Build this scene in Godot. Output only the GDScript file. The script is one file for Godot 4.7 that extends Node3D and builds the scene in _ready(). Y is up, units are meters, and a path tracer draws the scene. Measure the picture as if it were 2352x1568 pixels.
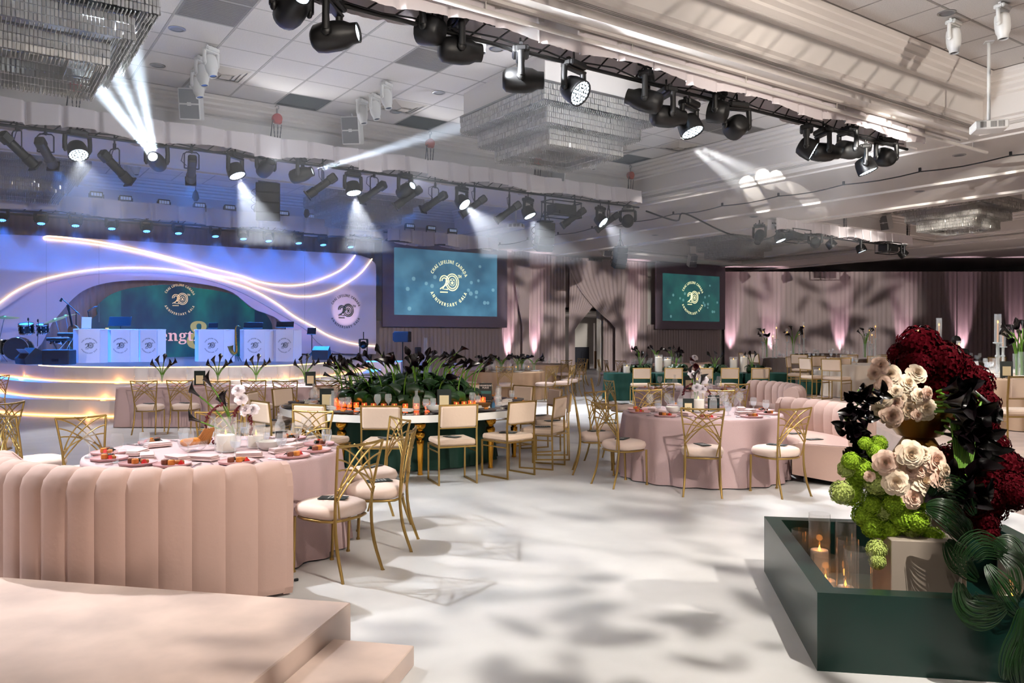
extends Node3D
# A hotel ballroom dressed for a gala dinner. World x runs along the stage wall, -z runs towards it; y is up, metres.
const F := 1820.0
const CA := 0.8202
const SA := 0.5721
const EYE := 1.66
const HOR := 777.0
var M := {}
var used := {}
var MS := {}
var rng := RandomNumberGenerator.new()

class Geo:
	var v := PackedVector3Array()
	var n := PackedVector3Array()
	var i := PackedInt32Array()
	var c := PackedColorArray()
	var uv := PackedVector2Array()
	var T := Transform3D()
	var tint := false
	var col := Color.WHITE
	func vert(p: Vector3, nn: Vector3) -> int:
		v.append(T * p)
		n.append((T.basis * nn).normalized())
		if tint:
			c.append(col)
		return v.size() - 1
	func flat(pts: Array, out := Vector3.ZERO) -> void:
		var nn: Vector3 = (pts[1] - pts[0]).cross(pts[2] - pts[0])
		if nn.length_squared() < 1e-16 and pts.size() > 3:
			nn = (pts[2] - pts[0]).cross(pts[3] - pts[0])
		var rev := out != Vector3.ZERO and nn.dot(out) < 0.0
		if rev:
			nn = -nn
		var b := v.size()
		for p in pts:
			vert(p, nn)
		for k in range(1, pts.size() - 1):
			if rev:
				i.append_array(PackedInt32Array([b, b + k, b + k + 1]))
			else:
				i.append_array(PackedInt32Array([b, b + k + 1, b + k]))
	func box(ctr: Vector3, s: Vector3, bev := 0.0) -> void:
		var h := s / 2.0
		if bev <= 0.0:
			for ax in 3:
				for sg in [-1.0, 1.0]:
					var e := Vector3.ZERO
					e[ax] = sg
					var a1 := (ax + 1) % 3
					var a2 := (ax + 2) % 3
					var pts := []
					for q in [[-1, -1], [1, -1], [1, 1], [-1, 1]]:
						var p := Vector3.ZERO
						p[ax] = sg * h[ax]
						p[a1] = q[0] * h[a1]
						p[a2] = q[1] * h[a2]
						pts.append(ctr + p)
					flat(pts, e)
			return
		var m := h - Vector3(bev, bev, bev)
		var cp := func(sx, sy, sz, ax):
			var p := Vector3(sx * m.x, sy * m.y, sz * m.z)
			p[ax] = [sx, sy, sz][ax] * h[ax]
			return ctr + p
		for ax in 3:
			var a1 := (ax + 1) % 3
			var a2 := (ax + 2) % 3
			for sg in [-1, 1]:
				var pts := []
				var e := Vector3.ZERO
				e[ax] = sg
				for q in [[-1, -1], [1, -1], [1, 1], [-1, 1]]:
					var s3 := [0, 0, 0]
					s3[ax] = sg
					s3[a1] = q[0]
					s3[a2] = q[1]
					pts.append(cp.call(s3[0], s3[1], s3[2], ax))
				flat(pts, e)
			for s1 in [-1, 1]:
				for s2 in [-1, 1]:
					var lo := [0, 0, 0]
					lo[a1] = s1
					lo[a2] = s2
					lo[ax] = -1
					var hi: Array = lo.duplicate()
					hi[ax] = 1
					var e2 := Vector3.ZERO
					e2[a1] = s1
					e2[a2] = s2
					flat([cp.call(lo[0], lo[1], lo[2], a1), cp.call(hi[0], hi[1], hi[2], a1), cp.call(hi[0], hi[1], hi[2], a2), cp.call(lo[0], lo[1], lo[2], a2)], e2)
		for sx in [-1, 1]:
			for sy in [-1, 1]:
				for sz in [-1, 1]:
					flat([cp.call(sx, sy, sz, 0), cp.call(sx, sy, sz, 1), cp.call(sx, sy, sz, 2)], Vector3(sx, sy, sz))
	# rows of points; outside is (along the row) x (from row to row)
	func grid(rows: Array, wrap := false, flip := false, uvs := false) -> void:
		var nr := rows.size()
		var nc: int = rows[0].size()
		var b := v.size()
		var nn := PackedVector3Array()
		nn.resize(nr * nc)
		var last := nc if wrap else nc - 1
		for r in nr - 1:
			var ra: PackedVector3Array = rows[r]
			var rb: PackedVector3Array = rows[r + 1]
			for k in last:
				var k2 := (k + 1) % nc
				var f := (ra[k2] - ra[k]).cross(rb[k] - ra[k]) + (rb[k] - rb[k2]).cross(ra[k2] - rb[k2])
				if flip:
					f = -f
				nn[r * nc + k] += f
				nn[r * nc + k2] += f
				nn[(r + 1) * nc + k] += f
				nn[(r + 1) * nc + k2] += f
				var p := b + r * nc + k
				var q := b + r * nc + k2
				if flip:
					i.append_array(PackedInt32Array([p, q, p + nc, q, q + nc, p + nc]))
				else:
					i.append_array(PackedInt32Array([p, p + nc, q, q, p + nc, q + nc]))
		for r in nr:
			var row: PackedVector3Array = rows[r]
			for k in nc:
				var m := nn[r * nc + k]
				vert(row[k], m if m.length_squared() > 1e-20 else Vector3.UP)
				if uvs:
					uv.append(Vector2(float(k) / (nc - 1), float(r) / (nr - 1)))
	func lathe(prof: Array, seg := 16, ctr := Vector3.ZERO, flutes := 0, amp := 0.0) -> void:
		var rows := []
		for p in prof:
			var row := PackedVector3Array()
			for k in seg:
				var a := TAU * k / seg
				var r: float = p[0] * (1.0 + (amp * cos(a * flutes) if flutes else 0.0))
				row.append(ctr + Vector3(r * cos(a), p[1], -r * sin(a)))
			rows.append(row)
		grid(rows, true)
	func tube(path: Array, rad, sides := 6, caps := true) -> void:
		var rows := []
		var e1 := Vector3.ZERO
		var np := path.size()
		for k in np:
			var t: Vector3 = (path[mini(k + 1, np - 1)] - path[maxi(k - 1, 0)]).normalized()
			if e1 == Vector3.ZERO:
				e1 = t.cross(Vector3.UP if absf(t.y) < 0.9 else Vector3.RIGHT).normalized()
			else:
				e1 = (e1 - t * e1.dot(t)).normalized()
			var e2 := t.cross(e1)
			var r: float = rad[k] if rad is Array else rad
			var row := PackedVector3Array()
			for s in sides:
				var a := TAU * s / sides
				row.append(path[k] + (e1 * cos(a) + e2 * sin(a)) * r)
			rows.append(row)
		if caps:
			var c0 := PackedVector3Array()
			var c1 := PackedVector3Array()
			for s in sides:
				c0.append(path[0])
				c1.append(path[np - 1])
			rows.push_front(rows[0])
			rows.push_front(c0)
			rows.append(rows[rows.size() - 1])
			rows.append(c1)
		grid(rows, true)
	func bar(a: Vector3, b: Vector3, w: float, h := -1.0) -> void:
		# square bar from a to b
		if h < 0.0:
			h = w
		var t := (b - a).normalized()
		var e1 := t.cross(Vector3.UP if absf(t.y) < 0.9 else Vector3.RIGHT).normalized()
		var e2 := t.cross(e1)
		var keep := T
		T = T * Transform3D(Basis(e1, e2, t), (a + b) / 2.0)
		box(Vector3.ZERO, Vector3(w, h, a.distance_to(b)))
		T = keep
	func prism(poly: PackedVector2Array, z0: float, z1: float, back := true) -> void:
		var idx := Geometry2D.triangulate_polygon(poly)
		for z in ([z1, z0] if back else [z1]):
			var b := v.size()
			var nz := Vector3(0, 0, 1 if z == z1 else -1)
			for p in poly:
				vert(Vector3(p.x, p.y, z), nz)
			for k in range(0, idx.size(), 3):
				var a := poly[idx[k]]
				var ccw := (poly[idx[k + 1]] - a).cross(poly[idx[k + 2]] - a) > 0.0
				if ccw == (z == z1):
					i.append_array(PackedInt32Array([b + idx[k], b + idx[k + 2], b + idx[k + 1]]))
				else:
					i.append_array(PackedInt32Array([b + idx[k], b + idx[k + 1], b + idx[k + 2]]))
		var area := 0.0
		for k in poly.size():
			area += poly[k].cross(poly[(k + 1) % poly.size()])
		for k in poly.size():
			var p := poly[k]
			var q := poly[(k + 1) % poly.size()]
			var o := Vector2(q.y - p.y, p.x - q.x) * signf(area)
			flat([Vector3(p.x, p.y, z0), Vector3(q.x, q.y, z0), Vector3(q.x, q.y, z1), Vector3(p.x, p.y, z1)], Vector3(o.x, o.y, 0))
	func ball(ctr: Vector3, r: Vector3, seg := 10, rings := 6) -> void:
		var rows := []
		for k in rings + 1:
			var t := -PI / 2 + PI * k / rings
			var row := PackedVector3Array()
			for s in seg:
				var a := TAU * s / seg
				row.append(ctr + Vector3(r.x * cos(t) * cos(a), r.y * sin(t), -r.z * cos(t) * sin(a)))
			rows.append(row)
		grid(rows, true)
	func add(o: Geo, x: Transform3D) -> void:
		var b := v.size()
		var keep := T
		T = T * x
		for k in o.v.size():
			v.append(T * o.v[k])
			n.append((T.basis * o.n[k]).normalized())
			if tint:
				c.append(col if o.c.is_empty() else o.c[k] * col)
		T = keep
		for k in o.i:
			i.append(b + k)
	func mesh() -> ArrayMesh:
		var a := []
		a.resize(Mesh.ARRAY_MAX)
		a[Mesh.ARRAY_VERTEX] = v
		a[Mesh.ARRAY_NORMAL] = n
		a[Mesh.ARRAY_INDEX] = i
		if tint:
			a[Mesh.ARRAY_COLOR] = c
		if uv.size() == v.size():
			a[Mesh.ARRAY_TEX_UV] = uv
		var m := ArrayMesh.new()
		m.add_surface_from_arrays(Mesh.PRIMITIVE_TRIANGLES, a)
		return m

# ---------------------------------------------------------------- placing and naming
func at(px: float, d: float, y := 0.0) -> Vector3:
	var xc := (px - 1176.0) / F * d
	return Vector3(CA * xc + SA * d, y, SA * xc - CA * d)
func cam(xc: float, d: float, y := 0.0) -> Vector3:
	return Vector3(CA * xc + SA * d, y, SA * xc - CA * d)
func fl(px: float, py: float, y := 0.0) -> Vector3:
	return at(px, (EYE - y) * F / (py - HOR), y)
func onv(px: float, py: float, vv: float) -> Vector3:
	# the point of the upright plane z = -vv that lies on a line of sight
	var t := (px - 1176.0) / F
	var d := vv / (CA - SA * t)
	return Vector3((CA * t + SA) * d, EYE + (HOR - py) * d / F, -vv)
func facing(dx: float, dd: float) -> float:
	return atan2(CA * dx + SA * dd, SA * dx - CA * dd)
func nth(k: int) -> String:
	return ["first", "second", "third", "fourth", "fifth", "sixth", "seventh", "eighth", "ninth", "tenth", "eleventh", "twelfth", "thirteenth", "fourteenth", "fifteenth", "sixteenth", "seventeenth", "eighteenth", "nineteenth", "twentieth"][k] if k < 20 else ["twenty-", "thirty-", "forty-"][k / 10 - 2] + nth(k % 10)
func numbered(s: String) -> String:
	var k: int = used.get(s, 0)
	used[s] = k + 1
	return s if k == 0 else "%s_%03d" % [s, k]
func tag(o: Node, label: String, cat: String, group := "") -> Node:
	o.set_meta("label", label)
	o.set_meta("category", cat)
	if group:
		o.set_meta("group", group)
	return o
func thing(nm: String, label: String, cat: String, pos := Vector3.ZERO, yaw := 0.0, group := "") -> Node3D:
	var o := Node3D.new()
	o.name = numbered(nm)
	add_child(o)
	o.position = pos
	o.rotation.y = yaw
	tag(o, label, cat, group)
	return o
func part(p: Node, nm: String, m: Mesh, mat: Material, x := Transform3D(), label := "") -> MeshInstance3D:
	var o := MeshInstance3D.new()
	o.name = nm
	o.mesh = m
	o.material_override = mat
	o.transform = x
	p.add_child(o, true)
	if label:
		o.set_meta("label", label)
	return o
func single(nm: String, m: Mesh, mat: Material, label: String, cat: String, pos := Vector3.ZERO, yaw := 0.0, group := "") -> MeshInstance3D:
	var o := MeshInstance3D.new()
	o.name = numbered(nm)
	o.mesh = m
	o.material_override = mat
	add_child(o)
	o.position = pos
	o.rotation.y = yaw
	tag(o, label, cat, group)
	return o
func struct(nm: String, m: Mesh, mat: Material, label: String, cat := "structure", pos := Vector3.ZERO, yaw := 0.0) -> MeshInstance3D:
	var o := single(nm, m, mat, label, cat, pos, yaw)
	o.set_meta("kind", "structure")
	return o
func copy(o: Node3D, label: String, pos: Vector3, yaw: float, group := "") -> Node3D:
	var r: Node3D = o.duplicate()
	var base: String = o.get_meta("base") if o.has_meta("base") else String(o.name)
	r.name = numbered(base)
	add_child(r)
	r.position = pos
	r.rotation.y = yaw
	r.set_meta("label", label)
	if group:
		r.set_meta("group", group)
	return r
func X(p := Vector3.ZERO, yaw := 0.0, s := 1.0) -> Transform3D:
	return Transform3D(Basis(Vector3.UP, yaw).scaled(Vector3(s, s, s)), p)
func aim(dir: Vector3) -> Basis:
	# local -y is turned towards dir
	var y := -dir.normalized()
	var x := y.cross(Vector3(0, 0, 1))
	if x.length() < 0.01:
		x = Vector3.RIGHT
	x = x.normalized()
	return Basis(x, y, x.cross(y))
func bez(a: Vector3, b: Vector3, c: Vector3, k := 8) -> Array:
	var o := []
	for s in k + 1:
		var t := float(s) / k
		o.append(a * (1 - t) * (1 - t) + b * 2 * t * (1 - t) + c * t * t)
	return o
func smooth(pts: Array, k := 6) -> Array:
	# Catmull-Rom through the points (Vector2 or Vector3)
	var o := []
	for s in pts.size() - 1:
		var p0 = pts[maxi(s - 1, 0)]
		var p1 = pts[s]
		var p2 = pts[s + 1]
		var p3 = pts[mini(s + 2, pts.size() - 1)]
		for j in k:
			o.append(p1.cubic_interpolate(p2, p0, p3, float(j) / k))
	o.append(pts[pts.size() - 1])
	return o

# ---------------------------------------------------------------- materials
func mat(nm: String, c: Color, rough := 0.6, metal := 0.0) -> StandardMaterial3D:
	var m := StandardMaterial3D.new()
	m.resource_name = nm
	m.albedo_color = c
	m.roughness = rough
	m.metallic = metal
	M[nm] = m
	return m
func noise_tex(sz: int, freq: float, lo: float, hi: float, sd: int, octaves := 3, bump := 0.0) -> ImageTexture:
	var f := FastNoiseLite.new()
	f.seed = sd
	f.frequency = freq
	f.fractal_octaves = octaves
	var im := f.get_seamless_image(sz, sz)
	im.convert(Image.FORMAT_RGBA8)
	if bump > 0.0:
		im.bump_map_to_normal_map(bump)
	else:
		for y in sz:
			for x in sz:
				var g := lerpf(lo, hi, im.get_pixel(x, y).r)
				im.set_pixel(x, y, Color(g, g, g))
	return ImageTexture.create_from_image(im)
func tri(m: StandardMaterial3D, scale: float, world := true) -> void:
	m.uv1_triplanar = true
	m.uv1_world_triplanar = world
	m.uv1_scale = Vector3(scale, scale, scale)
func glow(nm: String, c: Color, e: float) -> StandardMaterial3D:
	var m := mat(nm, c, 0.5)
	m.emission_enabled = true
	m.emission = c
	m.emission_energy_multiplier = e
	return m
func pane(nm: String, c: Color, alpha: float) -> StandardMaterial3D:
	var m := mat(nm, Color(c.r, c.g, c.b, alpha), 0.03)
	m.transparency = BaseMaterial3D.TRANSPARENCY_ALPHA
	m.cull_mode = BaseMaterial3D.CULL_DISABLED
	return m
func materials() -> void:
	var cloud := noise_tex(256, 0.012, 0.9, 1.0, 3, 4)
	var speck := noise_tex(256, 0.12, 0.88, 1.0, 5, 3)
	var weave := noise_tex(256, 0.22, 0, 0, 7, 2, 1.6)
	var pile := noise_tex(256, 0.05, 0, 0, 9, 4, 1.2)
	var m := mat("floor", Color(0.83, 0.825, 0.82), 0.3)
	m.albedo_texture = cloud
	tri(m, 0.35)
	m = mat("tile", Color(0.84, 0.82, 0.80), 0.9)
	m.albedo_texture = speck
	tri(m, 1.5)
	mat("plaster", Color(0.85, 0.83, 0.81), 0.75)
	mat("grid", Color(0.60, 0.58, 0.56), 0.7)
	mat("return_grille", Color(0.40, 0.38, 0.36), 0.7)
	mat("vent", Color(0.70, 0.67, 0.63), 0.6)
	mat("hole", Color(0.05, 0.055, 0.065), 0.9)
	m = mat("drape", Color(0.64, 0.58, 0.58), 0.85)
	m.normal_enabled = true
	m.normal_texture = weave
	tri(m, 2.0)
	m = mat("valance", Color(0.90, 0.87, 0.88), 0.8)
	m.backlight_enabled = true
	m.backlight = Color(0.25, 0.25, 0.25)
	mat("black", Color(0.028, 0.028, 0.03), 0.45)
	mat("black_gloss", Color(0.02, 0.02, 0.022), 0.2)
	mat("charcoal", Color(0.11, 0.115, 0.125), 0.6)
	mat("steel", Color(0.62, 0.62, 0.62), 0.3, 1.0)
	mat("chrome", Color(0.85, 0.85, 0.86), 0.08, 1.0)
	mat("white_plastic", Color(0.84, 0.84, 0.83), 0.4)
	mat("grey_mesh", Color(0.45, 0.45, 0.46), 0.6)
	mat("hoist_red", Color(0.62, 0.13, 0.09), 0.4)
	mat("hoist_orange", Color(0.66, 0.24, 0.10), 0.45)
	m = mat("gold", Color(0.66, 0.54, 0.31), 0.36, 0.8)
	mat("gold_bright", Color(0.86, 0.62, 0.22), 0.12, 1.0)
	mat("brass", Color(0.55, 0.40, 0.17), 0.33, 0.9)
	for q in [["velvet", Color(0.72, 0.60, 0.555)], ["seat_velvet", Color(0.84, 0.75, 0.70)], ["cream", Color(0.80, 0.71, 0.63)]]:
		m = mat(q[0], q[1], 0.8)
		m.normal_enabled = true
		m.normal_texture = pile
		m.normal_scale = 0.25
		m.rim_enabled = true
		m.rim = 0.35
		m.rim_tint = 0.6
		tri(m, 1.6, false)
	for q in [["cloth_pink", Color(0.72, 0.615, 0.615)], ["cloth_champagne", Color(0.70, 0.58, 0.47)], ["cloth_teal", Color(0.03, 0.28, 0.24)], ["cloth_green", Color(0.015, 0.21, 0.16)], ["cloth_ivory", Color(0.78, 0.73, 0.67)], ["cloth_brown", Color(0.36, 0.29, 0.25)], ["cloth_lilac", Color(0.72, 0.66, 0.74)]]:
		m = mat(q[0], q[1], 0.72)
		m.normal_enabled = true
		m.normal_texture = weave
		tri(m, 3.0, false)
	m = mat("platform", Color(0.80, 0.71, 0.66), 0.38)
	m.albedo_texture = cloud
	tri(m, 0.8)
	m = mat("planter_green", Color(0.02, 0.16, 0.135), 0.3)
	m = mat("plinth", Color(0.62, 0.57, 0.52), 0.7)
	mat("stage_white", Color(0.86, 0.84, 0.86), 0.35)
	mat("backdrop", Color(0.84, 0.80, 0.86), 0.7)
	mat("frame_mauve", Color(0.47, 0.42, 0.47), 0.8)
	pane("glass", Color(0.95, 0.97, 0.98), 0.15)
	pane("water", Color(0.80, 0.88, 0.95), 0.22)
	pane("smoke_glass", Color(0.88, 0.87, 0.85), 0.08)
	pane("glass_thick", Color(0.86, 0.88, 0.88), 0.35)
	pane("votive_glass", Color(0.95, 0.55, 0.35), 0.3)
	mat("taper", Color(0.72, 0.52, 0.36), 0.5)
	mat("leaf_dark", Color(0.10, 0.22, 0.07), 0.85)
	mat("wax", Color(0.93, 0.90, 0.85), 0.5)
	glow("flame", Color(1.0, 0.62, 0.22), 9.0)
	glow("ember", Color(1.0, 0.42, 0.12), 1.6)
	glow("led_warm", Color(1.0, 0.74, 0.42), 4.5)
	glow("led_white", Color(1.0, 0.88, 0.66), 3.0)
	glow("lens_white", Color(0.88, 0.95, 1.0), 5.0)
	glow("lens_soft", Color(0.80, 0.90, 1.0), 3.0)
	glow("lens_dim", Color(0.55, 0.62, 0.75), 0.5)
	glow("lens_blue", Color(0.35, 0.62, 1.0), 7.0)
	mat("mirror_top", Color(0.10, 0.09, 0.09), 0.06)
	mat("table_edge", Color(0.86, 0.85, 0.83), 0.3)
	mat("plate_pink", Color(0.80, 0.62, 0.62), 0.3)
	mat("plate_grey", Color(0.40, 0.37, 0.36), 0.3)
	mat("plate_white", Color(0.85, 0.84, 0.82), 0.2)
	mat("napkin", Color(0.80, 0.70, 0.69), 0.85)
	mat("napkin_white", Color(0.84, 0.81, 0.78), 0.85)
	mat("bread", Color(0.62, 0.40, 0.20), 0.8)
	mat("pastry", Color(0.74, 0.45, 0.16), 0.7)
	mat("tuna", Color(0.42, 0.22, 0.14), 0.6)
	mat("salad", Color(0.06, 0.09, 0.04), 0.6)
	mat("melon", Color(0.75, 0.10, 0.09), 0.4)
	mat("card_green", Color(0.03, 0.10, 0.09), 0.5)
	mat("card_cream", Color(0.85, 0.78, 0.62), 0.6)
	mat("leaf", Color(0.07, 0.20, 0.06), 0.35)
	mat("leaf_light", Color(0.16, 0.30, 0.10), 0.4)
	mat("stem", Color(0.33, 0.50, 0.10), 0.5)
	mat("calla", Color(0.035, 0.010, 0.022), 0.28)
	mat("burgundy", Color(0.25, 0.006, 0.04), 0.8).metallic_specular = 0.15
	mat("amaranth", Color(0.36, 0.02, 0.09), 0.7)
	mat("rose", Color(0.93, 0.85, 0.75), 0.7)
	mat("rose_pink", Color(0.92, 0.79, 0.71), 0.7)
	mat("anemone", Color(0.90, 0.86, 0.88), 0.6)
	mat("hydrangea", Color(0.60, 0.74, 0.20), 0.7).metallic_specular = 0.2
	mat("hydrangea_pale", Color(0.74, 0.80, 0.45), 0.7).metallic_specular = 0.2
	mat("logo_ink", Color(0.04, 0.16, 0.16), 0.5)
	mat("wood", Color(0.45, 0.30, 0.16), 0.5)
	mat("door_grey", Color(0.20, 0.21, 0.25), 0.6)
	mat("suit", Color(0.015, 0.017, 0.02), 0.8)
	mat("skin", Color(0.55, 0.36, 0.27), 0.6)
	mat("hair", Color(0.03, 0.025, 0.02), 0.6)
	for k in ["rose", "rose_pink", "hydrangea", "hydrangea_pale", "burgundy", "leaf", "leaf_light"]:
		M[k].vertex_color_use_as_albedo = true

# ---------------------------------------------------------------- light
const SOF := 5.75
const TILE := 6.85
func spot(parent: Node, pos: Vector3, dir: Vector3, half: float, e: float, c: Color, size := 0.05, soft := 0.5) -> void:
	var l := SpotLight3D.new()
	l.name = "lamp_light"
	parent.add_child(l, true)
	l.position = pos
	var d := dir.normalized()
	l.basis = Basis.looking_at(d, Vector3.UP if absf(d.y) < 0.98 else Vector3.RIGHT)
	l.spot_angle = half
	l.spot_angle_attenuation = soft
	l.spot_range = 60.0
	l.spot_attenuation = 2.0
	l.light_energy = e
	l.light_color = c
	l.light_size = size
	l.shadow_enabled = true
func omni(parent: Node, pos: Vector3, e: float, c: Color, size := 0.04) -> void:
	var l := OmniLight3D.new()
	l.name = "candle_light"
	parent.add_child(l, true)
	l.position = pos
	l.omni_range = 40.0
	l.omni_attenuation = 2.0
	l.light_energy = e
	l.light_color = c
	l.light_size = size
	l.shadow_enabled = true
func view() -> void:
	var c := Camera3D.new()
	c.name = "camera"
	add_child(c)
	c.position = Vector3(0, EYE, 0)
	c.rotation = Vector3(deg_to_rad(-0.22), deg_to_rad(-34.9), 0)
	c.fov = rad_to_deg(2.0 * atan(784.0 / F))
	c.near = 0.05
	c.far = 200.0
	c.current = true
	var w := WorldEnvironment.new()
	w.name = "environment"
	var e := Environment.new()
	e.background_mode = Environment.BG_COLOR
	e.background_color = Color(0, 0, 0)
	e.tonemap_mode = Environment.TONE_MAPPER_LINEAR
	e.tonemap_exposure = EXPOSURE
	e.sdfgi_enabled = true
	e.ssao_enabled = true
	e.ssil_enabled = true
	e.volumetric_fog_enabled = true
	e.volumetric_fog_density = 0.0
	w.environment = e
	add_child(w)

# ---------------------------------------------------------------- the room
func slab(nm: String, u0: float, u1: float, v0: float, v1: float, y0: float, y1: float, m: String, label: String) -> void:
	var g := Geo.new()
	g.box(Vector3((u0 + u1) / 2, (y0 + y1) / 2, -(v0 + v1) / 2), Vector3(u1 - u0, y1 - y0, v1 - v0))
	struct(nm, g.mesh(), M[m], label, nm.split("_")[0])
func coffer(u0: float, u1: float, v0: float, v1: float, nu: int, nv: int, special: Dictionary, label: String) -> void:
	var prof := [[-0.03, SOF - 0.004], [0.008, SOF - 0.004], [0.008, SOF + 0.1], [0.045, SOF + 0.1], [0.045, SOF + 0.17], [0.085, SOF + 0.19], [0.085, SOF + 0.24], [0.15, SOF + 0.27], [0.15, 6.42], [0.2, 6.45], [0.2, 6.5], [0.28, 6.56], [0.28, 6.61], [0.36, 6.65], [0.36, 6.7], [0.44, 6.75], [0.44, 6.78], [0.5, TILE - 0.02]]
	var g := Geo.new()
	for k in prof.size() - 1:
		var a: Array = prof[k]
		var b: Array = prof[k + 1]
		if a == b:
			continue
		var ca := [Vector3(u0 + a[0], a[1], -v0 - a[0]), Vector3(u1 - a[0], a[1], -v0 - a[0]), Vector3(u1 - a[0], a[1], -v1 + a[0]), Vector3(u0 + a[0], a[1], -v1 + a[0])]
		var cb := [Vector3(u0 + b[0], b[1], -v0 - b[0]), Vector3(u1 - b[0], b[1], -v0 - b[0]), Vector3(u1 - b[0], b[1], -v1 + b[0]), Vector3(u0 + b[0], b[1], -v1 + b[0])]
		for s in 4:
			var s2 := (s + 1) % 4
			var mid: Vector3 = (ca[s] + ca[s2]) / 2
			var into := Vector3((u0 + u1) / 2, 0, -(v0 + v1) / 2) - mid
			g.flat([ca[s], ca[s2], cb[s2], cb[s]], Vector3(into.x, -8.0, into.z))
	var sl := Geo.new()
	for k in 3:
		var d := 0.046 + 0.0 * k
		var yy := SOF + 0.108 + k * 0.021
		for e in [-1, 1]:
			sl.box(Vector3((u0 + u1) / 2, yy, -(v0 + v1) / 2 + e * ((v1 - v0) / 2 - d)), Vector3(u1 - u0 - 0.1, 0.009, 0.012))
			sl.box(Vector3((u0 + u1) / 2 + e * ((u1 - u0) / 2 - d), yy, -(v0 + v1) / 2), Vector3(0.012, 0.009, v1 - v0 - 0.1))
	# backing above the tiles
	g.box(Vector3((u0 + u1) / 2, TILE + 0.1, -(v0 + v1) / 2), Vector3(u1 - u0 + 0.6, 0.1, v1 - v0 + 0.6))
	var root := struct("ceiling", g.mesh(), M.plaster, label, "ceiling")
	part(root, "slot_diffuser", sl.mesh(), M.grid)
	var iu0 := u0 + 0.5
	var iv0 := v0 + 0.5
	var du := (u1 - u0 - 1.0) / nu
	var dv := (v1 - v0 - 1.0) / nv
	var gr := Geo.new()
	for k in nu + 1:
		gr.box(Vector3(iu0 + k * du, TILE, -(v0 + v1) / 2), Vector3(0.03, 0.02, v1 - v0 - 1.0))
	for k in nv + 1:
		gr.box(Vector3((u0 + u1) / 2, TILE, -(iv0 + k * dv)), Vector3(u1 - u0 - 1.0, 0.02, 0.03))
	part(root, "tile_grid", gr.mesh(), M.grid)
	var tg := Geo.new()
	tg.box(Vector3(0, 0.005, 0), Vector3(du - 0.035, 0.03, dv - 0.035), 0.006)
	var tm := tg.mesh()
	var gg := Geo.new()
	gg.box(Vector3(0, 0.005, 0), Vector3(du - 0.035, 0.03, dv - 0.035), 0.004)
	for k in 14:
		gg.box(Vector3(0, -0.012, (k - 6.5) * dv / 15.0), Vector3(du - 0.1, 0.008, 0.02))
	var gm := gg.mesh()
	var hg := Geo.new()
	hg.box(Vector3(0, 0.03, 0), Vector3(du - 0.035, 0.01, dv - 0.035))
	for s in [-1, 1]:
		hg.box(Vector3(s * (du / 2 - 0.03), 0.01, 0), Vector3(0.02, 0.04, dv - 0.04))
		hg.box(Vector3(0, 0.01, s * (dv / 2 - 0.03)), Vector3(du - 0.04, 0.04, 0.02))
	var hm := hg.mesh()
	var vg := Geo.new()
	for k in 4:
		var r := 0.44 - k * 0.1
		var y := -0.005 - k * 0.018
		for s in [-1, 1]:
			vg.flat([Vector3(-r, y + 0.02, s * r), Vector3(r, y + 0.02, s * r), Vector3(r - 0.09, y - 0.02, s * (r - 0.09)), Vector3(-r + 0.09, y - 0.02, s * (r - 0.09))], Vector3(0, -1, 0))
			vg.flat([Vector3(s * r, y + 0.02, -r), Vector3(s * r, y + 0.02, r), Vector3(s * (r - 0.09), y - 0.02, r - 0.09), Vector3(s * (r - 0.09), y - 0.02, -r + 0.09)], Vector3(0, -1, 0))
	vg.box(Vector3(0, -0.075, 0), Vector3(0.2, 0.02, 0.2))
	var vm := vg.mesh()
	for a in nu:
		for b in nv:
			var p := X(Vector3(iu0 + (a + 0.5) * du, TILE, -(iv0 + (b + 0.5) * dv)))
			match special.get(Vector2i(a, b), ""):
				"grille": part(root, "return_grille", gm, M.return_grille, p, "dark grey return air grille")
				"hatch": part(root, "hatch", hm, M.hole, p, "open black hatch in the ceiling")
				"vent":
					part(root, "ceiling_tile", tm, M.tile, p)
					part(root, "air_vent", vm, M.vent, p.translated(Vector3(0, -0.01, 0)), "square stepped air vent")
				_: part(root, "ceiling_tile", tm, M.tile, p)
func pick(u: float, vv: float, u0: float, v0: float, du: float, dv: float) -> Vector2i:
	return Vector2i(int(floor((u - u0 - 0.5) / du)), int(floor((vv - v0 - 0.5) / dv)))
func downlight(u: float, vv: float, y: float, label: String) -> void:
	var t := thing("downlight", label, "downlight", Vector3(u, y, -vv), 0, "recessed downlights")
	if not MS.has("dl_ring"):
		var g := Geo.new()
		g.lathe([[0.105, -0.004], [0.105, -0.012], [0.105, -0.012], [0.135, -0.012], [0.14, -0.006], [0.14, 0.0]], 20)
		MS.dl_ring = g.mesh()
		g = Geo.new()
		g.lathe([[0.105, -0.006], [0.085, -0.002], [0.06, -0.001], [0.0, -0.001]], 20)
		MS.dl_can = g.mesh()
	part(t, "trim_ring", MS.dl_ring, M.steel)
	part(t, "reflector", MS.dl_can, M.grey_mesh)
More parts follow.
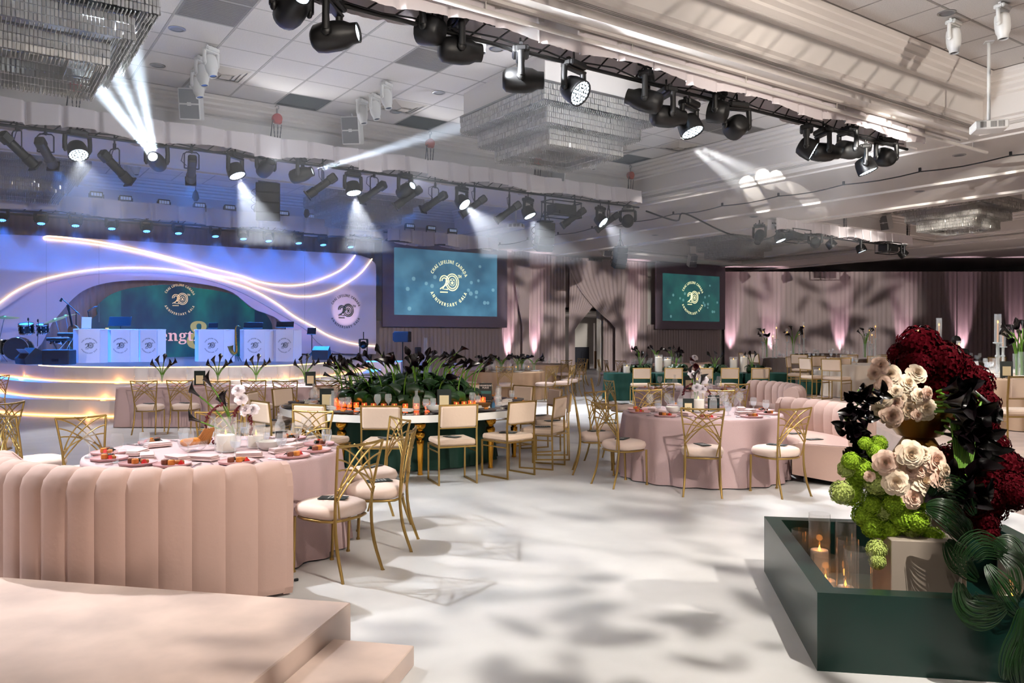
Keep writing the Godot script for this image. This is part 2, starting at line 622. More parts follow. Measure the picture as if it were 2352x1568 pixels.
func fold_rows(a: Vector3, b: Vector3, y0: float, y1: float, per_m: float, amp: float, sd: int, steps := 6) -> Array:
	var len := a.distance_to(b)
	var nf := int(len * per_m)
	var dir := (b - a).normalized()
	var nrm := Vector3(-dir.z, 0, dir.x)
	var r := RandomNumberGenerator.new()
	r.seed = sd
	var ph := []
	var am := []
	for k in nf + 2:
		ph.append(r.randf_range(-0.25, 0.25))
		am.append(r.randf_range(0.45, 1.0))
	var rows := []
	for s in steps + 1:
		var y := lerpf(y0, y1, float(s) / steps)
		var row := PackedVector3Array()
		for k in nf * 4 + 1:
			var f := k / 4.0
			var w: float = sin(f * TAU + ph[int(f)] * 2.0) * amp * am[int(f)] * (1.0 - 0.25 * s / steps)
			row.append(a + dir * (len * k / (nf * 4)) + nrm * w + Vector3(0, y, 0))
		rows.append(row)
	return rows
func drape(a: Vector3, b: Vector3, y0: float, y1: float, label: String, sd: int, m := "drape", per_m := 5.0) -> void:
	var g := Geo.new()
	g.grid(fold_rows(a, b, y0, y1, per_m, 0.05, sd))
	single("drape_panel", g.mesh(), M[m], label, "curtain", Vector3.ZERO, 0, "floor-length grey wall drapes")
func swag(top_a: Vector3, top_b: Vector3, tie: Vector3, end_y: float, label: String, bulge: float) -> void:
	# a curtain gathered from a wide top to a tie, then hanging to the floor
	var g := Geo.new()
	var rows := []
	var nrm := Vector3(0, 0, 1)
	for s in 15:
		var t := s / 14.0
		var row := PackedVector3Array()
		for k in 49:
			var f := k / 48.0
			var top := top_a.lerp(top_b, f)
			var low := tie + (top_b - top_a).normalized() * (f - 0.5) * 0.38
			var p: Vector3
			if t < 0.7:
				var q := t / 0.7
				p = top.lerp(low, pow(q, 1.0 + 0.5 * bulge))
				p.y = lerpf(top.y, low.y, q) - sin(q * PI) * 0.35 * (1.0 - absf(f - 0.5))
			else:
				p = low.lerp(Vector3(low.x, end_y, low.z), (t - 0.7) / 0.3)
			row.append(p + nrm * (0.05 * sin(f * 75.0) * (0.5 + 0.5 * t) + 0.12))
		rows.append(row)
	g.grid(rows, false, true)
	single("swag_curtain", g.mesh(), M.drape, label, "curtain", Vector3.ZERO, 0, "swagged curtains at the entrance")
func room() -> void:
	slab("floor", -14, 56, -14, 40, -0.25, 0.0, "floor", "glossy white ballroom floor covering")
	slab("wall_back", -14, 56, -14.4, -14, 0, 7.2, "plaster", "plain plaster wall behind the viewer")
	slab("wall_left", -14.4, -14, -14, 40, 0, 7.2, "plaster", "plain plaster wall left of the stage")
	slab("wall_right", 56, 56.4, -14, 40, 0, 7.2, "plaster", "plain plaster wall far to the right")
	slab("wall_stage", -14, 24.3, 31, 31.3, 0, 7.2, "plaster", "long plaster wall behind the stage")
	slab("wall_stage", 27.2, 56, 31, 31.3, 0, 7.2, "plaster", "plaster wall behind the small screen")
	slab("wall_stage", 24.3, 27.2, 31, 31.3, 3.3, 7.2, "plaster", "plaster above the draped entrance")
	slab("wall_corridor", -14, 56, 39.6, 40, 0, 7.2, "plaster", "corridor wall beyond the entrance")
	slab("ceiling", -14.4, 56.4, -14.4, 40.4, 7.2, 7.4, "plaster", "roof slab over the whole ballroom")
	slab("ceiling", 24.0, 40.0, 31.3, 39.6, 3.0, 3.1, "plaster", "low white corridor ceiling beyond the entrance")
	# soffits between the coffers
	for q in [[-14, 16.9, -14, -1.6], [-14, 16.9, 7.75, 9.1], [-14, 16.9, 17.9, 20.4], [-14, 16.9, 28.3, 31], [-14, 1.5, -1.6, 7.75], [-14, -3.5, 9.1, 17.9], [-14, -3.5, 20.4, 28.3], [16.9, 24.3, -14, 31], [24.3, 35, -14, 9.1], [24.3, 35, 17.9, 20.4], [24.3, 35, 28.3, 31], [35, 39, -14, 31]]:
		slab("ceiling", q[0], q[1], q[2], q[3], SOF, SOF + 0.1, "plaster", "flat white ceiling soffit between coffers")
	slab("ceiling", 39, 56, -14, 31, 6.3, 6.5, "plaster", "far plain ceiling above the back drapes")
	for q in [[21.1, 21.2, 0.06], [21.28, 21.34, 0.04], [23.9, 24.3, 0.07], [17.2, 17.3, 0.04], [38.6, 39.0, 0.08], [35.2, 35.4, 0.05]]:
		slab("trim_1", q[0], q[1], -14, 31, SOF - q[2], SOF, "plaster", "thin plaster moulding along the ceiling beam")
	for q in [[7.95, 8.02], [8.1, 8.14], [9.0, 9.1], [17.9, 18.0], [20.3, 20.4]]:
		slab("trim_2", -14, 16.9, q[0], q[1], SOF - 0.04, SOF, "plaster", "thin plaster moulding across the ceiling")
	var sp := {}
	var du := 19.4 / 20.0
	var dv := 7.8 / 8.0
	for q in [[3.7, 13.4, "grille"], [3.7, 12.4, "grille"], [7.2, 13.4, "grille"], [7.2, 12.4, "grille"], [15.9, 13.4, "grille"], [15.0, 13.4, "grille"], [6.0, 17.1, "hatch"], [9.6, 17.1, "hatch"], [16.1, 17.1, "hatch"], [4.5, 15.6, "vent"], [8.0, 15.6, "vent"], [14.7, 16.2, "vent"], [15.8, 15.2, "vent"], [0.3, 15.6, "vent"], [12.0, 15.6, "grille"], [12.9, 15.6, "grille"]]:
		sp[pick(q[0], q[1], -3.5, 9.1, du, dv)] = q[2]
	coffer(-3.5, 16.9, 9.1, 17.9, 20, 8, sp, "tiled coffer with stepped mouldings above the near light bars")
	sp = {}
	for q in [[6.2, 22, "grille"], [6.2, 23, "grille"], [3.5, 23, "vent"], [8.2, 24, "hatch"]]:
		sp[pick(q[0], q[1], -3.5, 20.4, du, 6.9 / 7.0)] = q[2]
	coffer(-3.5, 16.9, 20.4, 28.3, 20, 7, sp, "tiled coffer above the stage")
	sp = {}
	sp[Vector2i(9, 6)] = "vent"
	coffer(1.5, 16.9, -1.6, 7.75, 15, 9, sp, "tiled coffer above the white ceiling projector")
	coffer(24.3, 35, 9.1, 17.9, 10, 8, {}, "dim tiled coffer above the right-hand tables")
	coffer(24.3, 35, 20.4, 28.3, 10, 7, {}, "dim tiled coffer before the small screen")
	for q in [[3.0, 14.1, "beside the dark return grille"], [3.1, 16.2, "left of the square air vent"], [7.9, 11.8, "beside the second dark return grille"], [8.3, 14.6, "left of the crystal chandelier"], [8.2, 16.4, "below the white ceiling movers"], [16.1, 13.0, "above the far end of the near light bar"], [15.4, 12.3, "near the far right grille"]]:
		downlight(q[0], q[1], TILE - 0.01, "round recessed downlight in the tiled ceiling " + q[2])
	for q in [[12.9, 6.4, "left of the two white movers"], [16.2, 6.5, "at the right edge of the picture"]]:
		downlight(q[0], q[1], TILE - 0.01, "round recessed downlight above the projector, " + q[2])
	for q in [[18.3, 8.8, "above the pipe end"], [21.9, 11.6, "nearest along the beam"], [21.9, 17.2, "middle of the beam"], [22.6, 22.5, "farther along the beam"], [19.8, 21.5, "above the hanging line speakers"]]:
		downlight(q[0], q[1], SOF - 0.001, "round recessed downlight in the beam, " + q[2])
	# wall drapes
	drape(Vector3(-6, 0, -30.6), Vector3(4.2, 0, -30.6), 0.9, 5.7, "grey drape behind the left half of the stage backdrop", 11)
	drape(Vector3(4.2, 0, -30.6), Vector3(14.3, 0, -30.6), 0.9, 5.7, "grey drape behind the right half of the stage backdrop", 12)
	drape(Vector3(14.1, 0, -30.4), Vector3(20.75, 0, -30.4), 0.0, 2.4, "short grey drape hanging under the large projection screen", 13)
	drape(Vector3(20.7, 0, -30.5), Vector3(22.6, 0, -30.5), 0.0, 5.72, "grey drape right beside the large projection screen", 14)
	drape(Vector3(22.5, 0, -30.55), Vector3(24.5, 0, -30.55), 0.0, 5.72, "grey drape left of the entrance swags", 15)
	drape(Vector3(27.0, 0, -30.55), Vector3(30.1, 0, -30.5), 0.0, 5.72, "grey drape between the entrance and the small screen", 16)
	drape(Vector3(24.4, 0, -30.75), Vector3(27.1, 0, -30.75), 3.2, 5.72, "grey drape above the entrance opening", 17)
	drape(Vector3(30.0, 0, -30.4), Vector3(35.7, 0, -30.4), 0.0, 2.4, "short dark drape hanging under the small screen", 18)
	var e0 := onv(1664, 700, 30.4)
	e0.y = 0
	var e1 := cam(34.5, 45.5)
	for k in 5:
		drape(e0.lerp(e1, k / 5.0), e0.lerp(e1, (k + 1) / 5.0), 0.0, 5.5, "dim grey back drape, %s panel from the small screen" % nth(k), 30 + k, "drape", 4.0)
	swag(onv(1305, 597, 30.3), onv(1400, 602, 30.3), onv(1310, 752, 30.2), 0.0, "sheer curtain sweeping left of the entrance opening", 1.0)
	swag(onv(1300, 597, 30.2), onv(1440, 604, 30.2), onv(1416, 748, 30.1), 0.0, "sheer curtain sweeping right of the entrance opening", 1.0)
	swag(onv(1172, 573, 30.3), onv(1215, 580, 30.3), onv(1204, 745, 30.2), 0.0, "tied-back sheer curtain beside the large screen", 0.6)
	# the corridor seen through the entrance
	var g := Geo.new()
	for q in [[1310, 1353, 742, 850], [1365, 1400, 742, 850]]:
		var a := onv(q[0], q[2], 33.5)
		var b := onv(q[1], q[3], 33.5)
		g.box(Vector3((a.x + b.x) / 2, a.y / 2, -33.5), Vector3(b.x - a.x, a.y, 0.12))
	struct("wall_corridor", g.mesh(), M.plaster, "pale partition panels in the corridor", "wall")
	g = Geo.new()
	var a1 := onv(1310, 797, 33.3)
	var b1 := onv(1352, 850, 33.3)
	g.box(Vector3((a1.x + b1.x) / 2, a1.y / 2, -33.3), Vector3(b1.x - a1.x, a1.y, 0.1), 0.01)
	for k in 2:
		g.box(Vector3((a1.x + b1.x) / 2 + (k - 0.5) * (b1.x - a1.x) * 0.5, a1.y / 2, -33.22), Vector3((b1.x - a1.x) * 0.36, a1.y * 0.6, 0.04), 0.01)
	struct("trim_3", g.mesh(), M.door_grey, "dark grey panelled wainscot by the entrance", "trim")
	g = Geo.new()
	a1 = onv(1366, 806, 33.3)
	b1 = onv(1398, 850, 33.3)
	g.box(Vector3((a1.x + b1.x) / 2, a1.y / 2, -33.3), Vector3(b1.x - a1.x, a1.y, 0.1), 0.01)
	struct("trim_4", g.mesh(), M.wood, "brown wooden wainscot by the entrance", "trim")
	g = Geo.new()
	a1 = onv(1398, 745, 33.0)
	g.box(Vector3(a1.x + 0.25, 1.2, -33.0), Vector3(0.5, 2.4, 0.08), 0.01)
	var dr := struct("door_1", g.mesh(), M.plaster, "white door standing open beyond the entrance", "door")
	g = Geo.new()
	for y in [0.5, 1.2, 1.9]:
		g.box(Vector3(a1.x - 0.02, y, -32.94), Vector3(0.03, 0.14, 0.06), 0.005)
	part(dr, "hinge", g.mesh(), M.black)
	# light in the corridor comes from a ceiling panel
	var cl := thing("corridor_light", "bright corridor ceiling light beyond the entrance", "ceiling light", Vector3(27.3, 2.98, -36))
	g = Geo.new()
	g.box(Vector3(0, -0.02, 0), Vector3(1.2, 0.04, 0.6), 0.01)
	part(cl, "light_panel", g.mesh(), glow("panel_glow", Color(1.0, 0.95, 0.92), 4.0))
	var al := AreaLight3D.new()
	al.name = "panel_light"
	cl.add_child(al)
	al.position = Vector3(0, -0.06, 0)
	al.rotation.x = -PI / 2
	al.area_size = Vector2(1.2, 0.6)
	al.light_energy = 5.0
	al.light_color = Color(1.0, 0.95, 0.95)
	al.shadow_enabled = true
	# riser on the right and platform in the foreground
	g = Geo.new()
	var pl := PackedVector2Array()
	for q in [[4.9, 6.9], [4.62, 8.6], [5.2, 10.4], [7.1, 18.5], [8.6, 26], [14, 34], [26, 34], [22, 6.9]]:
		var p := cam(q[0], q[1])
		pl.append(Vector2(p.x, -p.z))
	g.T = Transform3D(Basis(Vector3.RIGHT, Vector3(0, 0, -1), Vector3.UP), Vector3.ZERO)
	g.prism(pl, 0.0, 0.3)
	struct("floor", g.mesh(), M.platform, "low beige riser under the right-hand tables", "riser")
	g = Geo.new()
	g.box(Vector3(-1.9, 0.105, 1.6), Vector3(3.8, 0.21, 3.2), 0.006)
	var yw := facing(-0.205, -0.979)
	single("platform", g.mesh(), M.platform, "low beige painted platform in the left foreground", "platform", cam(-0.885, 4.35), yw)
	g = Geo.new()
	g.box(Vector3(0.23, 0.052, 1.5), Vector3(0.44, 0.104, 2.5), 0.005)
	single("platform_step", g.mesh(), M.platform, "narrow beige step beside the foreground platform", "step", cam(-0.885, 4.35), yw)

# ---------------------------------------------------------------- rigging and lamps
func rig_meshes() -> void:
	var g := Geo.new()
	g.box(Vector3(0, -0.045, 0), Vector3(0.34, 0.09, 0.22), 0.02)
	g.tube([Vector3(0, 0, 0), Vector3(0, 0.14, 0)], 0.016, 6)
	g.box(Vector3(0, 0.0, 0), Vector3(0.06, 0.06, 0.08))
	for s in [-1, 1]:
		g.box(Vector3(s * 0.12, 0.0, 0), Vector3(0.04, 0.08, 0.05))
		g.box(Vector3(s * 0.175, -0.045, 0), Vector3(0.015, 0.06, 0.12), 0.005)
	MS.base = g.mesh()
	for k in [["yoke_big", 0.2, 0.31], ["yoke_wash", 0.215, 0.27], ["yoke_small", 0.14, 0.22]]:
		g = Geo.new()
		g.box(Vector3(0, -0.1, 0), Vector3(k[1] * 2 + 0.04, 0.04, 0.12), 0.015)
		for s in [-1, 1]:
			g.tube([Vector3(s * k[1], -0.1, 0), Vector3(s * (k[1] + 0.01), -0.1 - k[2] * 0.5, 0), Vector3(s * k[1], -0.1 - k[2], 0)], [0.045, 0.042, 0.05], 8)
			g.ball(Vector3(s * k[1], -0.1 - k[2], 0), Vector3(0.035, 0.06, 0.06), 8, 5)
		MS[k[0]] = g.mesh()
	g = Geo.new()
	g.tube([Vector3(0, -0.1, 0), Vector3(0, 0.2, 0)], 0.018, 6)
	MS.clamp = g.mesh()
	# heads: aim axis is -y, pivot at the origin
	g = Geo.new()
	g.lathe([[0.0, 0.24], [0.1, 0.235], [0.15, 0.19], [0.165, 0.1], [0.165, -0.05], [0.15, -0.15], [0.115, -0.22], [0.11, -0.3], [0.11, -0.3], [0.095, -0.3], [0.09, -0.28]], 18)
	MS.spot_head = g.mesh()
	g = Geo.new()
	g.lathe([[0.0, -0.275], [0.07, -0.28], [0.092, -0.277]], 16)
	MS.spot_lens = g.mesh()
	g = Geo.new()
	g.lathe([[0.0, 0.15], [0.1, 0.145], [0.15, 0.12], [0.175, 0.04], [0.185, -0.08], [0.185, -0.14], [0.185, -0.14], [0.17, -0.14], [0.165, -0.12]], 20)
	MS.wash_head = g.mesh()
	g = Geo.new()
	g.lathe([[0.0, -0.118], [0.165, -0.12]], 20)
	MS.wash_plate = g.mesh()
	g = Geo.new()
	var ring := [[0, 0.0], [6, 0.052], [12, 0.1], [18, 0.146]]
	for q in ring:
		for k in maxi(q[0], 1):
			var a: float = TAU * k / maxi(q[0], 1)
			g.lathe([[0.0, -0.132], [0.023, -0.121]], 6, Vector3(q[1] * cos(a), 0, q[1] * sin(a)))
	MS.wash_cells = g.mesh()
	g = Geo.new()
	g.box(Vector3(0, 0.26, 0), Vector3(0.17, 0.22, 0.19), 0.03)
	g.lathe([[0.0, 0.17], [0.085, 0.165], [0.085, -0.2], [0.085, -0.2], [0.1, -0.21], [0.1, -0.4], [0.1, -0.4], [0.07, -0.4], [0.06, -0.36], [0, -0.36]], 14)
	g.box(Vector3(0, -0.43, 0), Vector3(0.22, 0.03, 0.22), 0.004)
	for s in [-1, 1]:
		g.box(Vector3(s * 0.11, -0.02, 0.02), Vector3(0.05, 0.02, 0.02))
	MS.profile_body = g.mesh()
	g = Geo.new()
	g.tube([Vector3(-0.14, -0.42, 0), Vector3(-0.14, -0.12, 0), Vector3(-0.1, -0.08, 0), Vector3(0.1, -0.08, 0), Vector3(0.14, -0.12, 0), Vector3(0.14, -0.42, 0)], 0.014, 6)
	g.box(Vector3(0, -0.03, 0), Vector3(0.05, 0.12, 0.05), 0.008)
	MS.profile_yoke = g.mesh()
	g = Geo.new()
	g.tube([Vector3(0.02, -0.04, 0.02), Vector3(0.16, -0.1, 0.08), Vector3(0.2, -0.26, 0.06), Vector3(0.1, -0.36, 0.0)], 0.008, 5)
	MS.cable_loop = g.mesh()
	g = Geo.new()
	g.lathe([[0.0, 0.1], [0.09, 0.095], [0.12, 0.06], [0.125, -0.1], [0.125, -0.1], [0.11, -0.1], [0.105, -0.08]], 16)
	MS.par_head = g.mesh()
	g = Geo.new()
	for q in [[1, 0.0], [6, 0.042], [11, 0.082]]:
		for k in q[0]:
			var a: float = TAU * k / q[0]
			g.lathe([[0.0, -0.1], [0.017, -0.088]], 5, Vector3(q[1] * cos(a), 0, q[1] * sin(a)))
	MS.par_cells = g.mesh()
	g = Geo.new()
	g.lathe([[0.0, -0.082], [0.106, -0.084]], 16)
	MS.par_plate = g.mesh()
func fixture(kind: String, p: Vector3, dir: Vector3, label: String, lens := "", e := 0.0, half := 25.0, c := Color(0.97, 0.98, 1.0), grp := "black moving lights on the bars", size := 0.05) -> Node3D:
	# p is where the head turns
	var d := dir.normalized()
	var drop: float = {"spot": 0.41, "wash": 0.37, "profile": 0.42, "par": 0.3, "white": 0.3}[kind]
	var nm: String = {"spot": "moving_spot_light", "wash": "moving_wash_light", "profile": "profile_spot_light", "par": "led_par_light", "white": "white_moving_light"}[kind]
	var t := thing(nm, label, "stage light", p + Vector3(0, drop, 0), atan2(d.x, d.z), grp)
	var dh := sqrt(d.x * d.x + d.z * d.z)
	var hx := Transform3D(Basis(Vector3.RIGHT, atan2(-dh, -d.y)), Vector3(0, -drop, 0))
	var body: Material = M.black
	match kind:
		"spot":
			part(t, "base", MS.base, body)
			part(t, "yoke", MS.yoke_big, body)
			var h := part(t, "head", MS.spot_head, body, hx)
			part(h, "lens", MS.spot_lens, M[lens if lens else "black_gloss"])
		"wash":
			part(t, "base", MS.base, body)
			part(t, "yoke", MS.yoke_wash, body)
			var h := part(t, "head", MS.wash_head, body, hx)
			part(h, "lens_plate", MS.wash_plate, M.charcoal)
			part(h, "lens", MS.wash_cells, M[lens if lens else "charcoal"])
		"profile":
			part(t, "yoke", MS.profile_yoke, body)
			part(t, "clamp", MS.clamp, body)
			part(t, "cable", MS.cable_loop, body)
			part(t, "barrel", MS.profile_body, body, hx)
		"par":
			part(t, "yoke", MS.yoke_small, body, Transform3D(Basis(), Vector3(0, 0.02, 0)))
			part(t, "clamp", MS.clamp, body)
			var h := part(t, "head", MS.par_head, body, hx)
			part(h, "lens_plate", MS.par_plate, M.charcoal)
			part(h, "lens", MS.par_cells, M[lens])
		"white":
			var s := Transform3D(Basis().scaled(Vector3(0.75, 0.75, 0.75)), Vector3.ZERO)
			part(t, "base", MS.base, M.white_plastic, s)
			part(t, "yoke", MS.yoke_big, M.white_plastic, Transform3D(Basis().scaled(Vector3(0.7, 0.72, 0.7)), Vector3.ZERO))
			var h := part(t, "head", MS.spot_head, M.white_plastic, hx * Transform3D(Basis().scaled(Vector3(0.68, 0.75, 0.68)), Vector3.ZERO))
			part(h, "lens", MS.spot_lens, M[lens if lens else "black_gloss"])
	if e > 0.0:
		var off: float = {"spot": 0.36, "wash": 0.2, "profile": 0.46, "par": 0.14, "white": 0.28}[kind]
		var ld := Vector3(0, d.y, dh)
		if size < 0.0:
			gobo(t, Vector3(0, -drop, 0) + ld * off, ld, int(-size), e, c, half)
		else:
			spot(t, Vector3(0, -drop, 0) + ld * off, ld, half, e, c, size)
	return t
func gobo(t: Node3D, p: Vector3, ld: Vector3, sd: int, e: float, c: Color, half: float) -> void:
	# a frame of cut-out leaves held out in front of a small hot lamp
	var far := sd > 6
	var slim := 0.2 if far else 0.36
	var reach := 1.5 if far else 0.6
	var hr := 0.26 if far else 0.5
	var g := Geo.new()
	var r := RandomNumberGenerator.new()
	r.seed = sd
	for k in (90 if far else 420):
		var a := r.randf() * TAU
		var rad := hr * sqrt(r.randf())
		g.T = Transform3D(Basis(Vector3.UP, r.randf() * TAU), Vector3(rad * cos(a), 0.0001 * k, rad * sin(a)))
		var l := r.randf_range(0.03, 0.06) if far else r.randf_range(0.014, 0.034)
		g.flat([Vector3(-l, 0, 0), Vector3(-l * 0.3, 0, -l * slim), Vector3(l * 0.4, 0, -l * slim), Vector3(l, 0, 0), Vector3(l * 0.4, 0, l * slim), Vector3(-l * 0.3, 0, l * slim)], Vector3(0, 1, 0))
	g.T = Transform3D()
	var hoop := []
	for k in 25:
		hoop.append(Vector3((hr + 0.02) * cos(k * TAU / 24), 0, (hr + 0.02) * sin(k * TAU / 24)))
	g.tube(hoop, 0.01, 5, false)
	g.tube([Vector3(hr + 0.02, 0, 0), Vector3(0.15, reach - 0.1, 0)], 0.01, 5)
	part(t, "leaf_gobo_frame", g.mesh(), M.black, Transform3D(aim(ld), p + ld * reach))
	spot(t, p, ld, half, e, c, 0.01, 0.4)
func valance(u0: float, u1: float, vv: float, y0: float, y1: float, label: String, sd: int, per_m := 2.2, amp := 0.035) -> void:
	var g := Geo.new()
	var r := RandomNumberGenerator.new()
	r.seed = sd
	for side in [-1, 1]:
		var rows := []
		var nf := int((u1 - u0) * per_m)
		var jit := []
		for k in nf * 16 + 2:
			jit.append(r.randf_range(-1, 1))
		for s in 6:
			var f := s / 5.0
			var row := PackedVector3Array()
			for k in nf * 16 + 1:
				var x := u0 + (u1 - u0) * k / (nf * 16.0)
				var ph := fposmod(k / 16.0, 1.0)
				var w: float = amp * (smoothstep(0.0, 0.13, ph) - smoothstep(0.93, 1.0, ph) + (0.3 * ph - 0.15) * jit[k - k % 16]) * (1.0 - 0.35 * f)
				var y: float = lerpf(y0, y1, f) + (1 - f) * (0.045 * sin(k * 0.1) + 0.03 * jit[k - k % 16] + 0.006 * jit[k]) + f * 0.012 * sin(k * 0.2)
				row.append(Vector3(x, y, -vv + side * (0.17 + w)))
			rows.append(row)
		g.grid(rows, false, side < 0)
	single("truss_valance", g.mesh(), M.valance, label, "valance")
func truss(u0: float, u1: float, vv: float, y: float, label: String) -> void:
	var t := thing("light_truss", label, "truss", Vector3(0, y, -vv))
	var g := Geo.new()
	g.tube([Vector3(u0, 0, 0), Vector3(u1, 0, 0)], 0.028, 8)
	part(t, "lower_tube", g.mesh(), M.black)
	g = Geo.new()
	for s in [-1, 1]:
		g.tube([Vector3(u0, 0.3, s * 0.13), Vector3(u1, 0.3, s * 0.13)], 0.025, 6)
	part(t, "upper_tube", g.mesh(), M.black)
	g = Geo.new()
	var k := 0
	var x := u0
	while x < u1 - 0.4:
		g.tube([Vector3(x, 0, 0), Vector3(x + 0.35, 0.3, 0.13 * (1 if k % 2 else -1))], 0.012, 5)
		x += 0.35
		k += 1
	part(t, "lacing", g.mesh(), M.black)
	g = Geo.new()
	var r := RandomNumberGenerator.new()
	r.seed = int(u1 * 7 + vv)
	var path := []
	x = u0
	while x < u1:
		path.append(Vector3(x, 0.035 + r.randf_range(-0.03, 0.05), 0.04))
		x += 0.4
	g.tube(path, 0.012, 5)
	part(t, "cable", g.mesh(), M.black)
func hoist(p: Vector3, y_top: float, y_bot: float, m: String, label: String) -> void:
	var t := thing("chain_hoist", label, "hoist", Vector3(p.x, y_bot, p.z), 0, "chain hoists carrying the lighting bars")
	var h := y_top - y_bot
	var g := Geo.new()
	g.T = Transform3D(Basis(Vector3.RIGHT, PI / 2), Vector3(0, h - 0.32, 0))
	g.lathe([[0.0, -0.07], [0.1, -0.07], [0.11, -0.05], [0.11, 0.05], [0.1, 0.07], [0.0, 0.07]], 14)
	g.T = Transform3D()
	g.box(Vector3(0.05, h - 0.35, 0), Vector3(0.1, 0.16, 0.11), 0.02)
	part(t, "motor_body", g.mesh(), M[m])
	g = Geo.new()
	g.tube([Vector3(0, h - 0.22, 0), Vector3(0, h - 0.1, 0)], 0.02, 6)
	g.tube([Vector3(0, h - 0.12, 0), Vector3(0.04, h - 0.09, 0), Vector3(0.04, h - 0.04, 0), Vector3(0, h - 0.02, 0), Vector3(-0.04, h - 0.06, 0)], 0.012, 5)
	part(t, "hook", g.mesh(), M.steel)
	for q in [[-0.07, -0.02], [0.02, 0.0], [0.09, 0.03]]:
		g = Geo.new()
		var n := int((h - 0.42) / 0.05)
		for k in n:
			g.box(Vector3(q[0] * (0.6 + 0.4 * k / n), 0.02 + k * 0.05, q[1]), Vector3(0.022 if k % 2 else 0.01, 0.052, 0.01 if k % 2 else 0.022))
		part(t, "chain", g.mesh(), M.charcoal)
	g = Geo.new()
	g.tube([Vector3(0.0, h - 0.35, 0.05), Vector3(-0.12, h * 0.5, 0.06), Vector3(-0.16, 0.03, 0.06)], 0.012, 5)
	part(t, "cable", g.mesh(), M.black)
func chandelier(u: float, vv: float, side: float, sd: int, label: String) -> void:
	var t := thing("crystal_chandelier", label, "chandelier", Vector3(u, 5.4, -vv), 0, "stepped square crystal chandeliers")
	var top := TILE - 5.4
	var g := Geo.new()
	g.box(Vector3(0, top - 0.25, 0), Vector3(side - 0.1, 0.5, side - 0.1), 0.01)
	part(t, "ceiling_box", g.mesh(), M.plaster)
	g = Geo.new()
	for q in [[1.0, 0.94], [0.82, 0.62], [0.64, 0.3]]:
		var h: float = side * q[0] / 2
		for s in [-1, 1]:
			g.box(Vector3(0, q[1], s * h), Vector3(h * 2, 0.03, 0.03))
			g.box(Vector3(s * h, q[1], 0), Vector3(0.03, 0.03, h * 2))
	g.box(Vector3(0, 0.96, 0), Vector3(side, 0.02, side))
	part(t, "frame", g.mesh(), M.steel)
	var pg := Geo.new()
	pg.box(Vector3(0, -0.05, 0), Vector3(0.042, 0.098, 0.016), 0.006)
	var pm := pg.mesh()
	var bg := Geo.new()
	bg.ball(Vector3.ZERO, Vector3(0.011, 0.014, 0.011), 5, 3)
	var bm := bg.mesh()
	var r := RandomNumberGenerator.new()
	r.seed = sd
	var tier := 0
	for q in [[1.0, 0.94], [0.82, 0.62], [0.64, 0.3]]:
		var xs: Array[Transform3D] = []
		var bs: Array[Transform3D] = []
		var h: float = side * q[0] / 2
		var hin: float = side * (q[0] - 0.16) / 2
		for edge in 4:
			var rot := Basis(Vector3.UP, edge * PI / 2)
			var n := int(h * 2 / 0.047)
			for row in 3:
				for k in n:
					var p := Vector3(-h + (k + 0.5) * h * 2 / n, q[1] - 0.02 - row * 0.104, h)
					xs.append(Transform3D(rot * Basis.from_euler(Vector3(r.randf_range(-0.12, 0.12), r.randf_range(-0.35, 0.35), r.randf_range(-0.03, 0.03))), rot * p))
			if tier == 2:
				for row in 2:
					for k in int(hin * 2 / 0.06):
						xs.append(Transform3D(rot, rot * Vector3(-hin + k * 0.06, q[1] - 0.02 - row * 0.1, -hin + 0.2)))
			for row in 6:
				for k in int(h * 2 / 0.05):
					bs.append(Transform3D(rot, rot * Vector3(-h + k * 0.05, q[1] - 0.35 + 0.006 * sin(k), h - 0.02 - row * 0.045)))
		for set in [[xs, pm, "crystal_prisms"], [bs, bm, "crystal_beads"]]:
			var mm := MultiMesh.new()
			mm.transform_format = MultiMesh.TRANSFORM_3D
			mm.mesh = set[1]
			mm.instance_count = set[0].size()
			for k in set[0].size():
				mm.set_instance_transform(k, set[0][k])
			var mi := MultiMeshInstance3D.new()
			mi.name = set[2]
			mi.multimesh = mm
			mi.material_override = M.crystal
			mi.set_meta("kind", "stuff")
			t.add_child(mi, true)
		tier += 1
func ceiling_speaker(p: Vector3, yaw: float, tilt: float, label: String) -> void:
	var t := thing("ceiling_speaker", label, "loudspeaker", p, yaw, "white ceiling loudspeakers")
	var b := Transform3D(Basis(Vector3.RIGHT, tilt), Vector3.ZERO)
	var g := Geo.new()
	g.box(Vector3(0, 0, 0), Vector3(0.42, 0.62, 0.34), 0.02)
	part(t, "cabinet", g.mesh(), M.white_plastic, b)
	g = Geo.new()
	g.box(Vector3(0, 0.15, 0.172), Vector3(0.37, 0.27, 0.012), 0.004)
	g.box(Vector3(0, -0.15, 0.172), Vector3(0.37, 0.27, 0.012), 0.004)
	part(t, "grille", g.mesh(), M.grey_mesh, b)
	g = Geo.new()
	g.box(Vector3(0, 0, 0.18), Vector3(0.08, 0.07, 0.012), 0.004)
	part(t, "badge", g.mesh(), M.white_plastic, b)
	g = Geo.new()
	g.tube([Vector3(0, 0.2, -0.1), Vector3(-0.06, 0.42, -0.12), Vector3(-0.06, 0.8, -0.12)], 0.025, 6)
	part(t, "bracket", g.mesh(), M.white_plastic)
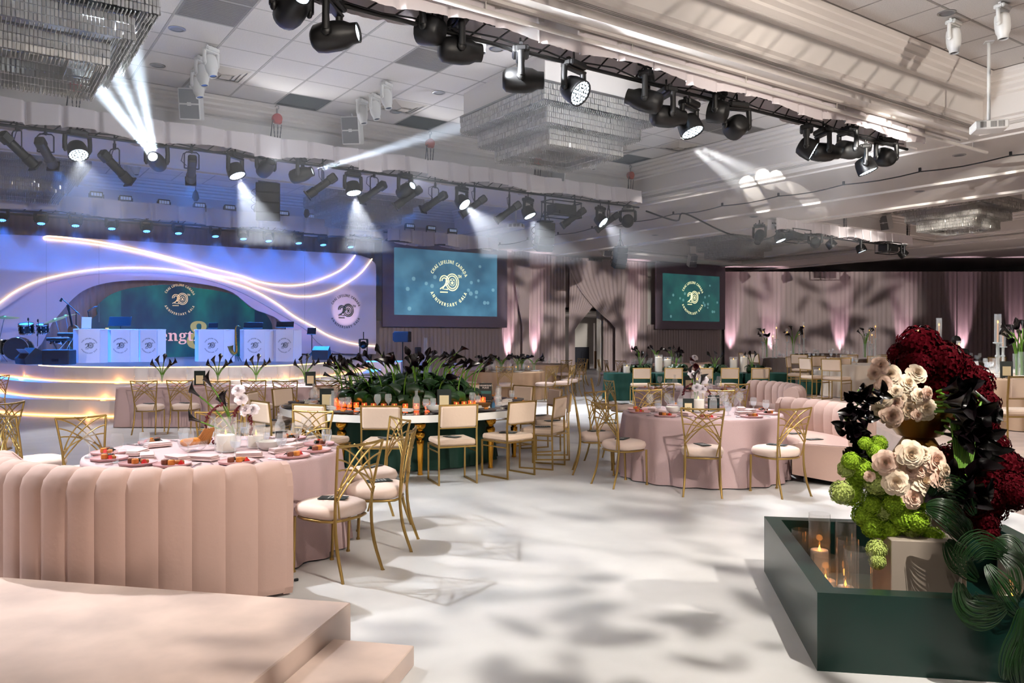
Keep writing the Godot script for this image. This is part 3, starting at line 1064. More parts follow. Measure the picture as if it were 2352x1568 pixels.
func projector(p: Vector3, yaw: float, pole: float, s: float, label: String) -> void:
	var t := thing("ceiling_projector", label, "projector", p, yaw)
	var g := Geo.new()
	g.box(Vector3(0, 0, 0), Vector3(0.52, 0.15, 0.42) * s, 0.02 * s)
	part(t, "housing", g.mesh(), M.white_plastic)
	g = Geo.new()
	for q in [-0.18, -0.02, 0.1]:
		for k in 9:
			g.box(Vector3((q + k * 0.011) * s, 0, 0.211 * s), Vector3(0.005, 0.1, 0.004) * s)
	part(t, "air_slots", g.mesh(), M.charcoal)
	g = Geo.new()
	g.T = Transform3D(Basis(Vector3(0, 0, 1), -PI / 2), Vector3(0.262 * s, 0, 0.1 * s))
	g.lathe([[0.0, 0.0], [0.055 * s, 0.0], [0.055 * s, 0.0], [0.06 * s, -0.02 * s]], 14)
	part(t, "lens", g.mesh(), M.black_gloss)
	g = Geo.new()
	g.tube([Vector3(0, 0.08 * s, 0), Vector3(0, pole, 0)], 0.028 * s, 8)
	g.box(Vector3(0, 0.09 * s, 0), Vector3(0.18, 0.03, 0.14) * s, 0.005)
	g.box(Vector3(0, pole, 0), Vector3(0.14, 0.02, 0.14) * s)
	part(t, "ceiling_pole", g.mesh(), M.white_plastic)
func line_array(p: Vector3, yaw: float, n: int, s: float, label: String) -> void:
	var t := thing("hanging_line_speaker", label, "loudspeaker", p, yaw)
	var y := 0.0
	var z := 0.0
	for k in n:
		var a := 0.06 + 0.13 * k
		var g := Geo.new()
		g.box(Vector3.ZERO, Vector3(0.62, 0.24, 0.36) * s, 0.015)
		g.box(Vector3(0, 0, 0.182) * s, Vector3(0.58, 0.21, 0.006) * s)
		part(t, "speaker_box", g.mesh(), M.charcoal, Transform3D(Basis(Vector3.RIGHT, a), Vector3(0, y, z)))
		y -= 0.235 * s * cos(a)
		z -= 0.235 * s * sin(a)
	var g2 := Geo.new()
	g2.box(Vector3(0, 0.17 * s, 0), Vector3(0.5, 0.05, 0.3) * s, 0.01)
	g2.tube([Vector3(0, 0.17 * s, 0), Vector3(0, (TILE if p.z > -28 and p.z < -20.5 and p.x < 16 else SOF) - p.y, 0)], 0.03, 6)
	for q in [-0.2, 0.2]:
		g2.tube([Vector3(q * s, 0.18 * s, 0), Vector3(0, 0.6 * s, 0)], 0.01, 5)
	part(t, "hanging_frame", g2.mesh(), M.black)
	g2 = Geo.new()
	for k in n - 1:
		g2.tube(bez(Vector3(-0.3 * s, -0.2 * k * s, -0.15 * s), Vector3(-0.55 * s, -0.2 * k * s - 0.1, -0.2 * s), Vector3(-0.3 * s, -0.2 * k * s - 0.2, -0.2 * s), 6), 0.008, 5)
	part(t, "cable", g2.mesh(), M.black)
func cage_unit(p: Vector3, yaw: float, label: String) -> void:
	var t := thing("caged_truss_unit", label, "stage effect", p, yaw)
	var g := Geo.new()
	g.box(Vector3(0, 0, 0), Vector3(0.75, 0.26, 0.42), 0.02)
	g.box(Vector3(0, -0.1, 0.22), Vector3(0.5, 0.1, 0.05), 0.01)
	part(t, "housing", g.mesh(), M.black)
	g = Geo.new()
	for y in [-0.2, 0.2]:
		g.tube([Vector3(-0.5, y, 0.26), Vector3(0.5, y, 0.26), Vector3(0.56, y, 0.2), Vector3(0.56, y, -0.2), Vector3(0.5, y, -0.26), Vector3(-0.5, y, -0.26), Vector3(-0.56, y, -0.2), Vector3(-0.56, y, 0.2), Vector3(-0.5, y, 0.26)], 0.018, 6)
	for sx in [-0.5, 0.5]:
		for sz in [-0.25, 0.25]:
			g.tube([Vector3(sx, -0.2, sz), Vector3(sx, 0.2, sz)], 0.015, 6)
	part(t, "cage", g.mesh(), M.black)
func rig() -> void:
	mat("crystal", Color(0.74, 0.73, 0.71), 0.12, 0.35)
	rig_meshes()
	truss(-6, 15.4, 8.4, 5.4, "near black lighting bar crossing the top of the picture")
	truss(-8, 16.7, 17.3, 5.58, "second lighting bar with the most lamps above the stage front")
	truss(-8, 14.2, 26.0, 5.2, "rear lighting bar with blue lamps above the backdrop")
	truss(12.2, 16.8, 25.2, 5.08, "short lighting bar above the large screen")
	truss(22.8, 31, 17.0, 5.3, "distant lighting bar above the right-hand tables")
	valance(-6, 15.5, 8.3, 5.44, 5.73, "white sheer fabric valance on the near lighting bar", 1, 1.5, 0.07)
	valance(-8, 16.6, 17.3, 5.62, 6.03, "white pleated fabric valance on the second lighting bar", 2, 1.7, 0.13)
	valance(-8, 14.3, 26.0, 5.22, 5.72, "white scalloped fabric valance above the stage backdrop", 3, 1.3, 0.16)
	valance(12.2, 16.8, 25.2, 5.02, 5.47, "white ruffled fabric valance above the large screen", 4, 2.2, 0.08)
	valance(22.6, 31.2, 17.0, 5.35, 5.73, "dim white fabric valance on the distant lighting bar", 5, 2.0, 0.07)
	# white pipe under the near soffit
	var pp := thing("ceiling_pipe", "white painted pipe hung under the near ceiling soffit", "pipe", Vector3(0, 5.58, -8.0))
	var g := Geo.new()
	g.tube([Vector3(-8, 0, 0), Vector3(17.8, 0, 0)], 0.035, 8)
	part(pp, "tube", g.mesh(), M.plaster)
	for k in 9:
		g = Geo.new()
		g.tube([Vector3(0, 0, 0), Vector3(0, 0.17, 0)], 0.008, 5)
		g.box(Vector3(0, 0.165, 0), Vector3(0.09, 0.01, 0.09))
		part(pp, "hanger", g.mesh(), M.plaster, X(Vector3(-2 + k * 2.4, 0, 0)))
	# black cable along the beam with clips
	var cb := thing("power_cable", "black cable clipped along the white ceiling beam", "cable", Vector3(0, SOF, 0))
	var path := []
	for k in 57:
		path.append(Vector3(18.9 + 0.02 * sin(k * 0.9), -0.09 - 0.05 * absf(sin(k * PI / 4)), -2.0 - k * 0.5))
	g = Geo.new()
	g.tube(path, 0.016, 5)
	part(cb, "cord", g.mesh(), M.black)
	for k in 14:
		g = Geo.new()
		g.box(Vector3(0, -0.05, 0), Vector3(0.04, 0.1, 0.05))
		part(cb, "clip", g.mesh(), M.black, X(Vector3(18.9, 0, -2.0 - k * 2.0)))
	g = Geo.new()
	g.tube(smooth([Vector3(17.0, 5.5, -17.3), Vector3(18.2, 5.3, -17.2), Vector3(18.9, 5.62, -17.5), Vector3(20.5, 5.1, -17.2), Vector3(22.0, 4.95, -17.1), Vector3(23.2, 5.3, -17.0)], 6), 0.026, 6)
	single("power_cable", g.mesh(), M.black, "thick black cable slung between the two lighting bars", "cable")
	# ---- near bar
	var o := func(px, py): return onv(px, py, 8.4)
	fixture("spot", o.call(671, 22), Vector3(0.0, 0.12, 0.8), "black moving light leftmost on the near bar, teal lens facing us", "lens_soft", LS, 40)
	fixture("spot", o.call(765, 85), Vector3(0.75, 0.1, 0.7), "large black moving light second on the near bar, lens to the right", "lens_white", LS, 45)
	fixture("wash", o.call(992, 72), Vector3(-0.5, 0.3, -0.8), "black moving light turned away, third on the near bar", "", LUPC, 55)
	fixture("spot", o.call(1052, 118), Vector3(1.0, 0.02, 0.3), "black moving light fourth on the near bar, beam to the right", "lens_white", LS, 40)
	fixture("spot", o.call(1196, 185), Vector3(0.9, 0.0, 0.6), "black moving light fifth on the near bar above the chandelier", "lens_white", LS, 40)
	fixture("wash", o.call(1318, 206), Vector3(0.2, -0.55, 0.75), "bright round wash light in front of the crystal chandelier", "lens_white", LW * 1.0, 34)
	fixture("spot", o.call(1484, 232), Vector3(-0.6, 0.3, -0.7), "dark moving light right of the crystal chandelier", "", LUPC, 55)
	fixture("spot", o.call(1530, 268), Vector3(0.95, 0.0, 0.3), "dark moving light with a small lit lens right of the chandelier", "lens_soft")
	var pr := onv(1556, 316, 8.4)
	for q in [[1720, 426], [1748, 405], [1788, 412], [1735, 455], [1850, 452]]:
		var hit := at(q[0], (SOF - EYE) * F / (HOR - q[1]), SOF)
		spot(get_child(get_child_count() - 1), get_child(get_child_count() - 1).transform.affine_inverse() * pr, get_child(get_child_count() - 1).basis.inverse() * (hit - pr), 1.3, LPRISM, Color(1, 0.98, 0.95), 0.02, 0.2)
	fixture("wash", o.call(1583, 288), Vector3(0.1, -0.9, 0.4), "lit wash light pointing down in the middle of the near bar", "lens_white", LW, 38)
	fixture("wash", o.call(1650, 258), Vector3(-0.4, 0.25, -0.8), "hooded black light between two lit wash lights on the near bar", "", LUPC, 55)
	fixture("wash", o.call(1692, 290), Vector3(0.3, -0.2, -0.9), "black wash light turned away, hanging low on the near bar", "")
	fixture("wash", o.call(1852, 340), Vector3(0.5, -0.5, 0.7), "lit wash light above three bright ceiling reflections", "lens_white", LW, 36)
	fixture("spot", o.call(1890, 350), Vector3(1.0, 0.0, 0.5), "small lit spot just behind a wash light near the bar's far end", "lens_white", LS * 0.25, 40)
	fixture("spot", o.call(1946, 345), Vector3(0.9, -0.05, 0.2), "black moving light fourth from the far end of the near bar", "lens_soft")
	fixture("wash", o.call(1987, 380), Vector3(0.2, -0.9, 0.3), "lit wash light pointing down near the far end of the near bar", "lens_white", LW, 38)
	fixture("wash", o.call(2035, 362), Vector3(0.4, 0.3, -0.9), "hooded black light at the far end of the near bar", "", LUPC, 55)
	# ---- second bar
	o = func(px, py): return onv(px, py, 17.3)
	var k := 0
	for q in [[40, 342, 1], [106, 350, 1], [264, 382, 1], [441, 388, 0.4], [742, 425, -1], [860, 440, -1], [940, 452, -1], [1000, 462, -1], [1090, 472, -1], [1170, 485, -1], [1320, 498, -1], [1398, 508, -1]]:
		fixture("profile", o.call(q[0], q[1]), Vector3(q[2] * 0.35, -0.4, -0.8) if k in [1, 3, 5, 7] else Vector3(q[2] * 0.9, -0.75, -0.5), "long black profile spot on the second bar, %s of its kind from the left" % nth(k), "", LPROF if k in [1, 3, 5, 7] else 0.0, 22, Color(0.22, 0.55, 1.0), "black profile spots on the second bar")
		k += 1
	fixture("wash", o.call(179, 345), Vector3(0.1, -0.8, 0.5), "lit wash light at the left of the second bar", "lens_white", LW * 0.7, 35)
	fixture("spot", o.call(361, 372), onv(150, 100, 13.0) - onv(361, 372, 17.2), "moving light sending a bright beam up to the ceiling at left", "lens_white", LB, 3, Color(0.9, 0.96, 1.0))
	var bl := get_child(get_child_count() - 1)
	for q in [onv(235, 100, 13.3) - onv(361, 372, 17.2), onv(305, 110, 13.6) - onv(361, 372, 17.2)]:
		spot(bl, Vector3(0, -0.41, 0) + bl.basis.inverse() * q.normalized() * 0.36, bl.basis.inverse() * q, 2.5, LB, Color(0.9, 0.96, 1.0), 0.06, 0.3)
	fixture("wash", o.call(541, 392), Vector3(0.25, -0.9, 0.35), "brightest wash light with a hazy beam on the second bar", "lens_white", LW * 4.0, 24)
	fixture("spot", o.call(611, 386), Vector3(0.1, 0.35, 0.9), "dark moving light right of the brightest wash light", "", LUPC * 0.3, 55)
	fixture("spot", o.call(690, 402), onv(990, 312, 15.5) - onv(690, 402, 17.2), "moving light throwing a thin beam up to the right", "lens_white", LB * 0.7, 3, Color(0.9, 0.95, 1.0))
	fixture("wash", o.call(811, 432), Vector3(0.05, -0.95, 0.3), "lit wash light above the screen-side end of the backdrop", "lens_white", LW * 3.0, 26)
	fixture("spot", o.call(931, 438), Vector3(0.2, 0.3, 0.9), "moving light with a thin sideways beam on the second bar", "lens_soft", LUPC * 0.3, 55)
	fixture("wash", o.call(1061, 463), Vector3(0.3, -0.75, 0.7), "dazzling wash light above the large screen", "lens_white", LW * 3.6, 26)
	fixture("wash", o.call(1213, 487), Vector3(0.2, -0.85, 0.4), "lit wash light left of the caged unit", "lens_white", LW, 34)
	fixture("wash", o.call(1379, 505), Vector3(0.3, -0.7, 0.7), "lit wash light near the right end of the second bar", "lens_white", LW, 34)
	fixture("wash", o.call(1442, 506), Vector3(0.62, -0.2, -0.8), "dark wash light at the right end of the second bar", "")
	cage_unit(o.call(1290, 482), 0.0, "black caged unit hung from the right end of the second bar")
	line_array(onv(1252, 520, 17.3), facing(0.5, -1), 4, 0.8, "black curved stack of speakers hung under the second bar")
	line_array(onv(1425, 575, 22.0), facing(0.6, -1), 4, 0.8, "grey curved stack of speakers before the entrance drapes")
	line_array(onv(616, 432, 21.0), facing(0.3, -1), 4, 1.0, "dark speaker stack half hidden in the bright hazy beam")
	for q in [[175, 0, "hoist_red", "leftmost"], [637, 0, "hoist_red", "second"], [988, 0, "hoist_orange", "third"], [1235, 0, "hoist_orange", "fourth"], [1448, 0, "hoist_orange", "rightmost"]]:
		var p := onv(q[0], 400, 17.3)
		hoist(p, TILE - 0.03, 6.03, q[2], "%s red chain hoist above the second lighting bar" % q[3])
	for q in [[1940, "left"], [2085, "right"]]:
		var p := onv(q[0], 500, 17.0)
		hoist(p, TILE - 0.03, 5.72, "charcoal", "dark hanging chain at the %s of the distant bar" % q[1])
	# ---- rear bar: blue pars and battens
	k = 0
	for q in [[5, 499], [95, 507], [174, 512], [257, 519], [337, 525], [410, 530], [495, 537], [559, 543], [617, 548], [686, 553], [742, 557], [805, 562]]:
		fixture("par", onv(q[0], q[1], 26.0), Vector3(0.0, -0.9, 0.28), "small blue lamp under the rear valance, %s from the left" % nth(k), "lens_blue", LBLUE, 38, Color(0.18, 0.50, 1.0), "blue lamps above the stage")
		k += 1
	g = Geo.new()
	g.box(Vector3.ZERO, Vector3(0.34, 0.17, 0.12), 0.015)
	for s in [-1, 1]:
		g.box(Vector3(s * 0.19, -0.08, 0), Vector3(0.02, 0.2, 0.04))
	var bm := g.mesh()
	g = Geo.new()
	for s in 4:
		g.box(Vector3(-0.11 + s * 0.073, 0.0, 0.062), Vector3(0.06, 0.09, 0.006))
	var lm := g.mesh()
	k = 0
	for q in [[42, 433, 25.8], [136, 438, 25.8], [222, 447, 25.8], [289, 456, 25.8], [377, 465, 25.8], [459, 472, 25.8], [528, 477, 25.8], [651, 490, 25.8], [717, 497, 25.8], [776, 503, 25.8], [838, 508, 25.8], [888, 514, 25.2], [941, 519, 25.2], [990, 524, 25.2], [1039, 530, 25.2]]:
		var t := thing("led_batten_light", "small black strip lamp standing on the rear valance, %s from the left" % nth(k), "stage light", onv(q[0], q[1], q[2]), 0, "strip lamps on the rear valance")
		part(t, "housing", bm, M.black)
		part(t, "lens", lm, M.lens_dim)
		k += 1
	for q in [[450, 440], [590, 470], [705, 480]]:
		g = Geo.new()
		var p := onv(q[0], q[1], 25.8)
		g.tube([Vector3(0, 0, 0), Vector3(0, 6.6 - p.y, 0)], 0.012, 5)
		g.lathe([[0.05, -0.3], [0.11, -0.2], [0.08, -0.05], [0.02, 0.05]], 8)
		single("rigging_line", g.mesh(), M.black, "thin black hanging line to the rear bar, %s" % ["left of the brightest lamp", "inside the bright hazy beam", "below the thin beam"][[450, 590, 705].find(q[0])], "rigging", p)
	# ---- distant bar on the right
	o = func(px, py): return onv(px, py, 17.0)
	fixture("spot", o.call(1744, 543), Vector3(-0.6, -0.7, 0.2), "dark moving light leftmost on the distant bar", "")
	fixture("wash", o.call(1790, 545), Vector3(0.1, -0.9, 0.35), "lit wash light leftmost on the distant bar", "lens_white", LD, 32)
	cage_unit(o.call(1828, 542), 0.0, "black caged unit left on the distant bar")
	fixture("wash", o.call(1872, 556), Vector3(0.8, -0.15, -0.5), "dark wash light in the middle of the distant bar", "")
	fixture("wash", o.call(1908, 560), Vector3(0.4, -0.8, 0.5), "second lit wash light on the distant bar", "lens_white", LD, 32)
	fixture("wash", o.call(1977, 570), Vector3(0.2, -0.9, 0.3), "third lit wash light on the distant bar", "lens_white", LD, 32)
	cage_unit(o.call(2040, 570), 0.0, "black caged unit at the right end of the distant bar")
	fixture("wash", o.call(2073, 582), Vector3(0.5, -0.75, 0.5), "lit wash light at the right end of the distant bar", "lens_white", LD, 32)
	# ---- white movers, speakers, projectors, chandeliers
	k = 0
	for q in [[486, 150, 14.6], [466, 172, 15.2], [456, 200, 16.0], [888, 226, 14.8], [862, 252, 15.3], [832, 262, 16.0], [1100, 95, 11.0], [1360, 372, 16.6], [312, 385, 22.0], [300, 392, 22.6]]:
		fixture("white", at(q[0], (6.5 - EYE) * F / (HOR - q[1]), 6.5), Vector3(0.1, -0.95, 0.2), ["white ceiling mover, back one of the left cluster", "white ceiling mover, middle one of the left cluster", "white ceiling mover, front one of the left cluster above a speaker", "white ceiling mover, back one of the middle cluster", "white ceiling mover, middle one of the middle cluster", "white ceiling mover, left one of the middle cluster", "white ceiling mover behind the near bar", "white ceiling mover behind the chandelier", "white mover above the stage, right one", "white mover above the stage, left one"][k], "", 0, 0, Color.WHITE, "white moving lights on the ceiling")
		k += 1
	fixture("white", at(2189, (6.5 - EYE) * F / (HOR - 92), 6.5), Vector3(0, -1, 0.05), "white ceiling mover left of the projector pole top", "", 0, 0, Color.WHITE, "white moving lights on the ceiling")
	fixture("white", at(2301, (6.5 - EYE) * F / (HOR - 58), 6.5), Vector3(0, -1, 0.05), "white ceiling mover at the top right corner", "", 0, 0, Color.WHITE, "white moving lights on the ceiling")
	ceiling_speaker(onv(440, 240, 17.0), facing(0.15, -1), 0.25, "white grilled loudspeaker under the left mover cluster")
	ceiling_speaker(onv(810, 300, 17.0), facing(-0.1, -1), 0.25, "white grilled loudspeaker under the middle mover cluster")
	ceiling_speaker(onv(1279, 390, 17.2), facing(0.2, -1), 0.3, "white grilled loudspeaker below the chandelier's far corner")
	ceiling_speaker(onv(2034, 510, 17.6), facing(-1.0, -0.6), 0.3, "dim white loudspeaker above the distant lighting bar")
	ceiling_speaker(onv(1590, 598, 28.0), facing(0.2, -1), 0.4, "dim loudspeaker above the small screen")
	ceiling_speaker(onv(1395, 572, 28.0), facing(0.2, -1), 0.4, "pale loudspeaker above the entrance")
	projector(onv(2270, 292, 6.6), facing(-0.3, -1), 6.83 - onv(2270, 292, 6.6).y, 1.0, "white projector on a long white ceiling pole")
	projector(onv(1185, 519, 20.0), facing(-0.3, -1), 0.5, 0.9, "small white projector above the large screen's right corner")
	projector(onv(1641, 562, 26.0), facing(-0.3, -1), 1.0, 0.9, "small white projector below the dim chandelier")
	chandelier(10.2, 12.95, 2.95, 1, "large stepped crystal chandelier in the middle of the ceiling")
	chandelier(0.75, 12.95, 2.95, 2, "stepped crystal chandelier cut off at the top left corner")
	chandelier(1.3, 24.2, 2.95, 3, "blue-lit crystal chandelier at the left above the stage")
	chandelier(10.9, 24.2, 2.95, 4, "crystal chandelier behind the second lighting bar above the backdrop")
	chandelier(28.2, 13.6, 2.95, 5, "dim crystal chandelier at the upper right")
	chandelier(29.4, 24.2, 2.95, 6, "dim crystal chandelier left of the distant bar")

# ---------------------------------------------------------------- lettering and emblem
func font_text(s: String, size: float, depth := 0.01, serif := false, bold := false) -> Geo:
	var t := TextMesh.new()
	var f := SystemFont.new()
	f.font_names = PackedStringArray(["Droid Serif" if serif else "Droid Sans"])
	f.font_weight = 700 if bold else 400
	t.font = f
	t.text = s
	t.font_size = 48
	t.pixel_size = size / 34.0
	t.depth = depth
	t.curve_step = 2.0 if depth > 0.015 else 5.0
	var g := Geo.new()
	var st := SurfaceTool.new()
	st.append_from(t, 0, Transform3D())
	var a := st.commit_to_arrays()
	g.v = a[Mesh.ARRAY_VERTEX]
	g.n = a[Mesh.ARRAY_NORMAL]
	if a[Mesh.ARRAY_INDEX]:
		g.i = a[Mesh.ARRAY_INDEX]
	else:
		for k in g.v.size():
			g.i.append(k)
	return g
func letter(ch: String) -> Geo:
	if not MS.has("ch_" + ch):
		MS["ch_" + ch] = font_text(ch, 1.0, 0.0, false, true)
	return MS["ch_" + ch]
func stroke(g: Geo, pts: Array, w: float) -> void:
	var l := PackedVector2Array()
	var r := PackedVector2Array()
	for k in pts.size():
		var d: Vector2 = (pts[mini(k + 1, pts.size() - 1)] - pts[maxi(k - 1, 0)]).normalized()
		var nn := Vector2(-d.y, d.x) * w / 2
		l.append(pts[k] + nn)
		r.append(pts[k] - nn)
	for k in pts.size() - 1:
		g.flat([Vector3(r[k].x, r[k].y, 0.02), Vector3(r[k + 1].x, r[k + 1].y, 0.02), Vector3(l[k + 1].x, l[k + 1].y, 0.02), Vector3(l[k].x, l[k].y, 0.02)], Vector3(0, 0, 1))
func arc2(c: Vector2, rx: float, ry: float, a0: float, a1: float, n := 20) -> Array:
	var o := []
	for k in n + 1:
		var a := deg_to_rad(lerpf(a0, a1, float(k) / n))
		o.append(c + Vector2(rx * cos(a), ry * sin(a)))
	return o
func emblem() -> Array:
	# unit radius: [ring lettering, numeral]
	if MS.has("emblem"):
		return MS.emblem
	var g := Geo.new()
	for q in [["CHAI LIFELINE CANADA", 155.0, 20.0, 1], ["ANNIVERSARY GALA", 203.0, 337.0, -1]]:
		var s: String = q[0]
		# advance by letter widths
		var w := []
		var tot := 0.0
		for ch in s:
			var cw: float = {"I": 0.34, " ": 0.42, "L": 0.56, "F": 0.55, "E": 0.56, "C": 0.66, "N": 0.82, "G": 0.78, "V": 0.7, "H": 0.8, "D": 0.78}.get(ch, 0.68)
			w.append(cw)
			tot += cw
		var acc := 0.0
		for k in s.length():
			var f: float = (acc + w[k] / 2) / tot
			acc += w[k]
			if s[k] == " ":
				continue
			var a := deg_to_rad(lerpf(q[1], q[2], f))
			var rot := a - PI / 2 if q[3] > 0 else a + PI / 2
			g.add(letter(s[k]), Transform3D(Basis(Vector3(0, 0, 1), rot) * Basis.from_scale(Vector3(0.125, 0.15, 0.165)), Vector3(cos(a), sin(a), 0.01)))
	var n := Geo.new()
	var w2 := 0.05
	stroke(n, arc2(Vector2(0.18, 0.06), 0.335, 0.385, 180, -180, 28), w2)
	stroke(n, arc2(Vector2(0.18, 0.06), 0.245, 0.29, 180, -180, 24), w2)
	stroke(n, arc2(Vector2(0.18, 0.06), 0.15, 0.17, 180, -180, 18), 0.025)
	var st := []
	for k in 11:
		var a := PI / 2 + TAU * k / 10.0
		var r := 0.105 if k % 2 == 0 else 0.05
		st.append(Vector2(0.18 + r * cos(a), 0.03 + r * sin(a)))
	n.prism(PackedVector2Array(st.slice(0, 10)), 0.0, 0.02, false)
	for s in [-1, 1]:
		n.prism(PackedVector2Array(arc2(Vector2(0.18 + s * 0.06, 0.15), 0.03, 0.03, 0, 330, 10)), 0.0, 0.02, false)
	for q in [[0.225, 0.0], [0.125, 0.1]]:
		var p := arc2(Vector2(-0.245, 0.12), q[0], q[0] * 1.02, 190, -35, 18)
		p.append(Vector2(-0.47 + q[1] * 1.4, -0.27))
		if q[1] > 0:
			p.append(Vector2(-0.06, -0.28))
		stroke(n, p, w2)
	stroke(n, [Vector2(-0.47, -0.41), Vector2(-0.06, -0.41)], w2)
	for k in 2:
		n.add(letter("TH"[k]), Transform3D(Basis().scaled(Vector3(0.13, 0.13, 0.13)), Vector3(0.53 + k * 0.1, 0.34, 0.01)))
	MS.emblem = [g.mesh(), n.mesh()]
	return MS.emblem
func put_emblem(p: Node, x: Transform3D, m1: Material, m2: Material) -> void:
	var e := emblem()
	part(p, "ring_lettering", e[0], m1, x, "circular lettering CHAI LIFELINE CANADA ANNIVERSARY GALA")
	part(p, "numeral", e[1], m2, x, "double-line numeral 20TH")
func screen_image(dark: Color, light: Color, sd: int, bokeh: bool) -> ImageTexture:
	var w := 512
	var h := 288
	var im := Image.create(w, h, false, Image.FORMAT_RGB8)
	var f := FastNoiseLite.new()
	f.seed = sd
	f.frequency = 0.006
	f.fractal_octaves = 4
	for y in h:
		for x in w:
			var t := clampf(0.5 + 0.9 * f.get_noise_2d(x, y), 0, 1)
			im.set_pixel(x, y, dark.lerp(light, t))
	if bokeh:
		var r := RandomNumberGenerator.new()
		r.seed = 5
		for q in [[90, 130, 9], [62, 175, 9], [150, 148, 8], [178, 158, 9], [192, 118, 9], [375, 135, 8], [372, 185, 10], [402, 178, 9], [360, 170, 8], [400, 200, 7], [445, 225, 9], [462, 225, 8], [412, 125, 7], [490, 165, 8], [70, 260, 9], [330, 95, 6], [420, 60, 7]]:
			for y in range(q[1] - q[2], q[1] + q[2]):
				for x in range(q[0] - q[2], q[0] + q[2]):
					if Vector2(x - q[0], y - q[1]).length() < q[2] and x < w and y < h and y >= 0:
						im.set_pixel(x, y, im.get_pixel(x, y).lerp(Color(0.8, 0.95, 0.95), 0.32))
	return ImageTexture.create_from_image(im)
func poly_uv(pts: Array, vv: float) -> PackedVector2Array:
	var o := PackedVector2Array()
	for q in pts:
		var p := onv(q.x, q.y, vv)
		o.append(Vector2(p.x, maxf(p.y, 1.003)))
	return o
func V2(a: Array) -> Array:
	var o := []
	for k in range(0, a.size(), 2):
		o.append(Vector2(a[k], a[k + 1]))
	return o
func led_line(root: Node, a: Array, vv: float) -> void:
	var path := []
	for p in smooth(V2(a), 4):
		path.append(onv(p.x, p.y, vv))
	var g := Geo.new()
	g.tube(path, 0.021, 6)
	part(root, "led_line", g.mesh(), M.led_white, Transform3D(), "glowing warm white light line")
func screen(u0: float, u1: float, y0: float, y1: float, s: Array, vv: float, tex: Texture2D, e: float, label: String) -> void:
	var t := thing("projection_screen", label, "screen", Vector3((u0 + u1) / 2, y0, -vv))
	var g := Geo.new()
	var w := u1 - u0
	var h := y1 - y0
	g.box(Vector3(0, h / 2, -0.06), Vector3(w, h, 0.1), 0.01)
	part(t, "surround", g.mesh(), M.frame_mauve, Transform3D(), "dull mauve fabric surround")
	g = Geo.new()
	var cx: float = (s[0] + s[1]) / 2 - (u0 + u1) / 2
	var cy: float = (s[2] + s[3]) / 2 - y0
	var sw: float = s[1] - s[0]
	var sh: float = s[3] - s[2]
	g.grid([PackedVector3Array([Vector3(cx - sw / 2, cy + sh / 2, 0), Vector3(cx + sw / 2, cy + sh / 2, 0)]), PackedVector3Array([Vector3(cx - sw / 2, cy - sh / 2, 0), Vector3(cx + sw / 2, cy - sh / 2, 0)])], false, true, true)
	var m := StandardMaterial3D.new()
	m.albedo_color = Color(0.3, 0.3, 0.3)
	m.emission_enabled = true
	m.emission_texture = tex
	m.emission = Color.BLACK
	m.emission_operator = BaseMaterial3D.EMISSION_OP_ADD
	m.emission_energy_multiplier = e
	m.roughness = 0.8
	part(t, "screen_display", g.mesh(), m, X(Vector3(0, 0, 0.002)), "lit teal screen picture with soft dots")
	var lm := glow("screen_letters_%d" % int(u0), Color(0.98, 0.96, 0.75), e * 1.0)
	put_emblem(t, Transform3D(Basis().scaled(Vector3(sh * 0.335, sh * 0.335, 0.2)), Vector3(cx + sw * 0.01, cy, 0.006)), lm, lm)
func stage_edge(off: float) -> Array:
	var o := []
	var base := [[-20.0, 23.5], [-16.0, 22.3], [-13.6, 21.0], [-11.8, 19.4], [-10.3, 18.2], [-8.4, 17.7], [-6.36, 18.2], [-5.3, 19.4], [-4.75, 21.6], [-4.55, 24.0], [-4.9, 26.5]]
	var pts := []
	for q in base:
		pts.append(Vector2(q[0], q[1]))
	var sm := smooth(pts, 5)
	for k in sm.size():
		var d: Vector2 = (sm[mini(k + 1, sm.size() - 1)] - sm[maxi(k - 1, 0)]).normalized()
		o.append(sm[k] + Vector2(d.y, -d.x) * off)
	return o
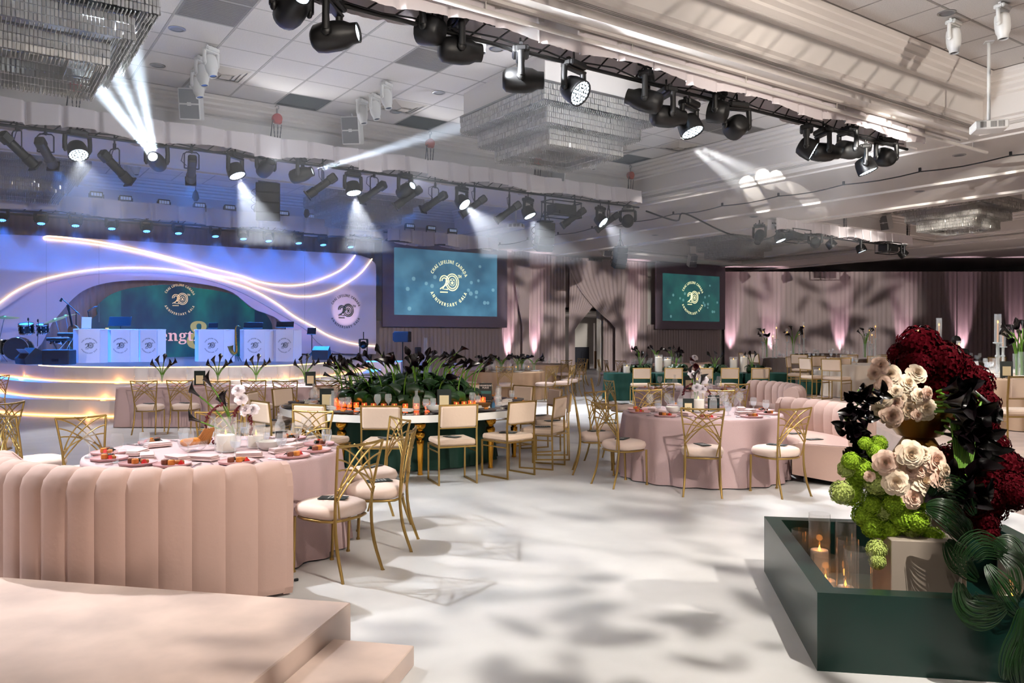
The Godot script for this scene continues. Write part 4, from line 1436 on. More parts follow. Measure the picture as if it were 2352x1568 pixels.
func stage() -> void:
	# curved steps and deck
	var hts := [0.34, 0.67, 1.0]
	for k in 3:
		var e := stage_edge((2 - k) * 0.5)
		var pl := PackedVector2Array()
		for q in e:
			var p := cam(q.x, q.y)
			pl.append(Vector2(p.x, -p.z))
		if k == 2:
			pl.append(Vector2(13.9, 30.3))
			pl.append(Vector2(-13.5, 30.3))
			pl.append(Vector2(-13.5, pl[0].y))
		else:
			var inner := stage_edge((1 - k) * 0.5 + 0.002)
			inner.reverse()
			for q in inner:
				var p := cam(q.x, q.y)
				pl.append(Vector2(p.x, -p.z))
		var g := Geo.new()
		g.T = Transform3D(Basis(Vector3.RIGHT, Vector3(0, 0, -1), Vector3.UP), Vector3.ZERO)
		g.prism(pl, 0.0, hts[k])
		var t := thing("stage_deck" if k == 2 else "stage_step", ["lowest curved white step of the stage", "second curved white step of the stage", "broad white stage deck with curved front"][k], "stage" if k == 2 else "step")
		part(t, "deck", g.mesh(), M.stage_white)
		var path := []
		for s in range(0, e.size()):
			var p := cam(e[s].x, e[s].y)
			path.append(Vector3(p.x, hts[k] - 0.34 + 0.025, p.z))
		var off := stage_edge((2 - k) * 0.5 + 0.03)
		var lp := []
		for s in off.size():
			var p := cam(off[s].x, off[s].y)
			lp.append(Vector3(p.x, hts[k] - 0.34 + 0.02, p.z))
		g = Geo.new()
		g.tube(lp, 0.014, 5)
		part(t, "led_strip_light", g.mesh(), M.led_warm, Transform3D(), "warm glowing strip along the riser foot")
		for s in range(14, 48, 10):
			omni(t, lp[s] + Vector3(0, 0.03, 0) + (lp[s] - path[s]).normalized() * 0.04, LSTRIP, Color(1.0, 0.66, 0.32), 0.05)
		if k == 2:
			var eo := stage_edge(-0.06)
			var tp := []
			for s in range(16, 41):
				var p := cam(eo[s].x, eo[s].y)
				tp.append(Vector3(p.x, 1.012, p.z))
			g = Geo.new()
			g.tube(tp, 0.012, 5)
			part(t, "led_strip_light", g.mesh(), M.led_warm)
	var g := Geo.new()
	g.box(Vector3(0, 0.45, 0), Vector3(1.3, 0.9, 1.5), 0.01)
	single("stage_side_box", g.mesh(), M.stage_white, "white box stair at the right end of the stage", "stage box", at(878, 26.4), facing(0.1, -1))
	# backdrop layers
	var b := thing("stage_backdrop", "tall layered white backdrop with curved cut-outs and light lines", "backdrop", Vector3.ZERO)
	var top := [-260, 528, 0, 538, 84, 541, 300, 553, 560, 569, 700, 577, 805, 583, 830, 587, 850, 594, 864, 606]
	var arch := [-260, 870, -160, 810, -60, 752, 0, 714, 50, 680, 102, 653, 170, 637, 250, 627, 357, 627, 430, 634, 485, 645, 545, 667, 600, 695, 650, 725, 703, 757, 730, 786, 762, 805, 790, 812]
	var p1 := []
	p1.append_array(V2(top))
	p1.append(Vector2(864, 813))
	var ar := smooth(V2(arch), 3)
	ar.reverse()
	p1.append_array(ar)
	g = Geo.new()
	g.prism(poly_uv(p1, 29.2), -29.3, -29.2)
	part(b, "front_panel", g.mesh(), M.backdrop)
	var cove := []
	for q in smooth(V2(arch), 3):
		if q.x > 60 and q.x < 740:
			cove.append(onv(q.x + (q.x - 400) * 0.03, q.y - 10, 29.36))
	g = Geo.new()
	g.tube(cove, 0.016, 5)
	part(b, "cove_led_light", g.mesh(), glow("led_cove", Color(1.0, 0.84, 0.86), 3.0), Transform3D(), "hidden pink-white light line behind the arch edge")
	var a2 := [60, 826, 95, 790, 118, 745, 143, 714, 163, 691, 191, 668, 230, 653, 281, 645, 357, 643, 434, 648, 497, 658, 536, 672, 561, 692, 587, 711, 612, 720, 639, 733, 660, 760, 680, 812]
	var p2 := V2([-220, 600, 760, 600, 790, 812])
	ar = smooth(V2(a2), 3)
	ar.reverse()
	p2.append_array(ar)
	p2.append(Vector2(-220, 830))
	g = Geo.new()
	g.prism(poly_uv(p2, 29.6), -29.7, -29.6)
	part(b, "middle_panel", g.mesh(), M.backdrop)
	cove = []
	for q in smooth(V2(a2), 3):
		if q.y < 760:
			cove.append(onv(q.x + (q.x - 390) * 0.03, q.y - 9, 29.75))
	g = Geo.new()
	g.tube(cove, 0.014, 5)
	part(b, "cove_led_light", g.mesh(), M.led_cove)
	g = Geo.new()
	var c0 := [193, 741, 210, 732, 224, 722, 222, 710, 230, 695, 255, 676, 293, 663, 344, 656, 395, 654, 459, 662, 497, 667, 536, 676, 556, 689, 574, 706, 600, 715, 613, 724, 622, 738, 626, 756, 626, 822, 180, 826, 182, 760]
	g.prism(poly_uv(smooth(V2(c0), 3), 29.9), -29.95, -29.9)
	var lw := mat("led_wall", Color(0.02, 0.08, 0.08), 0.4)
	lw.emission_enabled = true
	lw.emission = Color.BLACK
	lw.emission_texture = screen_image(Color(0.004, 0.09, 0.16), Color(0.05, 0.36, 0.31), 21, false)
	lw.emission_energy_multiplier = 0.85
	tri(lw, 0.22)
	var wl := part(b, "led_wall_display", g.mesh(), lw, Transform3D(), "dark teal cloud-shaped video wall")
	var gm := glow("gold_letters", Color(0.80, 0.66, 0.44), 0.7)
	var pos := onv(413, 688, 29.88)
	put_emblem(wl, Transform3D(Basis().scaled(Vector3(0.52, 0.52, 0.3)), pos), gm, gm)
	var tx := font_text("ength", 0.37, 0.0, true, true)
	pos = onv(417, 771, 29.86)
	part(wl, "word_lettering", tx.mesh(), glow("pink_letters", Color(0.80, 0.58, 0.50), 0.7), X(pos), "pale pink serif letters ength")
	tx = font_text("&", 1.0, 0.0, true, true)
	part(wl, "ampersand_lettering", tx.mesh(), glow("gold_amp", Color(0.62, 0.52, 0.22), 0.5), X(onv(463, 770, 29.87)), "large dull gold ampersand")
	g = Geo.new()
	g.box(Vector3.ZERO, Vector3(0.1, 0.4, 0.02))
	part(wl, "letter_edge_lettering", g.mesh(), glow("gold_edge", Color(0.80, 0.68, 0.35), 0.7), X(onv(246, 766, 29.86)))
	led_line(b, [864, 794.6, 830.6, 792, 792, 784, 754, 770, 721, 751, 677.5, 727, 639, 699, 601, 676, 561, 658, 497, 639, 434, 625, 357, 616, 281, 615, 217, 619, 153, 629, 89, 645, 38, 668, 0, 695, -60, 740], 29.15)
	led_line(b, [816.6, 585.5, 800, 606, 780, 622, 741, 640, 703, 651.8, 665, 655.6, 626.5, 653, 588, 645, 550, 632, 485, 616, 408, 596, 332, 576.5, 255, 560, 179, 548, 120, 542.5, 105, 543, 101, 546.5, 105, 550, 120, 551, 179, 556, 255, 567, 332, 583, 408, 603, 485, 629, 550, 641.6, 588, 656, 626.5, 668, 665, 678, 693, 680.6, 728.6, 678, 767, 666, 805, 645, 831, 625, 855, 594], 29.15)
	g = Geo.new()
	for px in [107, 228, 700]:
		var q := onv(px, 640, 29.195)
		g.box(Vector3(q.x, 3.5, q.z), Vector3(0.006, 2.6, 0.006))
	part(b, "panel_joint", g.mesh(), M.grid)
	var le := thing("backdrop_emblem", "round dark green 20TH emblem on the backdrop's right side", "sign", onv(794, 715, 29.17))
	put_emblem(le, Transform3D(Basis().scaled(Vector3(0.62, 0.62, 0.4)), Vector3.ZERO), M.logo_ink, M.logo_ink)
	# small lamp that lights the emblem
	var fl := fixture("par", onv(835, 796, 27.2) + Vector3(0, 0.05, 0), onv(794, 715, 29.2) - onv(835, 796, 27.2), "black floor lamp on the stage's right end", "lens_soft", LEMB, 16, Color(1.0, 0.86, 0.88), "stage floor lamps")
	g = Geo.new()
	var dy := 1.0 - fl.position.y
	for s in [-1, 1]:
		g.box(Vector3(s * 0.14, (dy - 0.3) / 2, 0), Vector3(0.03, absf(dy + 0.3), 0.03))
	g.box(Vector3(0, dy + 0.015, 0), Vector3(0.34, 0.03, 0.22), 0.005)
	part(fl, "floor_bracket", g.mesh(), M.black)
	# podium fronts
	var k := 0
	for q in [[208, 70, 21.6, 0.35], [283, 66, 22.2, 0.12], [350, 62, 22.4, -0.05], [492, 90, 22.8, 0.0], [589, 74, 22.8, 0.05], [660, 66, 22.8, -0.1]]:
		var w: float = q[1] * q[2] / F
		var t := thing("band_stand_front", "pale blue-lit band stand front with round emblem, %s from the left" % nth(k), "band stand", at(q[0], q[2], 1.0), facing(q[3], -1), "band stand fronts on the stage")
		g = Geo.new()
		g.box(Vector3(0, 0.46, 0.2), Vector3(w * 0.62, 0.92, 0.025), 0.004)
		part(t, "front_panel", g.mesh(), M.stage_white)
		for s in [-1, 1]:
			g = Geo.new()
			g.T = X(Vector3(s * w * 0.405, 0.46, 0.08), s * 0.9)
			g.box(Vector3.ZERO, Vector3(w * 0.31, 0.92, 0.025), 0.004)
			part(t, "side_panel", g.mesh(), M.stage_white)
		g = Geo.new()
		g.box(Vector3(0, 0.905, 0.03), Vector3(w * 0.9, 0.02, 0.3), 0.004)
		part(t, "shelf", g.mesh(), M.stage_white)
		put_emblem(t, Transform3D(Basis().scaled(Vector3(0.2, 0.2, 0.2)), Vector3(0, 0.46, 0.215)), M.logo_ink, M.logo_ink)
		k += 1
	# music stands
	k = 0
	for q in [[276, 738, 23.0, 52, 22], [490, 748, 23.4, 22, 12], [582, 747, 23.3, 44, 14], [655, 745, 23.4, 40, 14], [716, 760, 24.5, 20, 16]]:
		var p := at(q[0], q[2], 1.0)
		var hh: float = EYE + (HOR - q[1]) * q[2] / F - 1.0
		var t := thing("music_stand", "dark blue music stand behind the band fronts, %s from the left" % nth(k), "music stand", p, facing(0, -1), "music stands on the stage")
		g = Geo.new()
		var ww: float = q[3] * q[2] / F
		g.T = Transform3D(Basis(Vector3.RIGHT, -0.3), Vector3(0, hh, 0))
		g.box(Vector3.ZERO, Vector3(ww, maxf(q[4] * q[2] / F, 0.18), 0.015), 0.004)
		g.box(Vector3(0, -q[4] * q[2] / F / 2, 0.03), Vector3(ww, 0.012, 0.06))
		part(t, "desk", g.mesh(), mat("stand_blue", Color(0.03, 0.05, 0.10), 0.5))
		g = Geo.new()
		g.tube([Vector3(0, 0.12, -0.03), Vector3(0, hh, -0.03)], 0.014, 6)
		part(t, "post", g.mesh(), M.black)
		g = Geo.new()
		for s in 3:
			g.tube([Vector3(0, 0.25, -0.03), Vector3(0.28 * cos(s * TAU / 3), 0.01, 0.28 * sin(s * TAU / 3) - 0.03)], 0.01, 5)
		part(t, "tripod_foot", g.mesh(), M.black)
		k += 1
	g = Geo.new()
	g.box(Vector3.ZERO, Vector3(0.24, 0.33, 0.01), 0.003)
	var pc := single("lit_tablet", g.mesh(), glow("paper_lit", Color(0.62, 0.74, 0.92), 0.35), "pale tilted tablet screen on the leftmost band stand", "tablet", at(199, 21.7, 2.09), facing(0.4, -1))
	pc.rotation.x = -0.35
	# saxophone between the band fronts
	var sx := thing("saxophone", "blue-lit saxophone on a stand between two band fronts", "saxophone", at(543, 22.8, 1.0), facing(0, -1))
	g = Geo.new()
	g.tube(smooth([Vector3(0.12, 1.0, 0), Vector3(0.02, 1.02, 0), Vector3(-0.02, 0.92, 0), Vector3(0.0, 0.55, 0.02), Vector3(0.02, 0.3, 0.03), Vector3(-0.04, 0.22, 0.05), Vector3(-0.12, 0.3, 0.06), Vector3(-0.15, 0.45, 0.08)], 4), [0.012, 0.012, 0.013, 0.014, 0.015, 0.016, 0.017, 0.018, 0.02, 0.022, 0.024, 0.026, 0.028, 0.03, 0.032, 0.034, 0.036, 0.038, 0.04, 0.042, 0.045, 0.048, 0.052, 0.056, 0.06, 0.065, 0.07, 0.08, 0.095], 9, false)
	part(sx, "horn", g.mesh(), M.brass)
	for s in 9:
		g = Geo.new()
		g.lathe([[0.0, 0.012], [0.022, 0.01], [0.022, 0.0]], 8, Vector3(0.02 + 0.01 * (s % 2), 0.38 + s * 0.055, 0.05))
		part(sx, "key", g.mesh(), M.gold_bright)
	g = Geo.new()
	for s in 3:
		g.tube([Vector3(0, 0.3, 0), Vector3(0.2 * cos(s * TAU / 3 + 0.5), 0.0, 0.2 * sin(s * TAU / 3 + 0.5))], 0.01, 5)
	part(sx, "stand", g.mesh(), M.black)
	band()
	# screens
	var tx2 := screen_image(Color(0.20, 0.36, 0.46), Color(0.30, 0.50, 0.60), 8, true)
	screen(14.35, 20.6, 2.15, 5.7, [14.87, 20.03, 2.65, 5.46], 29.9, tx2, 1.0, "large projection screen with glowing emblem right of the stage")
	tx2 = screen_image(Color(0.11, 0.25, 0.27), Color(0.14, 0.36, 0.34), 9, true)
	screen(30.15, 35.6, 2.16, 5.74, [30.6, 35.1, 2.6, 5.13], 29.9, tx2, 0.9, "small distant projection screen with glowing emblem")
func drum(p: Node, nm: String, c: Vector3, r: float, h: float, tilt: Basis, front := false) -> void:
	var x := Transform3D(tilt, c)
	var g := Geo.new()
	g.lathe([[r, -h / 2], [r, h / 2]], 20)
	var s := part(p, nm, g.mesh(), mat("drum_shell", Color(0.02, 0.05, 0.045), 0.3), x)
	g = Geo.new()
	for e in [-1, 1]:
		g.lathe([[r * 1.03, e * h / 2 - 0.02], [r * 1.04, e * h / 2 - 0.018], [r * 1.04, e * h / 2 + 0.018], [r * 1.0, e * h / 2 + 0.02]], 20)
	for k in 8:
		var a := TAU * k / 8
		for e in [-0.25, 0.25]:
			g.ball(Vector3(r * 1.02 * cos(a), e * h, r * 1.02 * sin(a)), Vector3(0.02, 0.028, 0.02), 6, 4)
	part(s, "hoop", g.mesh(), M.chrome)
	g = Geo.new()
	for e in [-1, 1]:
		g.lathe([[r, e * h / 2], [0.0, e * h / 2]] if e > 0 else [[0.0, -h / 2], [r, -h / 2]], 20)
	part(s, "drum_head", g.mesh(), M.charcoal if front else M.grey_mesh)
func cymbal(t: Node, base: Vector3, top: Vector3, r: float, tilt: Vector3) -> void:
	var g := Geo.new()
	g.tube([base, Vector3(base.x, (base.y + top.y) / 2, base.z), top], 0.012, 6)
	for s in 3:
		var a := s * TAU / 3 + 0.4
		g.tube([base + Vector3(0, 0.3, 0), base + Vector3(0.25 * cos(a), 0.01, 0.25 * sin(a))], 0.01, 5)
	part(t, "cymbal_stand", g.mesh(), M.chrome)
	g = Geo.new()
	g.lathe([[r, -0.012], [r * 0.5, 0.004], [r * 0.2, 0.014], [r * 0.17, 0.03], [0.0, 0.045]], 22)
	part(t, "cymbal", g.mesh(), M.brass, Transform3D(Basis.from_euler(tilt), top))
func band() -> void:
	# drum kit
	var d := 21.8
	var t := thing("drum_kit", "black drum kit with cymbals at the left of the stage", "drum kit", at(50, d, 1.0), facing(0.25, -1))
	var m := func(px, py): return Vector3((px - 50.0) * d / F, EYE + (HOR - py) * d / F - 1.0, 0)
	var fr := Basis(Vector3.RIGHT, PI / 2)
	drum(t, "bass_drum", m.call(44, 803) + Vector3(0, 0.02, 0), 0.31, 0.42, fr, true)
	drum(t, "floor_tom", m.call(2, 795) + Vector3(0, -0.02, -0.1), 0.2, 0.38, Basis(), false)
	drum(t, "rack_tom", m.call(57, 754) + Vector3(0, 0, -0.1), 0.19, 0.24, Basis(Vector3.RIGHT, 0.25), false)
	drum(t, "rack_tom", m.call(91, 754) + Vector3(0, 0, -0.1), 0.15, 0.22, Basis(Vector3.RIGHT, 0.25), false)
	drum(t, "snare_drum", m.call(118, 782) + Vector3(0, 0, -0.2), 0.19, 0.15, Basis(), false)
	cymbal(t, Vector3(-0.65, 0, -0.3), m.call(12, 728) + Vector3(0, 0, -0.1), 0.36, Vector3(0.12, 0, -0.05))
	cymbal(t, Vector3(0.85, 0, -0.5), m.call(117, 733) + Vector3(0, 0, -0.1), 0.32, Vector3(0.25, 0, 0.32))
	cymbal(t, Vector3(1.0, 0, -0.7), m.call(132, 724) + Vector3(0, 0, -0.4), 0.28, Vector3(0.15, 0, 0.25))
	var g := Geo.new()
	for q in [[66, 735], [86, 738], [85, 770]]:
		var p: Vector3 = m.call(q[0], q[1])
		g.tube([p + Vector3(0, -0.3, 0.1), p + Vector3(0.01, -0.02, 0.1)], 0.008, 5)
		g.ball(p + Vector3(0, 0.02, 0.1), Vector3(0.022, 0.05, 0.03), 7, 5)
	part(t, "clip_microphone", g.mesh(), M.black)
	# boom microphone
	t = thing("boom_microphone_stand", "tall black boom microphone stand behind the leftmost band front", "microphone stand", at(175, 22.6, 1.0), facing(0, -1))
	g = Geo.new()
	var q1 := func(px, py): return Vector3((px - 175.0) * 22.6 / F, EYE + (HOR - py) * 22.6 / F - 1.0, 0)
	g.tube([Vector3(0, 0, 0), q1.call(175, 716)], 0.016, 6)
	for s in 3:
		g.tube([Vector3(0, 0.1, 0), Vector3(0.3 * cos(s * TAU / 3), 0.01, 0.3 * sin(s * TAU / 3))], 0.012, 5)
	part(t, "stand", g.mesh(), M.black)
	g = Geo.new()
	g.tube([q1.call(183, 722), q1.call(144, 687)], 0.013, 6)
	part(t, "boom_arm", g.mesh(), M.black)
	g = Geo.new()
	g.tube([q1.call(143, 684), q1.call(139, 692)], [0.024, 0.036], 8)
	part(t, "microphone", g.mesh(), M.charcoal)
	# lamp arm near the video wall
	t = thing("desk_arm", "thin jointed arm lamp beside the video wall", "arm", at(206, 22.4, 1.0), facing(0, -1))
	var q2 := func(px, py): return Vector3((px - 206.0) * 22.4 / F, EYE + (HOR - py) * 22.4 / F - 1.0, 0)
	g = Geo.new()
	g.tube([Vector3(0, 0, 0), q2.call(206, 736), q2.call(202, 714), q2.call(217, 705), q2.call(225, 703)], 0.014, 6)
	part(t, "arm", g.mesh(), M.charcoal)
	# keyboards
	for e in [[112, 160, 779, 21.6, "lower flat keyboard beside the drums"], [137, 176, 768, 21.9, "upper dark keyboard behind the leftmost band front"]]:
		var pw: float = (e[1] - e[0]) * e[3] / F * 0.95
		t = thing("keyboard", e[4], "keyboard", at((e[0] + e[1]) / 2.0, e[3], 1.0), facing(0.1, -1), "keyboards on the stage")
		var hh: float = EYE + (HOR - e[2]) * e[3] / F - 1.0
		g = Geo.new()
		g.box(Vector3(0, hh, 0), Vector3(pw, 0.09, 0.32), 0.015)
		part(t, "body", g.mesh(), M.charcoal)
		g = Geo.new()
		for s in 14:
			g.box(Vector3(-pw * 0.45 + s * pw * 0.069, hh + 0.05, 0.06), Vector3(pw * 0.06, 0.015, 0.14))
		part(t, "keys", g.mesh(), M.white_plastic)
		g = Geo.new()
		for s in [-1, 1]:
			g.tube([Vector3(s * pw * 0.4, 0.01, 0.15), Vector3(-s * pw * 0.35, hh - 0.04, 0)], 0.018, 6)
		part(t, "x_stand", g.mesh(), M.steel)
	# guitar
	t = thing("guitar", "brown guitar neck leaning behind the leftmost band front", "guitar", at(184, 22.3, 1.0), facing(0, -1))
	g = Geo.new()
	g.T = Transform3D(Basis(Vector3(0, 0, 1), 0.2), Vector3.ZERO)
	g.prism(PackedVector2Array(arc2(Vector2(0, 0.62), 0.2, 0.24, 0, 350, 18)), -0.04, 0.04)
	g.prism(PackedVector2Array(arc2(Vector2(0, 0.9), 0.15, 0.16, 0, 350, 18)), -0.04, 0.04)
	part(t, "body", g.mesh(), M.wood)
	g = Geo.new()
	g.T = Transform3D(Basis(Vector3(0, 0, 1), 0.2), Vector3.ZERO)
	g.box(Vector3(0, 1.25, 0.03), Vector3(0.05, 0.5, 0.025))
	g.box(Vector3(0, 1.56, 0.03), Vector3(0.07, 0.16, 0.02))
	part(t, "neck", g.mesh(), M.charcoal)
	g = Geo.new()
	g.box(Vector3(0, 0.18, 0), Vector3(0.3, 0.36, 0.2), 0.02)
	part(t, "stand", g.mesh(), M.black)
	# monitors
	var k := 0
	for e in [[72, 815, 20.5, 62, 0.5, "black wedge monitor speaker, blue on its slanted face, by the drums"], [739, 808, 24.5, 36, 0.0, "black wedge monitor speaker at the right of the stage"]]:
		var w: float = e[3] * e[2] / F
		t = thing("monitor_wedge", e[5], "monitor speaker", at(e[0], e[2], 1.0), facing(e[4], 0.6 if k == 0 else -1.0), "stage monitor speakers")
		g = Geo.new()
		g.T = Transform3D(Basis(Vector3.UP, PI / 2), Vector3(-w / 2, 0, 0))
		g.prism(PackedVector2Array([Vector2(-0.25, 0), Vector2(0.25, 0), Vector2(0.28, 0.14), Vector2(0.02, 0.42), Vector2(-0.2, 0.3)]), 0, w)
		part(t, "cabinet", g.mesh(), M.charcoal)
		g = Geo.new()
		g.T = Transform3D(Basis(Vector3.RIGHT, 0.82), Vector3(0, 0.28, -0.155))
		g.box(Vector3.ZERO, Vector3(w * 0.85, 0.012, 0.3), 0.004)
		part(t, "grille", g.mesh(), M.grey_mesh)
		k += 1
	t = thing("monitor_box", "dark rectangular monitor speaker on the stage front edge", "monitor speaker", at(136, 19.95, 1.0), facing(0.05, -1))
	g = Geo.new()
	g.box(Vector3(0, 0.19, 0), Vector3(0.66, 0.38, 0.4), 0.02)
	part(t, "cabinet", g.mesh(), M.charcoal)
	g = Geo.new()
	g.box(Vector3(0, 0.12, 0.202), Vector3(0.16, 0.06, 0.01), 0.01)
	part(t, "handle", g.mesh(), M.black)
	# speaker on a stand and small draped tables by the wall
	t = thing("speaker_on_stand", "black loudspeaker on a tripod below the large screen", "loudspeaker", at(925, 28.5, 0.0), facing(-0.2, -1))
	g = Geo.new()
	g.box(Vector3(0, 1.72, 0), Vector3(0.55, 0.38, 0.36), 0.02)
	g.box(Vector3(-0.3, 1.72, -0.05), Vector3(0.12, 0.3, 0.25), 0.02)
	part(t, "cabinet", g.mesh(), M.charcoal)
	g = Geo.new()
	g.tube([Vector3(0, 0.1, 0), Vector3(0, 1.55, 0)], 0.025, 6)
	part(t, "pole", g.mesh(), M.black)
	for s in 3:
		g = Geo.new()
		g.tube([Vector3(0, 0.7, 0), Vector3(0.42 * cos(s * TAU / 3), 0.01, 0.42 * sin(s * TAU / 3))], 0.016, 5)
		part(t, "leg", g.mesh(), M.black)
	g = Geo.new()
	g.grid(cloth_rows(0.3, 1.05, 10, 0.02, 5), true, true)
	single("cocktail_tablecloth", g.mesh(), M.drape, "tall grey cloth over a small round table under the screen", "tablecloth", at(972, 29.0), 0)
	t = thing("glass_award", "tall clear glass award on the small grey table", "award", at(978, 29.0, 1.06), facing(0, -1))
	g = Geo.new()
	g.box(Vector3(0, 0.04, 0), Vector3(0.22, 0.08, 0.14), 0.005)
	part(t, "base", g.mesh(), M.plinth)
	g = Geo.new()
	g.box(Vector3(0, 0.36, 0), Vector3(0.14, 0.54, 0.04), 0.01)
	part(t, "glass_block", g.mesh(), M.glass)
	g = Geo.new()
	g.box(Vector3(0, 0.14, 0), Vector3(0.2, 0.28, 0.16), 0.02)
	single("black_box", g.mesh(), M.charcoal, "small black box on the small grey table", "box", at(960, 29.0, 1.06), 0)
	for e in [[1055, 25.5, 0.9, 0.75, "lilac cloth over a square side table by the wall drapes"], [1073, 24.0, 0.8, 0.7, "lilac cloth over a lower side table in front"]]:
		g = Geo.new()
		box_cloth(g, e[2], e[3] + 0.1, 0.7)
		single("side_tablecloth", g.mesh(), M.cloth_lilac, e[4], "tablecloth", at(e[0], e[1]), facing(0.1, -1))

# ---------------------------------------------------------------- furniture
func cloth_rows(r: float, h: float, folds: int, amp: float, sd: int) -> Array:
	var rows := []
	var rr := RandomNumberGenerator.new()
	rr.seed = sd
	var seg := folds * 6
	var a1 := []
	for k in folds + 1:
		a1.append(rr.randf_range(0.5, 1.0))
	a1[folds] = a1[0]
	for q in [[0.001, h], [0.6, h], [0.97, h], [1.0, h - 0.006], [1.008, h - 0.03], [1.012, h - 0.12], [1.02, h * 0.66], [1.03, h * 0.33], [1.05, 0.012]]:
		var row := PackedVector3Array()
		var fall: float = clampf((h - 0.02 - q[1]) / h, 0, 1)
		for k in seg:
			var a := TAU * k / seg
			var f := k / 6.0
			var w: float = sin(f * TAU) * amp * lerpf(a1[int(f)], a1[int(f) + 1], f - int(f)) * pow(fall, 0.6)
			var rad: float = r * q[0] + w + fall * 0.02
			row.append(Vector3(rad * cos(a), q[1], -rad * sin(a)))
		rows.append(row)
	return rows
func box_cloth(g: Geo, w: float, h: float, d: float) -> void:
	# a cloth over an oblong table: top, then a skirt with folds
	var rows := []
	var ring := []
	var n := 14
	for e in [[-1, -1, 1, -1], [1, -1, 1, 1], [1, 1, -1, 1], [-1, 1, -1, -1]]:
		var m := int(maxf(n * (w if e[1] == e[3] else d), 6.0))
		for k in m:
			var f := float(k) / m
			ring.append([Vector2(lerpf(e[0], e[2], f) * w / 2, lerpf(e[1], e[3], f) * d / 2)])
	for q in [[0.001, h], [0.98, h], [1.0, h - 0.008], [1.0, h - 0.05], [1.01, h * 0.5], [1.02, 0.012]]:
		var row := PackedVector3Array()
		var fall := clampf((h - 0.05 - q[1]) / h, 0, 1)
		for k in ring.size():
			var p: Vector2 = ring[k][0] * q[0]
			var o := p.normalized()
			p += o * 0.03 * sin(k * 1.7) * fall + o * 0.03 * fall
			row.append(Vector3(p.x, q[1], p.y))
		rows.append(row)
	g.grid(rows, true, false)
func lattice_chair() -> Node3D:
	var t := thing("lattice_back_chair", "", "chair")
	t.set_meta("base", "lattice_back_chair")
	var g := Geo.new()
	var rows := []
	for q in [[0.001, 0.405], [0.86, 0.405], [0.95, 0.415], [1.0, 0.44], [1.0, 0.462], [0.95, 0.487], [0.8, 0.503], [0.4, 0.513], [0.001, 0.515]]:
		var row := PackedVector3Array()
		for k in 28:
			var a := TAU * k / 28
			var rr := 0.222 / pow(pow(absf(cos(a)), 3.2) + pow(absf(sin(a)), 3.2), 1.0 / 3.2)
			row.append(Vector3(rr * q[0] * cos(a), q[1], -rr * q[0] * sin(a) + 0.02))
		rows.append(row)
	g.grid(rows, true)
	part(t, "seat_cushion", g.mesh(), M.seat_velvet)
	g = Geo.new()
	var rim := []
	for k in 17:
		var a := TAU * k / 16
		var rr := 0.195 / pow(pow(absf(cos(a)), 4) + pow(absf(sin(a)), 4), 0.25)
		rim.append(Vector3(rr * cos(a), 0.395, -rr * sin(a) + 0.01))
	g.tube(rim, 0.011, 6, false)
	part(t, "seat_frame", g.mesh(), M.gold)
	for s in [-1, 1]:
		g = Geo.new()
		g.tube([Vector3(s * 0.185, 0.0, 0.205), Vector3(s * 0.185, 0.012, 0.205), Vector3(s * 0.186, 0.02, 0.204), Vector3(s * 0.19, 0.4, 0.19)], [0.016, 0.016, 0.011, 0.013], 8)
		part(t, "front_leg", g.mesh(), M.gold)
		g = Geo.new()
		g.tube(smooth([Vector3(s * 0.2, 0.0, -0.29), Vector3(s * 0.195, 0.02, -0.285), Vector3(s * 0.182, 0.2, -0.225), Vector3(s * 0.178, 0.4, -0.2), Vector3(s * 0.185, 0.62, -0.215), Vector3(s * 0.222, 0.93, -0.27)], 3), [0.016, 0.014, 0.012, 0.011, 0.012, 0.012, 0.013, 0.013, 0.012, 0.012, 0.011, 0.011, 0.01, 0.01, 0.01, 0.01], 8)
		part(t, "rear_leg", g.mesh(), M.gold)
		var pz := func(x, y): return Vector3(x, y, -0.2 - maxf(y - 0.4, 0.0) * 0.13)
		for q in [[0.222, 0.925, -0.184, 0.575, 0.02, 0.9], [0.21, 0.84, -0.18, 0.545, 0.03, 0.81], [0.2, 0.76, -0.186, 0.62, 0.0, 0.77], [0.06, 0.93, -0.184, 0.56, -0.14, 0.8]]:
			g = Geo.new()
			var b := bez(pz.call(s * q[0], q[1]), pz.call(s * q[4], q[5]), pz.call(s * q[2], q[3]), 9)
			for k in b.size():
				b[k].z += s * 0.004
			g.tube(b, 0.0065, 5)
			part(t, "lattice_bar", g.mesh(), M.gold)
		g = Geo.new()
		g.tube([pz.call(s * 0.183, 0.6), pz.call(s * 0.14, 0.42)], 0.007, 5)
		part(t, "lower_rod", g.mesh(), M.gold)
	g = Geo.new()
	g.tube(bez(Vector3(-0.224, 0.93, -0.27), Vector3(0, 0.91, -0.285), Vector3(0.224, 0.93, -0.27), 6), 0.01, 7)
	part(t, "top_rail", g.mesh(), M.gold)
	return t
